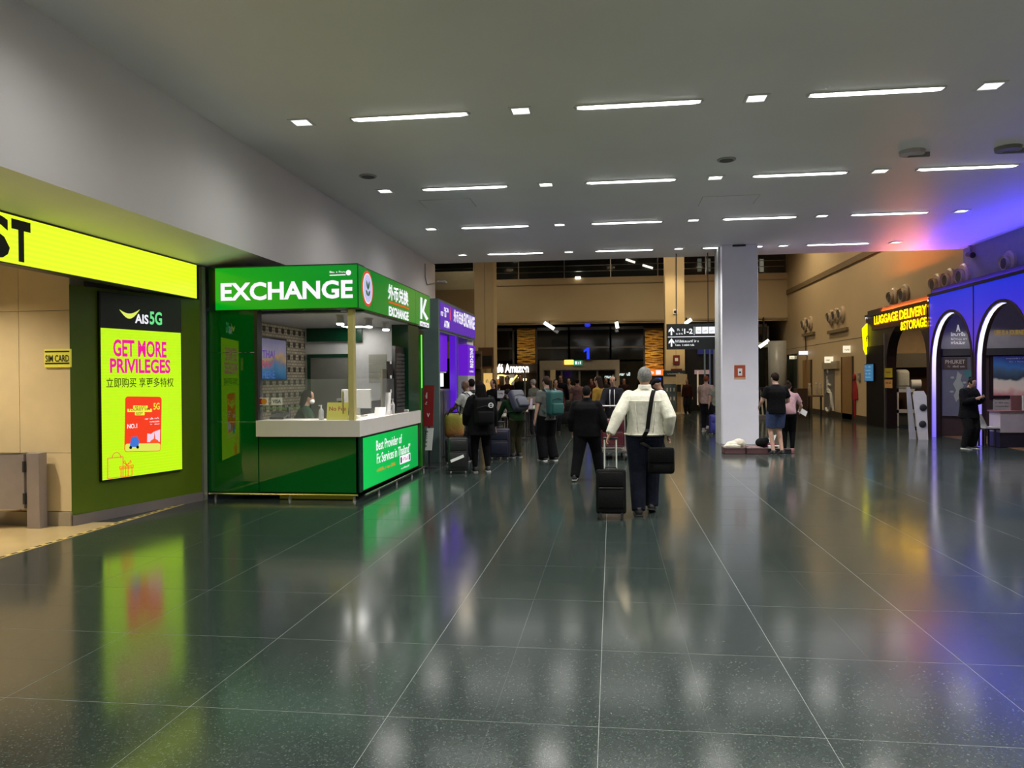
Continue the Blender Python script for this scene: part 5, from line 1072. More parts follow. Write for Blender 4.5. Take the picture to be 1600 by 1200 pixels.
# ---- right wall: air nozzles
M_noz = mat('nozzle_white', lin(190, 170, 140), .4); M_nzd = mat('nozzle_dark', (.05, .04, .035), .6)
def nozzle(px, py, dia, label):
    XR = 8.668 if px > 1500 else 8.75
    p = at_x(px, py, XR); r = dia/2; t = thing('air_nozzle', label, 'air nozzle', (XR, p.y, p.z), group='round air nozzles on the right wall')
    MB().tube([(XR, p.y, p.z), (XR-.06, p.y, p.z), (XR-.09, p.y, p.z)], [r, r, r*.86], 22, side=(0, 1, 0)).build('flange', M_noz, t)
    MB().tube([(XR-.09, p.y, p.z), (XR-.15, p.y-.02, p.z-.02), (XR-.17, p.y-.02, p.z-.02)], [r*.62, r*.66, r*.56], 20, side=(0, 1, 0)).build('drum', M_noz, t)
    MB().tube([(XR-.171, p.y-.02, p.z-.02), (XR-.175, p.y-.02, p.z-.02)], r*.46, 18, side=(0, 1, 0)).build('mouth', M_nzd, t)
for k, (x, y, d, lab) in enumerate([(1259, 507, .62, 'first air nozzle of the far pair on the beige wall'), (1267.5, 505, .62, 'second air nozzle of the far pair on the beige wall'), (1300, 496, .62, 'left air nozzle of the middle trio'), (1308.5, 493.5, .62, 'centre air nozzle of the middle trio'), (1317, 491, .62, 'right air nozzle of the middle trio'), (1398, 465, .60, 'left air nozzle of the pair above the luggage letters'), (1416, 460, .62, 'right air nozzle of the pair above the luggage letters'), (1466, 444, .58, 'left air nozzle above the blue arch shop'), (1486, 437, .60, 'centre air nozzle above the blue arch shop'), (1508, 431, .62, 'right air nozzle above the blue arch shop'), (1580, 410, .52, 'air nozzle on the grey wall at the right edge')]): 
    nozzle(x, y, d, lab)
# panel recesses around the far nozzles
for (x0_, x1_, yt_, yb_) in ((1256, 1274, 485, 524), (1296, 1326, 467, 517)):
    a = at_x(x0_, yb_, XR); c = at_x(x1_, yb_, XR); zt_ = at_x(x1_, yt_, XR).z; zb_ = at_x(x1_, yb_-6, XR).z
    o = MB().box(XR-.10, XR-.001, c.y, a.y, zb_-.12, zb_).build('wall_ledge', MATS['cornice_brown']); tag(o, 'dark ledge under the %s' % ('far nozzle pair' if x0_ == 1256 else 'nozzle trio'), 'ledge')
# security camera by the ceiling
p = at_x(1516, 398, XR-.15); t = thing('dome_camera', 'small dark security camera at the ceiling corner on the right', 'camera', (p.x, p.y, CZ)); MB().box(p.x-.03, p.x+.03, p.y-.03, p.y+.03, p.z, CZ+.0).build('bracket', M_grey, t); MB().tube([(p.x, p.y-.13, p.z-.03), (p.x, p.y+.1, p.z+.02)], .07, 12).build('body', M_dark, t)

# ---- doors, signs and desk along the right wall
def wq(px, py, d=0): return at_x(px, py, XR-d)
def wall_plate(name, m, par, x0_, y0_, x1_, y1_, d0, d1):
    a = wq(x0_, y1_); c = wq(x1_, y0_); return MB().box(XR-d1, XR-d0, c.y, a.y, wq(x0_, y1_).z, wq(x0_, y0_).z).build(name, m, par)
d3 = thing('door_3', 'grey lift door with a large white wheelchair symbol', None, (XR, wq(1296, 650).y, 0), kind='structure')
a = wq(1288, 600); c = wq(1304, 600); zdoor = wq(1288, 577).z
M_doorg = mat('door_grey', (.16, .145, .13), .4); M_db = mat('door_brown', lin(150, 115, 70), .45)
MB().box(XR-.02, XR-.001, c.y, a.y, 0, zdoor).build('door_leaf', M_doorg, d3); a2 = wq(1312, 600); MB().box(XR-.10, XR-.001, a2.y, a.y, zdoor, zdoor+.30).build('lintel', mat('lintel_beige', lin(160, 145, 115), .5), d3)
# wheelchair symbol
wc_y, wc_z = wq(1295.5, 636).y, .62; b = MB(); R_ = .45; X_ = XR-.03
b.tube([(X_, wc_y+R_*math.cos(PI*(.25+1.5*k/16)+.0)*1.0, wc_z+R_*math.sin(PI*(.25+1.5*k/16))) for k in range(17)], .055, 6)
b.tube([(X_, wc_y+.05, wc_z+1.0), (X_, wc_y, wc_z+.35), (X_, wc_y-.45, wc_z+.3), (X_, wc_y-.75, wc_z-.4)], .06, 6); b.tube([(X_, wc_y, wc_z+.65), (X_, wc_y-.4, wc_z+.62)], .05, 6)
b.ell((X_, wc_y+.06, wc_z+1.22), .03, .13, .13); b.build('wheelchair_symbol', mat('symbol_white', (.6, .58, .52), .5), d3)
d4 = thing('door_4', 'tall brown door next to the red figure symbol', None, (XR, wq(1325, 650).y, 0), kind='structure'); a = wq(1317, 600); c = wq(1333, 600)
MB().box(XR-.03, XR-.001, c.y, a.y, 0, wq(1317, 558).z).build('door_leaf', M_db, d4); MB().box(XR-.05, XR-.001, c.y-.08, c.y, 0, wq(1317, 558).z).build('frame', MATS['brown_skirting'], d4); MB().box(XR-.05, XR-.001, a.y, a.y+.08, 0, wq(1317, 558).z).build('frame', MATS['brown_skirting'], d4)
d5 = thing('door_5', 'narrow brown doorway left of the wheelchair door', None, (XR, wq(1260, 650).y, 0), kind='structure'); a = wq(1255, 600); c = wq(1268, 600); MB().box(XR-.03, XR-.001, c.y, a.y, 0, wq(1255, 563).z).build('door_leaf', M_db, d5); MB().box(XR-.06, XR-.001, c.y-.15, c.y, 0, wq(1255, 563).z).build('frame', MATS['brown_skirting'], d5)
wing = thing('window_2', 'greenish glass panel at the end of the right wall', None, (XR, wq(1240, 650).y, 0), kind='structure'); a = wq(1228, 600); c = wq(1247, 600); MB().box(XR-.02, XR-.001, c.y, a.y, .2, 2.7).build('glass_pane', mat('green_glass', (.08, .10, .07), .1, var=0), wing); MB().box(XR-.05, XR-.001, c.y-.08, c.y, 0, 2.7).build('mullion', M_mull, wing)
t = thing('restroom_sign', 'lit white direction sign with a dark pictogram above the doors', 'sign', (XR-.3, wq(1260, 550).y, 2.6)); Y_ = wq(1262, 550).y; a = at_y(1248, 555, Y_); c = at_y(1274, 547.5, Y_)
MB().box(a.x, c.x+.4, Y_, Y_+.12, a.z, c.z).build('box', mat('sign_beige', lin(120, 105, 85), .5), t); MB().box(a.x, c.x-.2, Y_-.01, Y_, a.z+.02, c.z-.02).build('lit_face', emat('sign_lit', (.9, .9, 1), 1.3), t); MB().box(c.x-.2, c.x, Y_-.012, Y_, a.z+.0, c.z).build('pictogram_field', mat('navy', (.02, .025, .06), .5), t); MB().prism([(c.x-.16, Y_-.016, a.z+.04), (c.x-.04, Y_-.016, a.z+.04), (c.x-.1, Y_-.016, c.z-.05)], (0, .003, 0)).build('pictogram', E_white, t); MB().box(a.x+.3, a.x+.34, Y_+.04, Y_+.08, c.z, c.z+.9).build('hanger', M_dark, t); MB().box(a.x+.3, XR, Y_+.04, Y_+.08, c.z+.86, c.z+.9).build('hanger_arm', M_dark, t)
for k, (x0_, x1_, y0_, y1_, lab) in enumerate([(1234, 1242, 556, 561, 'small glowing lamp box far along the right wall'), (1289, 1302, 557, 567, 'glowing sign box above the wheelchair door'), (1318, 1329, 540, 551, 'glowing sign box above the tall brown door')]):
    Y_ = wq(x1_, y1_).y; a = at_y(x0_, y1_, Y_); c = at_y(x1_, y0_, Y_); t = thing('sign_box', lab, 'sign', (XR-.3, Y_, a.z), group='glowing sign boxes on the right wall')
    MB().box(a.x, c.x, Y_, Y_+.08, a.z, c.z).build('lit_face', emat('sign_box_lit', (.95, .85, .6), 1.0), t); MB().box(c.x, max(c.x+.05, XR), Y_+.02, Y_+.06, a.z+.1, c.z-.1).build('bracket', M_grey, t); scribble('print', mat('sign_ink', (.3, .25, .15), .5), t, (a.x+.04, Y_-.004, (a.z+c.z)/2-.05), XU, VZ, (c.x-a.x)*.7, .08, 4, k)
# red figure symbol on wall
t = thing('figure_symbol', 'red woman shaped symbol standing out from the wall', 'sign', (XR, wq(1336, 640).y, .3)); y_ = wq(1336.5, 620).y; X_ = XR-.04; zt_ = wq(1336, 583).z; sc_ = (zt_-wq(1336, 652).z)
M_redf = mat('symbol_red', (.36, .012, .02), .4)
MB().ell((X_, y_, zt_-.08*sc_), .03, .14, .09*sc_, 14, 8).build('head', M_redf, t, True); zz_ = lambda f_: zt_-f_*sc_
MB().prism([(X_, y_-.12, zz_(.17)), (X_, y_-.30, zz_(.35)), (X_, y_-.34, zz_(.58)), (X_, y_-.10, zz_(.60)), (X_, y_-.07, zz_(1)), (X_, y_+.07, zz_(1)), (X_, y_+.10, zz_(.60)), (X_, y_+.34, zz_(.58)), (X_, y_+.30, zz_(.35)), (X_, y_+.12, zz_(.17))], (.03, 0, 0)).build('body', M_redf, t)
t = thing('wall_frame', 'small framed call panel right of the red figure', 'panel', (XR, wq(1343, 590).y, 1.9)); a = wq(1341.5, 595); c = wq(1345, 583); MB().box(XR-.04, XR-.001, c.y, a.y, a.z, c.z).build('plate', M_grey, t); MB().box(XR-.045, XR-.04, c.y+.08, a.y-.08, a.z+.1, c.z-.1).build('inset', MATS['cream_board'], t)
# reception desk with bottles
dY = 33.5; a = at_z(1246, 652); t = thing('service_desk', 'dark brown desk with tall front panel near the restroom doors', 'desk', (7.9, a.y, 0)); Y_ = a.y; c = at_y(1262, 607, Y_)
MB().box(a.x, c.x, Y_, Y_+.6, 0, c.z).build('front_panel', mat('desk_brown', (.05, .025, .015), .5), t); e_ = at_y(1287, 617, Y_); MB().box(c.x, min(e_.x, XR-.05), Y_+.05, Y_+.7, at_y(1262, 618, Y_).z-.06, at_y(1262, 618, Y_).z).build('table_top', mat('desk_top_brown', (.14, .09, .05), .4), t); zt_ = at_y(1262, 618, Y_).z
for x in (c.x+.05, min(e_.x, XR-.05)-.1): MB().box(x, x+.06, Y_+.1, Y_+.16, 0, zt_-.06).build('leg', M_dark, t)
for k, (px, h_) in enumerate(((1268, .42), (1279, .45), (1285, .42))):
    x = min(at_y(px, 610, Y_).x, XR-.25); o = thing('dispenser', ('left', 'middle', 'right')[k]+' pale dispenser standing on the brown desk', 'dispenser', (x, Y_+.3, zt_), group='dispensers on the brown desk'); MB().tube([(x, Y_+.3, zt_), (x, Y_+.3, zt_+h_*.7), (x, Y_+.3, zt_+h_)], [.06, .06, .03], 10).build('body', mat('dispenser_pale', (.5, .42, .3), .4), o); MB().tube([(x, Y_+.3, zt_+h_), (x, Y_+.3, zt_+h_+.06)], .05, 10).build('cap', M_white, o)

# ================================================================== HANGING SIGN, PILLAR POSTER
HY = 19.75; t = thing('hanging_sign', 'black hanging direction sign with white arrows left of the white pillar', 'sign', (2.0, HY, 2.3))
a = at_y(1042, 546, HY); c = at_y(1123, 505, HY); HW = c.x-a.x; HH = c.z-a.z
MB().box(a.x, c.x, HY, HY+.14, a.z, c.z).build('board', mat('sign_board_black', (.010, .013, .013), .4), t); MB().box(c.x, PX0-.05, HY+.04, HY+.10, c.z-.25, c.z-.1).build('bracket', M_dark, t)
for x in (a.x+.25, c.x-.25): MB().tube([(x, HY+.07, c.z), (x, HY+.07, CZ)], .012, 6).build('hanger_rod', M_dark, t)
E_ws = emat('sign_white', (.9, .92, .95), 1.0)
def hs(u, v, d=.006): return (a.x+HW*u, HY-d, a.z+HH*v)
MB().box(a.x+HW*.02, c.x-HW*.02, HY-.006, HY-.002, a.z+HH*.475, a.z+HH*.5).build('divider', E_ws, t)
for v0 in (.56, .11):
    P = [(.085, 0), (.085, .17), (.045, .11), (.045, .19), (.10, .32), (.155, .19), (.155, .11), (.115, .17), (.115, 0)]
    MB().poly([hs(u-.01, v0+v) for u, v in P]).build('arrow', E_ws, t)
scribble('small_text', E_ws, t, hs(.165, .72), XU, VZ, HW*.15, HH*.09, 8, 31); scribble('small_text', E_ws, t, hs(.165, .58), XU, VZ, HW*.15, HH*.09, 9, 32)
txt('lettering', '1-2', E_ws, t, hs(.335, .60), XU, VZ, HW*.165, HH*.21, .03); MB().box(a.x+HW*.525, a.x+HW*.533, HY-.006, HY-.002, a.z+HH*.55, a.z+HH*.88).build('rule', E_ws, t)
for k in range(3):
    pb = MB().rbox(a.x+HW*(.555+.128*k), a.x+HW*(.672+.128*k), HY-.006, HY-.001, a.z+HH*.6, a.z+HH*.87, .002, 1).build('pictogram', E_ws, t); scribble('pictogram_print', mat('pict_grey', (.3, .3, .3), .5), pb, hs(.58+.128*k, .68, .008), XU, VZ, HW*.07, HH*.06, 4, 40+k)
scribble('thai_line', E_ws, t, hs(.165, .27), XU, VZ, HW*.45, HH*.10, 22, 33); scribble('english_line', E_ws, t, hs(.165, .13), XU, VZ, HW*.37, HH*.08, 22, 34)
t = thing('pillar_poster', 'small orange poster fixed to the white pillar', 'poster', (3.0, PY, 1.6)); a = at_y(1147.5, 592, PY-.01); c = at_y(1164.5, 570, PY-.01)
MB().box(a.x, c.x, PY-.012, PY-.001, a.z, c.z).build('sheet', mat('poster_rust', lin(178, 80, 50), .5), t); q = at_y(1153, 587, PY-.02); MB().box(q.x, q.x+.10, PY-.015, PY-.012, q.z, q.z+.17).build('phone_picture', W_print, t); MB().box(q.x+.03, q.x+.07, PY-.018, PY-.015, q.z+.06, q.z+.10).build('phone_mark', K_print, t); b = MB(); b.box(a.x, c.x, PY-.014, PY-.0115, c.z-.012, c.z); b.box(a.x, c.x, PY-.014, PY-.0115, a.z, a.z+.03); b.build('border', mat('poster_cream', lin(220, 180, 130), .5), t)
o = MB().box(PX0+.25, PX0+.55, PY-.02, PY-.0, CZ-.05, CZ-.01).build('cable_grommet', M_dark); tag(o, 'dark cable slot at the top of the white pillar', 'vent')
# ================================================================== PEOPLE
RM = []           # (object, voxel, smooth)
def ik(S, W, a, b, hint):
    S, W = Vector(S), Vector(W); d = W-S; L = min(d.length, (a+b)*.995)
    if d.length < 1e-6: d = Vector((0, 0, -1))
    n = d.normalized(); x = (a*a-b*b+L*L)/(2*L); h = math.sqrt(max(a*a-x*x, 0)); hv = Vector(hint); hv = hv-n*hv.dot(n)
    if hv.length < 1e-6: hv = Vector((0, -1, 0))
    return S+n*x+hv.normalized()*h, S+n*L
def sub(P, R, n=3):     # densify a polyline with radii
    oP, oR = [], []
    for i in range(len(P)-1):
        for k in range(n):
            f = k/n; oP.append(Vector(P[i]).lerp(Vector(P[i+1]), f)); a, b = R[i], R[i+1]
            a = a if isinstance(a, tuple) else (a, a); b = b if isinstance(b, tuple) else (b, b); oR.append((a[0]+(b[0]-a[0])*f, a[1]+(b[1]-a[1])*f))
    oP.append(Vector(P[-1])); oR.append(R[-1]); return oP, oR
SKIN = {'light': (.50, .30, .22), 'tan': (.36, .20, .13), 'brown': (.16, .085, .05)}
def person(label, X, Y, heading=0, h=1.7, skin='tan', top=None, bottom=None, shoe=(.02, .02, .02), sole=None, hair=((.012, .009, .008), 'short'),
           feet=((-.10, 0, 0), (.10, 0, 0)), hands=((-.27, .02, .84), (.27, .02, .84)), lean=0, drop=0, py=0, head=(0, 0), bulk=1.0, vox=.016, face=False, fingers=False, group=None, knee=(0, 1, 0), elbow=None, mask=None):
    s = h/1.75
    T = thing('person', label, 'person', (X, Y, 0), math.radians(heading), group)
    ref = lambda p: Vector(p)*s
    pel = Vector((0, py, .95-drop)); Rl = Matrix.Rotation(-math.radians(lean), 3, 'X')
    def up(p): p = Vector(p); return pel + ((Rl @ (p-Vector((0, 0, .95)))) if p.z > .95 else p-Vector((0, 0, .95)))
    tside = (1, 0, 0)
    sh = [up((sx*.178*(.7+.3*bulk), 0, 1.395)) for sx in (-1, 1)]
    hp = [pel+Vector((sx*.095, 0, -.02)) for sx in (-1, 1)]
    el, wr = [], []
    for i, sx in enumerate((-1, 1)):
        e, w_ = ik(sh[i], hands[i], .285, .25, elbow[i] if elbow else (sx*.55, -1, -.2)); el.append(e); wr.append(w_)
    kn, an = [], []
    for i, sx in enumerate((-1, 1)):
        f = feet[i]; k, a = ik(hp[i], (f[0], f[1]-.03, .085+f[2]), .445, .425, knee); kn.append(k); an.append(a)
    nk = up((0, .005, 1.475)); hy, hpch = math.radians(head[0]), math.radians(head[1])
    Rh = Rl @ Matrix.Rotation(math.radians(lean)*.55, 3, 'X') @ Matrix.Rotation(hy, 3, 'Z') @ Matrix.Rotation(-hpch, 3, 'X')
    hc = nk+Rh @ Vector((0, .025, .145))
    H = lambda p: hc+Rh @ Vector(p)
    B = bulk
    # ---- body: one surface welded by a voxel remesh
    b = MB()
    P, R = sub([up((0, 0, z)) for z in (.84, .95, 1.06, 1.18, 1.32, 1.42, 1.475)], [(.12*B, .10*B), (.155*B, .112*B), (.138*B, .10*B), (.142*B, .102*B), (.165*B, .112*B), (.135*B, .085*B), (.06, .06)], 2); b.tube(P, R, 14, tside)
    b.tube([up((0, 0, 1.44)), nk+Rh @ Vector((0, .012, .06))], [.06, .054], 12)
    prof = [(-.118, .022, .030, .030), (-.105, .040, .044, .026), (-.08, .052, .062, .018), (-.045, .063, .076, .008), (0, .071, .090, 0), (.04, .075, .096, -.004), (.075, .068, .088, -.006), (.10, .048, .064, -.006), (.114, .022, .03, -.006)]
    b.tube([H((0, yo, z)) for z, _, _, yo in prof], [(a_, c_) for _, a_, c_, _ in prof], 16, Rh @ Vector((1, 0, 0)))
    b.tube([H((0, .088, .02)), H((0, .108, -.022)), H((0, .092, -.035))], [.010, .015, .012], 8)
    for sx in (-1, 1): b.ell(H((sx*.076, -.008, -.005)), .010, .02, .032, 8, 6, Rh)
    for i, sx in enumerate((-1, 1)):
        P, R = sub([sh[i]+(hp[0]+hp[1])*0, el[i], wr[i]], [.055*B, .044, .029], 4); b.tube(P, R, 10)
        d = (wr[i]-el[i]).normalized(); pm = wr[i]+d*.075
        side = d.cross(Vector((sx, 0, 0))).normalized() if abs(d.x) < .9 else Vector((0, 1, 0))
        nrm = d.cross(side).normalized()
        b.tube([wr[i]-d*.01, wr[i]+d*.035, pm, pm+d*.015], [(.026, .018), (.040, .016), (.042, .015), (.036, .012)], 10, side)
        if fingers:
            for k in range(4):
                o_ = pm+side*(.030-.020*k)+d*.005; L_ = (.066, .076, .072, .056)[k]; c1 = o_+d*L_*.5+nrm*(-sx*.004); c2 = o_+d*L_*.8-nrm*(sx*.022); c3 = o_+d*L_*.75-nrm*(sx*.04)
                b.tube([o_, c1, c2, c3], [.0095, .009, .0085, .0075], 7)
            o_ = wr[i]+d*.035+side*.036; b.tube([o_, o_+side*.022+d*.025-nrm*(sx*.01), o_+side*.02+d*.05-nrm*(sx*.025)], [.012, .011, .009], 7)
        else:
            for k in range(4): o_ = pm+side*(.030-.020*k); b.tube([o_, o_+d*.045, o_+d*.075-nrm*(sx*.02)], [.0105, .0105, .009], 6)
            o_ = wr[i]+d*.03+side*.03; b.tube([o_, o_+side*.025+d*.04], [.013, .011], 6)
        P, R = sub([hp[i], kn[i], an[i]], [.088*B, .056, .038], 4); b.tube(P, R, 12)
        b.ell(kn[i].lerp(an[i], .3)+Vector((0, -.012, 0)), .048, .052, .11, 10, 8)
        f = feet[i]; ty = math.atan2(f[3], 1) if len(f) > 3 else 0; pit = f[4] if len(f) > 4 else 0
        fd = Vector((math.sin(ty), math.cos(ty)*math.cos(pit), -math.sin(pit))); b.tube([an[i]-fd*.03-Vector((0, 0, .045)), an[i]+fd*.06-Vector((0, 0, .045)), an[i]+fd*.17-Vector((0, 0, .06))], [(.034, .04), (.04, .036), (.036, .018)], 10)
    b.v = [tuple(Vector(v)*s) for v in b.v]
    o = b.build('body', mat('skin_'+skin, SKIN[skin], .55, var=.08, scale=20), T, True, True); RM.append((o, vox if fingers else vox, 2))
    # ---- top
    tp = dict(col=(.02, .02, .02), name='black', sleeve='long', hem=.86, fat=.026, collar=False, flare=0.0); tp.update(top or {})
    g = tp['fat']; b = MB(); zs = [tp['hem'], .95, 1.06, 1.18, 1.32, 1.40, 1.455, 1.49]; rs = [(.158*B+g+tp['flare'], .118*B+g+tp['flare']), (.160*B+g, .118*B+g), (.148*B+g, .11*B+g), (.15*B+g, .11*B+g), (.172*B+g, .118*B+g), (.165*B+g*.6, .092*B+g*.7), (.115*B, .078), (.068, .066)]
    if tp['hem'] > .95: zs[1] = tp['hem']+.03
    P, R = sub([up((0, 0, z)) for z in zs], rs, 2); b.tube(P, R, 16, tside)
    for i, sx in enumerate((-1, 1)):
        dl = up((sx*.16, 0, 1.43)); b.ell(tuple(sh[i]), .048*B+g*.5, .052*B+g*.5, .05*B+g*.4, 10, 8)
        if tp['sleeve'] == 'long':
            end = wr[i]; P, R = sub([sh[i], el[i], end], [.050*B+g*.55, .048*B+g*.6, .038+g*.45], 4)
        elif tp['sleeve'] == 'short': P, R = sub([sh[i], sh[i].lerp(el[i], .72)], [.052*B+g*.5, .054*B+g*.7], 4)
        else: P, R = [sh[i], sh[i]+Vector((0, 0, -.01))], [.05, .05]
        b.tube(P, R, 12)
    if tp['collar']: b.tube([up((0, -.005, 1.46)), nk+Vector((0, -.002, .025)), nk+Vector((0, -.004, .055))], [(.085, .082), (.078, .078), (.074, .074)], 14)
    b.v = [tuple(Vector(v)*s) for v in b.v]
    o = b.build(tp.get('kind', 'top'), cloth(tp['name'], tp['col'], tp.get('var', .18)), T, True, True); RM.append((o, vox, 2)); tp['obj'] = o
    # ---- bottom
    bt = dict(col=(.012, .012, .016), name='black_trousers', len='long', fat=.02, hem=.075); bt.update(bottom or {}); g = bt['fat']; b = MB()
    P, R = sub([pel+Vector((0, 0, z)) for z in (-.13, -.06, 0)], [(.13*B, .10*B), (.16*B+g*.7, .115*B+g), (.158*B+g*.5, .113*B+g*.7)], 2); P += [up((0, 0, 1.03))]; R += [(.15*B+g*.3, .108*B+g*.3)]; b.tube(P, R, 14, tside)
    for i in (0, 1):
        if bt['len'] == 'long': P, R = sub([hp[i], kn[i], an[i]+Vector((0, 0, -.03))], [.092*B+g, .066+g*1.2, bt['hem']*.85], 4)
        else: P, R = sub([hp[i], hp[i].lerp(kn[i], .82)], [.094*B+g, .088+g], 4)
        b.tube(P, R, 12)
    b.v = [tuple(Vector(v)*s) for v in b.v]
    o = b.build(bt.get('kind', 'trousers' if bt['len'] == 'long' else 'shorts'), cloth(bt['name'], bt['col']), T, True, True); RM.append((o, vox, 2))
    # ---- shoes
    for i in (0, 1):
        f = feet[i]; ty = math.atan2(f[3], 1) if len(f) > 3 else 0; pit = f[4] if len(f) > 4 else 0
        Mf = Matrix.Translation(an[i]) @ Matrix.Rotation(-ty, 4, 'Z') @ Matrix.Rotation(-pit, 4, 'X')
        if shoe is not None:
            b = MB(); b.tube([(0, -.075, -.048), (0, -.055, -.045), (0, .02, -.04), (0, .09, -.052), (0, .15, -.060), (0, .175, -.064)], [(.028, .03), (.041, .046), (.043, .048), (.046, .034), (.04, .024), (.022, .014)], 12, tside); b.tube([(0, -.03, -.05), (0, -.03, .02)], [.046, .044], 10)
            b.xf(Mf); b.v = [tuple(Vector(v)*s) for v in b.v]; so = b.build('shoe', mat('shoe_%d' % int(sum(shoe)*999), shoe, .55), T, True, True)
            b = MB(); b.rbox(-.045, .045, -.085, .185, -.085, -.066, .008, 2); b.xf(Mf); b.v = [tuple(Vector(v)*s) for v in b.v]; b.build('sole', mat('sole_%d' % int(sum(sole or (.02,))*999), sole or (.02, .02, .02), .6), so, False, True)
    # ---- hair
    hcol, style = hair; hm = mat('hair_%s' % '_'.join(str(int(c*1000)) for c in hcol), hcol, .85, var=.35, scale=60, bump=.5, bscale=120, spec=.08); b = MB()
    if style == 'bald': b = None
    elif style == 'cap':
        b.ell(H((0, -.006, .045)), .083, .103, .082, 16, 10, Rh); b.tube([H((0, .07, .045)), H((0, .165, .035))], [(.07, .008), (.055, .005)], 12, Rh @ Vector((1, 0, 0)))
    else:
        b.ell(H((0, -.016, .026)), .082, .099, .100, 18, 12, Rh); b.ell(H((0, -.042, -.005)), .070, .060, .068, 14, 10, Rh)
        if style == 'long': b.tube([H((0, -.05, .02)), H((0, -.068, -.08)), H((0, -.085, -.20)), H((0, -.10, -.30))], [(.084, .06), (.088, .05), (.09, .038), (.06, .018)], 14, Rh @ Vector((1, 0, 0)))
        if style == 'pony': b.tube([H((0, -.09, .03)), H((0, -.13, .0)), H((0, -.135, -.12)), H((0, -.12, -.24))], [.035, .04, .035, .012], 10)
        if style == 'bun': b.ell(H((0, -.10, .085)), .042, .042, .042)
        if style == 'hood': b.tube([H((0, -.03, .06)), H((0, -.045, -.04)), H((0, -.05, -.13)), H((0, -.045, -.20))], [(.093, .085), (.102, .085), (.118, .09), (.14, .09)], 16, Rh @ Vector((1, 0, 0)))
    if b: b.v = [tuple(Vector(v)*s) for v in b.v]; o = b.build('cap' if style == 'cap' else 'hair', hm, T, True, True); RM.append((o, min(vox, .014), 1))
    if face:
        for sx in (-1, 1):
            b = MB().ell(H((sx*.030, .090, .008)), .012, .006, .006, 8, 6, Rh); b.v = [tuple(Vector(v)*s) for v in b.v]; b.build('eye', K_print, T, True, True)
            b = MB().tube([H((sx*.016, .096, .026)), H((sx*.045, .086, .026))], .004, 5); b.v = [tuple(Vector(v)*s) for v in b.v]; b.build('eyebrow', hm, T, True, True)
        b = MB().ell(H((0, .089, -.062)), .022, .006, .006, 8, 6, Rh); b.v = [tuple(Vector(v)*s) for v in b.v]; b.build('mouth', mat('lips', (.28, .10, .08), .5), T, True, True)
    if mask:
        b = MB().ell(H((0, .058, -.055)), .062, .058, .048, 14, 8, Rh); b.v = [tuple(Vector(v)*s) for v in b.v]; b.build('face_mask', W_print, T, True, True)
    Mw = Matrix.Translation((X, Y, 0)) @ Matrix.Rotation(math.radians(heading), 4, 'Z')
    T_info = dict(T=T, M=Mw, s=s, wr=[w_*s for w_ in wr], up=lambda p: up(p)*s, sh=[q*s for q in sh], world=lambda p: Mw @ (Vector(p)*s), lean=lean, hc=hc*s)
    return T_info
def worn(name, label, cat, pi, p, rot=0, lean=None):
    """a thing carried by a person, placed in that person's frame (local metres, unscaled)"""
    t = thing(name, label, cat, pi['M'] @ (Vector(p)), 0); ROOT[t.name] = Vector((0, 0, 0))
    e = pi['M'].to_euler(); t.rotation_euler = (math.radians(-(pi['lean'] if lean is None else lean)), 0, e.z+rot); t.rotation_mode = 'XYZ'
    if pi['lean'] or lean: t.rotation_euler = (Matrix.Rotation(e.z+rot, 3, 'Z') @ Matrix.Rotation(-math.radians(pi['lean'] if lean is None else lean), 3, 'X')).to_euler()
    return t
def backpack(label, pi, m, w=.30, hgt=.44, d=.17, z=1.02, y=-.16, x=0, straps=True, mb=None):
    t = worn('backpack', label, 'backpack', pi, pi['up']((x, y, z))); s = 1
    MB().rbox(-w/2, w/2, -d, 0, 0, hgt, .06, 4).build('main_compartment', m, t, True, True)
    MB().rbox(-w*.4, w*.4, -d-.05, -d+.03, .03, hgt*.5, .03, 3).build('front_pocket', m, t, True, True)
    MB().tube([(-w*.42, -d-.004, hgt*.62), (0, -d-.012, hgt*.70), (w*.42, -d-.004, hgt*.62)], .006, 6).build('zip', M_dark, t, False, True)
    MB().tube([(-.04, -.03, hgt), (-.03, -.03, hgt+.04), (.03, -.03, hgt+.04), (.04, -.03, hgt)], .008, 6).build('grab_loop', m, t, False, True)
    if straps:
        for sx in (-1, 1): MB().tube([(sx*.10, -.01, hgt*.9), (sx*.12, .06, hgt+.03), (sx*.125, .20, hgt+.0), (sx*.135, .285, hgt-.12), (sx*.15, .26, hgt*.4), (sx*.15, .02, .06)], [(.022, .006)]*6, 6, (1, 0, 0)).build('strap', m, t, True, True)
    return t

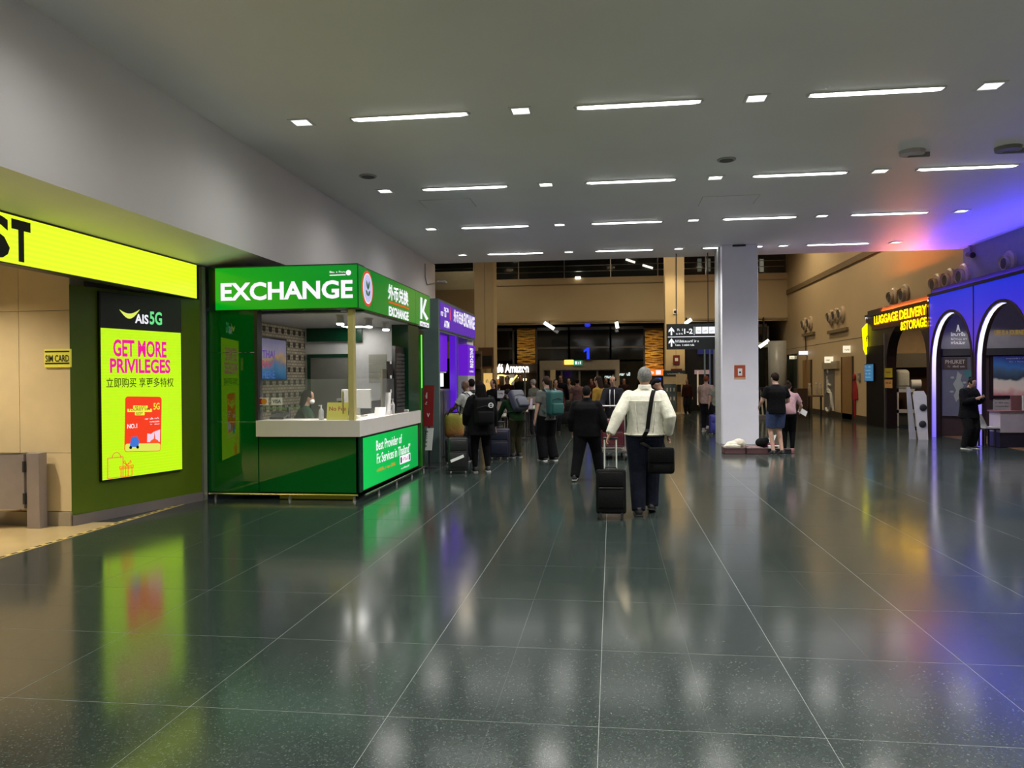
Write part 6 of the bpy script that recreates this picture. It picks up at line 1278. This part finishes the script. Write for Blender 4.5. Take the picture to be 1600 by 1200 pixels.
def suitcase(label, X, Y, rot, w, h, d, m, tilt=0, handle=0.0, hm=None, lean_axis=None, wheels=4, name='suitcase', group=None):
    t = thing(name, label, 'suitcase', (X, Y, 0), rot, group); t.rotation_euler = (tilt, 0, rot); ROOT[t.name] = Vector((0, 0, 0)); z0 = .055
    MB().rbox(-w/2, w/2, -d/2, d/2, z0, z0+h, .03, 3).build('shell', m, t, True, True)
    MB().rbox(-w*.42, w*.42, -d/2-.022, -d/2+.01, z0+.06, z0+h*.55, .018, 2).build('front_pocket', m, t, True, True); MB().rbox(-w*.42, w*.42, -d/2-.018, -d/2+.01, z0+h*.60, z0+h*.93, .018, 2).build('front_pocket', m, t, True, True)
    MB().tube([(-w*.4, -d/2-.02, z0+h*.575), (w*.4, -d/2-.02, z0+h*.575)], .006, 6).build('zip', M_dark, t, False, True)
    MB().tube([(-.07, 0, z0+h), (-.055, 0, z0+h+.03), (.055, 0, z0+h+.03), (.07, 0, z0+h)], .01, 6).build('top_grip', M_dark, t, False, True)
    for sx in (-1, 1):
        for sy in ((-1, 1) if wheels == 4 else (1,)): 
            wl = MB().tube([(sx*(w/2-.045)-.012, sy*(d/2-.045), .03), (sx*(w/2-.045)+.012, sy*(d/2-.045), .03)], .03, 12).build('wheel', M_grey, t, False, True); MB().box(sx*(w/2-.045)-.02, sx*(w/2-.045)+.02, sy*(d/2-.045)-.02, sy*(d/2-.045)+.02, .04, z0+.01).build('fork', M_dark, wl, local=True)
        if wheels == 2: MB().box(sx*(w/2-.05)-.015, sx*(w/2-.05)+.015, -d/2+.01, -d/2+.05, 0, z0+.01).build('foot', M_dark, t, local=True)
    if handle:
        for sx in (-1, 1): MB().tube([(sx*w*.20, d/2-.05, z0+h-.02), (sx*w*.20, d/2-.05, z0+h+handle)], .0085, 8).build('handle_rod', hm or M_steel, t, False, True)
        MB().rbox(-w*.25, w*.25, d/2-.068, d/2-.032, z0+h+handle-.012, z0+h+handle+.018, .01, 2).build('handle_grip', M_dark, t, True, True)
    return t

# ---- the man in the white denim jacket
a, c = at_z(1000, 806), at_z(1017, 799); hx, hy = (a.x+c.x)/2+.0, 9.18
M_bagk = mat('bag_black', (.004, .004, .0045), .8, spec=.15, bump=.3, bscale=60)
HERO = dict(name='white_denim', col=(.74, .73, .62), hem=.925, fat=.036, collar=True, kind='jacket', var=.06)
kx = at_z(955, 812); hb = Vector((hx, hy, 0)); hand = (at_y(951, 688, 8.98)-hb)*(1.75/1.74)
hero = person('grey haired man in a white denim jacket walking away with a cabin case', hx, hy, 0, 1.74, 'tan', HERO, dict(name='navy_trousers', col=(.010, .012, .022), fat=.028, hem=.095), (.012, .011, .011), None, ((.22, .22, .21), 'short'),
              feet=((-.085, -.10, 0, -.1), (.075, .12, .02, .15, .25)), hands=((hand.x, hand.y-.02, .93), (.275, .03, .95)), bulk=1.16, vox=.009, fingers=True, head=(-4, 6), elbow=((-.35, -1, 0), (.35, -1, 0)))
HT = hero['T']; up = hero['up']
# jacket details: waistband, seams, cuffs, buttons
Mj = cloth('white_denim_band', (.66, .65, .55), .06)
def ring(z, ra, rb, r, a0=0, a1=2*PI, n=24): return [up((ra*math.cos(a0+(a1-a0)*k/n), rb*math.sin(a0+(a1-a0)*k/n), z)) for k in range(n+1)]
MB().tube(ring(.945, .224, .175, .01), [(.008, .028)]*25, 6, (0, 0, 1)).build('waistband', Mj, HT, True, True)
MB().tube(ring(1.335, .236, .172, .01, PI*1.12, PI*1.88, 14), .0045, 5).build('yoke_seam', Mj, HT, True, True)
for sx in (-1, 1):
    MB().tube([up((sx*.12, -.150, 1.33)), up((sx*.105, -.155, 1.15)), up((sx*.085, -.160, .97))], .004, 5).build('back_seam', Mj, HT, True, True)
    e = up((sx*.165, -.125, .945)); MB().ell(e, .011, .007, .011).build('button', M_dark, HT, True, True)
for i in (0, 1):
    pass
# shoulder bag with strap
t = worn('shoulder_bag', 'black shoulder bag hanging at the right hip of the man in white', 'bag', hero, (.15, -.235, .50))
MB().rbox(-.13, .17, -.05, .06, 0, .30, .04, 3).build('bag_body', M_bagk, t, True, True); MB().rbox(-.12, .16, -.065, -.035, .13, .305, .02, 2).build('flap', M_bagk, t, True, True); MB().rbox(-.08, .12, -.065, -.04, .02, .11, .012, 2).build('pocket', M_bagk, t, True, True)
q = lambda v: Vector(v)-Vector((.15, -.235, .50)); st = [q(up((-.06, -.215, .86))), q(up((.018, -.205, 1.0))), q(up((.045, -.190, 1.2))), q(up((.075, -.165, 1.38))), q(up((.10, -.09, 1.462))), q(up((.11, .02, 1.46))), q(up((.10, .13, 1.36))), q(up((.06, .19, 1.1)))]
MB().tube(st, [(.024, .005)]*8, 6, (1, 0, 0)).build('strap', M_bagk, t, True, True); MB().box(*[v for p_ in zip(st[1]-Vector((.026, .012, .015)), st[1]+Vector((.026, .004, .015))) for v in p_]).build('buckle', M_steel, t, False, True)
MB().tube([st[0], (-.10, 0, .29)], [(.022, .005)]*2, 6).build('strap_end', M_bagk, t, True, True)
# his cabin case, tilted towards his hand
p = at_z(955, 811); tilt = -.16
suitcase('black cabin case pulled by the man in the white jacket', p.x+.0, 8.82, .02, .34, .50, .21, M_bagk, tilt, .36, mat('alloy_with_glow', (.85, .85, .88), .2, metal=.7, emit=(.5, .5, .52), es=.25, var=0), wheels=2)  # a little glow is put into the alloy of the rods

# ---- the others in front
BK = (.0045, .0045, .0055)
a, c = at_z(898, 754), at_z(936, 746)
p2 = person('stout person in a black jacket striding left of the man in white', (a.x+c.x)/2, 12.15, -8, 1.49, 'tan', dict(name='black_jacket', col=BK, fat=.05, collar=True, kind='jacket', hem=.80), dict(name='dark_trousers', col=(.0045, .0045, .006), fat=.035, hem=.1), (.012, .012, .012), (.3, .3, .3), ((.012, .010, .009), 'short'),
            feet=((-.19, -.22, 0, -.1), (.20, .28, .03, .1, .3)), hands=((-.30, .10, .90), (.36, .05, .88)), bulk=1.28, vox=.014)
p3 = person('person in a black hooded coat with a black backpack seen from behind', at_z(751, 738).x, 13.1, 22, 1.56, 'light', dict(name='black_coat', col=BK, fat=.055, kind='coat', hem=.72, flare=.05), dict(name='black_leggings', col=(.004, .004, .005), fat=.012, hem=.055), (.015, .015, .015), (.5, .48, .45), ((.008, .007, .007), 'hood'),
            feet=((-.13, 0, 0), (.13, .03, 0)), hands=((-.28, .14, .92), (.30, .08, .86)), bulk=1.2, vox=.014)
bp = backpack('black backpack with a round white emblem on the hooded person', p3, mat('pack_black', (.005, .005, .006), .8, spec=.15), .34, .46, .17, .93, -.19)
MB().tube([(.09, -.205, .33), (.09, -.211, .33)], .045, 20, (0, 0, 1)).build('emblem', W_print, bp, False, True); MB().tube([(.09, -.2115, .33), (.09, -.2125, .33)], .03, 16).build('emblem_inner', M_black, bp, False, True); MB().box(.055, .125, -.214, -.2125, .325, .335).build('emblem_bar', W_print, bp, local=True)
c3 = suitcase('dark suitcase with a white tag beside the hooded person', at_z(714, 741).x, 12.85, .2, .34, .56, .24, mat('case_charcoal', (.008, .009, .010), .5), 0, 0)
MB().obox((-.12, -.155, .20), (.22, 0, .09), (-.015, 0, .045), (0, -.003, 0)).build('luggage_tag', W_print, c3, local=True)
p4 = person('bald man in a white shirt using the purple cash machine', at_z(733, 720).x, 14.75, 62, 1.60, 'brown', dict(name='white_shirt', col=(.55, .56, .56), sleeve='short', fat=.022, kind='shirt', hem=.82), dict(name='dark_jeans', col=(.012, .012, .018), fat=.02), (.02, .02, .02), (.4, .4, .4), ((.02, .018, .016), 'bald'), hands=((-.22, .36, 1.02), (.22, .30, 1.05)), head=(0, 14), vox=.014)
bp = backpack('small black backpack on the man in the white shirt', p4, mat('pack_black2', (.005, .005, .006), .8, spec=.15), .26, .36, .12, 1.04, -.15)
t = thing('duffel_bag', 'yellow and orange bag resting on the dark suitcase by the cash machine', 'bag', (at_y(711, 660, 14.2).x, 14.2, .70)); p = t.location
def duo(name, c1, c2, z0, z1):
    m = mat(name, c1, .7, var=0, bump=.4, bscale=18); r = grad_x(m, c1, c2, z0, z1, 'Z'); nt = m.node_tree; nt.links.new(r.outputs['Color'], nt.nodes['Principled BSDF'].inputs['Base Color']); [nt.links.remove(l_) for l_ in list(nt.links) if l_.to_socket.name == 'Emission Color']; return m
MB().rbox(p.x-.20, p.x+.17, 14.08, 14.32, .50, .96, .1, 4).build('bag_body', duo('bag_yellow_orange', (.30, .10, .03), (.26, .24, .03), .55, .85), t, True); MB().tube([(p.x-.12, 14.1, .93), (p.x-.05, 14.08, 1.06), (p.x+.06, 14.08, 1.06), (p.x+.12, 14.1, .93)], .012, 6).build('handle', M_dark, t)
suitcase('dark upright suitcase under the yellow bag', p.x, 14.2, .1, .36, .42, .24, mat('case_dark2', (.02, .02, .022), .5), 0, 0)
person('dark haired person behind the bald man at the purple kiosk', at_y(737, 600, 16.2).x, 16.2, 30, 1.62, 'tan', dict(name='dark_grey_top', col=(.03, .03, .03)), None, vox=.018)
p5 = person('person in a grey shirt with a teal backpack standing in the queue', at_z(856, 720).x, 14.95, 38, 1.66, 'light', dict(name='grey_shirt', col=(.12, .125, .12), sleeve='short', kind='shirt', fat=.028, hem=.84), dict(name='black_wide', col=(.0045, .0045, .006), fat=.035, hem=.12), (.012, .012, .012), (.6, .6, .58), ((.035, .020, .014), 'pony'),
            hands=((-.27, .06, .84), (.25, .14, .90)), head=(10, 5), bulk=1.08, vox=.014, feet=((-.11, .02, 0), (.12, -.02, 0)))
backpack('teal green backpack worn by the person in the grey shirt', p5, mat('pack_teal', (.012, .085, .080), .6, bump=.3, bscale=25), .31, .48, .20, .94, -.16)
p6 = person('stooping person in a dark green top bending over a navy suitcase', at_z(803, 716).x, 15.55, 42, 1.50, 'tan', dict(name='dark_green', col=(.010, .030, .010), kind='sweater', fat=.03), dict(name='olive_trousers', col=(.030, .028, .014), fat=.03), (.02, .02, .02), (.3, .3, .3), ((.014, .010, .009), 'short'), lean=34, py=-.10, hands=((-.20, .46, .86), (.20, .46, .86)), head=(0, 12), vox=.015)
backpack('grey blue backpack on the stooping person in green', p6, mat('pack_greyblue', (.055, .06, .085), .6, bump=.3, bscale=25), .32, .46, .20, .98, -.15)
suitcase('navy suitcase in front of the stooping person', at_z(784, 717).x-.02, 15.15, .05, .40, .56, .26, mat('case_navy', (.010, .010, .030), .45), 0, .12)
p7 = person('person in a dark open jacket facing the camera behind the trolley', at_z(960, 702).x-.02, 17.2, 172, 1.66, 'tan', dict(name='navy_jacket', col=(.012, .012, .016), fat=.04, kind='jacket', hem=.80), None, (.02, .02, .02), (.4, .4, .4), ((.012, .010, .009), 'short'), hands=((-.20, .34, 1.0), (.20, .34, 1.0)), face=True, vox=.015)
for sx in (-1, 1): MB().tube([p7['up']((sx*.05, .155, 1.42)), p7['up']((sx*.055, .175, 1.25)), p7['up']((sx*.05, .165, 1.0))], .008, 5).build('drawstring', W_print, p7['T'], True, True)
person('person in a mustard yellow top beside the trolley', at_y(936, 610, 17.9).x, 17.9, 60, 1.66, 'tan', dict(name='mustard', col=(.22, .13, .02), kind='shirt', fat=.035), None, (.02, .02, .02), None, ((.02, .012, .008), 'long'), vox=.016)
# luggage trolley with maroon case
p = at_z(956, 721); t = thing('luggage_trolley', 'steel luggage trolley carrying a maroon suitcase', 'trolley', (p.x, 15.4, 0)); x, y = p.x, 15.4
for sx in (-1, 1):
    MB().tube([(x+sx*.27, y-.3, .16), (x+sx*.27, y+.55, .18), (x+sx*.26, y+.75, 1.02)], .016, 8).build('side_frame', M_steel, t); MB().tube([(x+sx*.27-.02, y-.3, .07), (x+sx*.27+.02, y-.3, .07)], .07, 14).build('wheel', M_dark, t); MB().tube([(x+sx*.2-.02, y+.6, .07), (x+sx*.2+.02, y+.6, .07)], .07, 14).build('wheel', M_dark, t)
MB().tube([(x-.27, y+.75, 1.02), (x+.27, y+.75, 1.02)], .018, 8).build('push_bar', M_steel, t); MB().box(x-.27, x+.27, y-.32, y+.6, .15, .18).build('deck', M_steel, t)
o = suitcase('maroon suitcase lying on the luggage trolley', x+.02, y+.1, 0, .46, .55, .28, mat('case_maroon', (.085, .010, .016), .4)); o.location.z = .18
p8 = person('person in black with a dark cap looking down right of the man in white', at_z(1034, 720).x, 15.05, 70, 1.62, 'tan', dict(name='black_sweater', col=BK, fat=.045, kind='sweater', hem=.80), dict(name='black_jeans', col=(.01, .01, .012), fat=.02), (.015, .015, .015), None, ((.010, .010, .012), 'cap'), head=(0, 26), hands=((-.18, .34, 1.05), (.20, .32, 1.02)), face=True, bulk=1.1, vox=.014)
MB().box(-.05, .05, -.002, .004, 0, .06).xf(Matrix.Translation(p8['hc']+Vector((.088, .0, .06))) @ Matrix.Rotation(PI/2, 4, 'Z')).build('cap_badge', emat('badge_blue', (.02, .10, .75), .9), p8['T'], False, True)
p9 = person('person with ginger hair in a peach shirt left of the white pillar', at_z(1107, 676).x, 23.3, -20, 1.66, 'light', dict(name='peach_shirt', col=(.42, .30, .26), sleeve='short', kind='shirt', fat=.03), None, (.3, .3, .3), (.6, .6, .6), ((.20, .06, .025), 'short'), hands=((-.26, .15, .88), (.26, .1, .86)), feet=((-.1, .1, 0), (.1, -.18, .06, 0, .5)), vox=.018)
person('person in a grey green shirt half hidden by the white pillar', at_y(1121, 600, 22.6).x, 22.6, -10, 1.58, 'light', dict(name='grey_green', col=(.22, .22, .18), sleeve='short', kind='shirt'), None, (.03, .03, .03), None, ((.05, .03, .02), 'short'), vox=.018)
o = suitcase('blue and white suitcase behind the white pillar', at_y(1119, 650, 22.0).x, 22.0, .1, .36, .50, .24, mat('case_blue', (.03, .03, .22), .5))
a = at_z(1214, 711)
p10 = person('man in a black shirt and denim shorts standing by the open suitcases', a.x, a.y+.05, 14, 1.70, 'light', dict(name='black_tee', col=BK, sleeve='short', kind='shirt', fat=.03, hem=.86), dict(name='denim', col=(.045, .065, .14), len='short', fat=.014), (.012, .012, .012), (.05, .05, .05), ((.018, .011, .008), 'short'), hands=((-.24, .28, 1.02), (.22, .26, 1.05)), bulk=1.12, vox=.014, head=(8, 8), feet=((-.08, 0, 0), (.10, -.02, 0)))
a = at_z(1236, 709)
p11 = person('person in black leggings and a pink top bending beside the man in shorts', a.x, a.y+.25, -12, 1.58, 'light', dict(name='pink_top', col=(.36, .22, .24), sleeve='short', kind='shirt', fat=.024, hem=.90), dict(name='black_leggings2', col=(.004, .004, .005), fat=.012, hem=.05), (.28, .12, .12), (.2, .08, .08), ((.03, .018, .012), 'bun'), lean=30, py=-.08, hands=((-.12, .46, .98), (.26, .42, .96)), vox=.014, feet=((-.08, -.05, 0), (.09, .05, 0)))
q = p11['M'] @ p11['wr'][1]; o = MB().obox(q+Vector((-.04, -.02, -.02)), (.16, 0, -.10), (.04, 0, .10), (0, .02, 0)).build('folded_paper', W_print); tag(o, 'folded white paper held by the bending person', 'paper')
a = at_z(1514, 701)
p12 = person('person in black standing in front of the blue arches looking at a phone', a.x, a.y, 205, 1.57, 'tan', dict(name='black_top', col=(.0045, .0045, .006), fat=.05, kind='jacket', hem=.74, flare=.03), dict(name='black_wide2', col=(.008, .008, .009), fat=.04, hem=.11), (.02, .02, .02), (.7, .7, .68), ((.012, .010, .009), 'bun'), head=(0, 28), hands=((-.10, .30, 1.24), (.12, .30, 1.22)), face=True, bulk=1.15, vox=.014, feet=((-.13, 0, 0), (.14, .03, 0)), elbow=((-.5, -.3, -1), (.5, -.3, -1)))
q = p12['M'] @ ((p12['wr'][0]+p12['wr'][1])/2+Vector((0, .12, .02))); t = thing('phone', 'mobile phone held by the person in black at the arches', 'phone', q); MB().rbox(q.x-.06, q.x+.06, q.y-.03, q.y+.03, q.z-.004, q.z+.006, .004, 2).build('case', M_dark, t); MB().box(q.x-.055, q.x+.055, q.y-.026, q.y+.026, q.z+.006, q.z+.008).build('glass', mat('phone_glass', (.1, .1, .12), .1, var=0), t)
# clerk in the kiosk with mask, on an office chair
cp = at_y(474, 620, 10.9); 
p13 = person('masked clerk in a dark green jacket seated behind the kiosk counter', cp.x, 10.95, -62, 1.62, 'tan', dict(name='clerk_green', col=(.010, .035, .020), kind='jacket', fat=.035), None, (.02, .02, .02), None, ((.008, .007, .007), 'long'), drop=.16, feet=((-.12, .36, .15), (.12, .36, .15)), hands=((-.22, .34, .98), (.22, .34, .98)), head=(0, 8), mask=True, face=True, vox=.016)
b = Vector((cp.x, 10.95, 0)); t = thing('office_chair', 'black office chair of the kiosk clerk', 'chair', b, math.radians(-62)); ROOT[t.name] = Vector()
MB().rbox(-.22, .22, -.22, .22, .60, .66, .03, 3).build('seat', M_black, t, True, True); MB().rbox(-.21, .21, -.27, -.22, .72, 1.22, .025, 3).build('backrest', M_black, t, True, True); MB().tube([(0, 0, .2), (0, 0, .6)], .03, 8).build('column', M_steel, t, False, True); MB().tube([(0, -.2, .63), (0, -.26, .8)], .02, 6).build('back_bracket', M_dark, t, False, True)
for k in range(5): MB().tube([(0, 0, .20), (.26*math.cos(k*1.257), .26*math.sin(k*1.257), .16)], .02, 6).build('spoke', M_dark, t, False, True)

# ---- background crowd (far, small)
CR = 'crowd near the cafe and doors'
crowd = [(771, 19.5, 150, 1.60, 'tan', BK, 'long', 'dark haired person between the hooded person and the leaflets'),
         (793, 24.0, 170, 1.70, 'tan', (.045, .014, .012), 'short', 'person in a dark maroon jacket in front of the cafe arch'),
         (813, 30.0, 180, 1.78, 'tan', (.012, .016, .010), 'short', 'tall man in dark clothes at the cafe pole'),
         (834, 21.5, 60, 1.60, 'light', (.16, .165, .13), 'short', 'pale haired person in a grey cardigan behind the grey shirt'),
         (868, 22.5, 190, 1.58, 'tan', (.16, .05, .05), 'long', 'dark haired person in a reddish top beside the teal backpack'),
         (876, 27.0, 180, 1.72, 'tan', (.010, .012, .020), 'short', 'tall man in navy facing the camera near the doors'),
         (889, 27.5, 175, 1.62, 'light', (.45, .36, .33), 'long', 'person in a white and red top facing the camera near the doors'),
         (902, 26.0, 10, 1.60, 'light', (.45, .26, .25), 'short', 'person in a pink top seen behind the stout person'),
         (947, 30.0, 180, 1.62, 'tan', (.04, .03, .03), 'short', 'dark figure between yellow top and dark jacket'),
         (925, 32.0, 150, 1.60, 'tan', (.10, .03, .02), 'short', 'far figure in rust red near the doors'),
         (975, 31.0, 180, 1.6, 'tan', (.05, .02, .02), 'short', 'far figure in dark red left of the grey haired man'),
         (1074, 33.5, 150, 1.55, 'tan', (.05, .015, .015), 'long', 'far figure standing beside the information stand')]
for k, (px, Y_, hd, hh, sk, col, st_, lab) in enumerate(crowd):
    person(lab, at_y(px, 600, Y_).x, Y_, hd, hh, sk, dict(name='crowd%d' % k, col=tuple(v*.55 for v in col), sleeve='short' if k in (3, 6, 7) else 'long', fat=.03), None, (.03, .03, .03), None, ((.02, .012, .009) if k != 3 else (.25, .22, .2), st_), face=(abs(hd-180) < 40), vox=.022, group=CR)
# dark bags on the floor behind the queue
o = suitcase('black suitcase standing behind the teal backpack', at_z(886, 664).x, 26.0, .1, .55, .80, .35, mat('case_black3', (.012, .012, .013), .5))
# leaflet tables
def leaflets(px0, px1, pyt, Y_, label, col, seed):
    a = at_y(px0, 640, Y_).x; c = at_y(px1, 640, Y_).x; z = at_y(px0, pyt, Y_).z; t = thing('leaflet_table', label, 'leaflet stand', ((a+c)/2, Y_, 0)); rd = random.Random(seed)
    MB().obox((a, Y_, z-.35), (c-a, 0, 0), (0, .25, .35), (0, .02, -.015)).build('sloping_tray', mat('tray_dark', (.12, .09, .06), .5), t)
    n = max(3, int((c-a)/.13))
    for i in range(n): x = a+(c-a)*(i+.1)/n; MB().obox((x, Y_-.006+.02, z-.33), ((c-a)/n*.8, 0, 0), (0, .2, .28*rd.uniform(.8, 1.1)), (0, -.006, .004)).build('leaflet', mat('leaflet_%d_%d' % (seed, i % 3), tuple(min(.8, v*rd.uniform(.7, 1.2)) for v in col), .5), t)
    for x in (a+.05, c-.05): MB().tube([(x, Y_+.1, 0), (x, Y_+.1, z-.2)], .025, 8).build('leg', M_dark, t)
    MB().box(a, c, Y_-.05, Y_+.3, 0, .04).build('foot', M_dark, t)
leaflets(775, 791, 628, 17.5, 'pale pink leaflets on a sloping stand beside the hooded person', (.55, .40, .36), 1)
leaflets(803, 825, 623, 20.0, 'cream leaflets on a sloping stand behind the stooping person', (.62, .46, .30), 2)
leaflets(823, 836, 620, 21.0, 'small cream leaflet stand left of the grey shirt', (.55, .45, .38), 3)
t = thing('card_holder', 'white framed card on a stand next to the pink leaflets', 'sign', (at_y(782, 615, 18.2).x, 18.2, 0)); a = at_y(777, 622, 18.2); c = at_y(788, 610, 18.2); MB().box(a.x, c.x, 18.2, 18.22, a.z, c.z).build('card', mat('card_pale', (.5, .48, .48), .5), t); MB().tube([((a.x+c.x)/2, 18.23, 0), ((a.x+c.x)/2, 18.23, a.z)], .015, 6).build('pole', M_dark, t); scribble('print', M_dark, t, (a.x+.03, 18.195, (a.z+c.z)/2), XU, VZ, c.x-a.x-.06, .05, 5, 2)
t = thing('cafe_pole', 'thin pale pole in front of the cafe', 'pole', (at_y(820, 600, 29).x, 29, 0)); x = at_y(820, 600, 29).x; MB().tube([(x, 29, 0), (x, 29, 1.95)], .035, 8).build('pole', M_grey, t); MB().tube([(x, 29, 0), (x, 29, .03)], .2, 14).build('foot', M_dark, t)

# ---- open suitcases by the pillar
M_rose = mat('case_rose', (.13, .06, .065), .4); M_lin = mat('case_lining', (.20, .12, .12), .8, bump=.4, bscale=30)
def open_shell(label, x0_, x1_, Y_, hgt=.13, m=M_rose, dpt=.42):
    t = thing('open_suitcase', label, 'suitcase', ((x0_+x1_)/2, Y_, 0), group='open suitcase halves on the floor'); b = MB(); w_ = .02
    b.rbox(x0_, x1_, Y_, Y_+dpt, .0, .03, .012, 2); b.rbox(x0_, x1_, Y_, Y_+w_, .01, hgt, .008, 2); b.rbox(x0_, x1_, Y_+dpt-w_, Y_+dpt, .01, hgt, .008, 2); b.rbox(x0_, x0_+w_, Y_, Y_+dpt, .01, hgt, .008, 2); b.rbox(x1_-w_, x1_, Y_, Y_+dpt, .01, hgt, .008, 2); b.build('shell', m, t)
    MB().box(x0_+.025, x1_-.025, Y_+.025, Y_+dpt-.025, .03, .085).build('lining', M_lin, t); MB().tube([(x0_+.01, Y_-.004, hgt-.015), (x1_-.01, Y_-.004, hgt-.015)], .006, 6).build('zip', M_dark, t); return t
ys = 16.45; xa, xb, xc, xd = [at_z(px, 709).x for px in (1131, 1165, 1200, 1218)]
open_shell('left open half of the dusty pink suitcase with a white fleece', xa, xb-.01, ys); open_shell('right open half of the dusty pink suitcase with pink lining', xb+.01, xc-.01, ys); open_shell('dark open case half filled with clothes behind the man in shorts', xc+.01, xd+.25, ys+.15, .10, M_dark)
def lump(name, label, cat, parts, m, z0=.088):
    t = thing(name, label, cat, (parts[0][0], parts[0][1], z0)); b = MB()
    for (x, y, z, rx, ry_, rz) in parts: b.ell((x, y, z), rx, ry_, rz)
    o = b.build('fabric', m, t, True); RM.append((o, .014, 2)); return t
ym = ys+.2
t = lump('fleece', 'white fluffy fleece heaped in the left suitcase half', 'clothing', [(xa+.22, ym, .17, .17, .14, .09), (xa+.33, ym, .21, .13, .13, .10), (xa+.10, ym-.05, .14, .10, .10, .055), (xa+.42, ym+.02, .17, .06, .12, .09)], cloth('fleece', (.62, .58, .48), .12)); MB().tube([(xa+.06, ym-.12, .13), (xa+.2, ym-.15, .16), (xa+.34, ym-.14, .14)], [.045, .05, .04], 10).build('sleeve', cloth('fleece2', (.55, .51, .42), .12), t, True)
t = lump('folded_garment', 'dusty pink garment lying in the right suitcase half', 'clothing', [(xb+.16, ym, .11, .13, .13, .035), (xb+.28, ym+.02, .115, .10, .12, .03)], cloth('rose_garment', (.22, .13, .13)), .086)
t = lump('black_bag', 'black soft bag lying on the right suitcase half', 'bag', [(xc-.10, ym+.05, .22, .13, .12, .10), (xc-.02, ym+.05, .26, .08, .09, .08)], cloth('soft_black', (.008, .008, .009)), .12)
t = lump('magenta_garment', 'magenta garment spilling over the dark case', 'clothing', [(xc+.06, ys+.32, .13, .10, .10, .05), (xc+.16, ys+.36, .15, .08, .10, .05)], cloth('magenta', (.20, .012, .09)), .09)
o = MB().obox((xc+.05, ys+.42, .2), (.15, 0, .05), (.05, .05, .12), (0, .02, 0)).build('paper_sheet', W_print); tag(o, 'white sheet sticking up from the dark case', 'paper')
t = thing('white_box', 'white carton with a dark oval lying on the dark case', 'box', (xc+.12, ys+.2, .1)); MB().rbox(xc+.02, xc+.30, ys+.12, ys+.26, .105, .165, .01, 2).build('carton', W_print, t); MB().ell((xc+.16, ys+.118, .135), .05, .004, .018).build('oval_print', mat('oval_brown', (.12, .05, .03), .5), t)

# ---- weld the soft surfaces
for o, v, sm in RM:
    r = o.modifiers.new('weld', 'REMESH'); r.mode = 'VOXEL'; r.voxel_size = v; r.use_smooth_shade = True
    if sm: m_ = o.modifiers.new('soften', 'SMOOTH'); m_.factor = .5; m_.iterations = sm*2
dg = bpy.context.evaluated_depsgraph_get(); dg.update()
new = [(o, bpy.data.meshes.new_from_object(o.evaluated_get(dg))) for o, _, _ in RM]
for o, me in new:
    o.modifiers.clear(); o.data = me
    me.polygons.foreach_set('use_smooth', [True]*len(me.polygons))
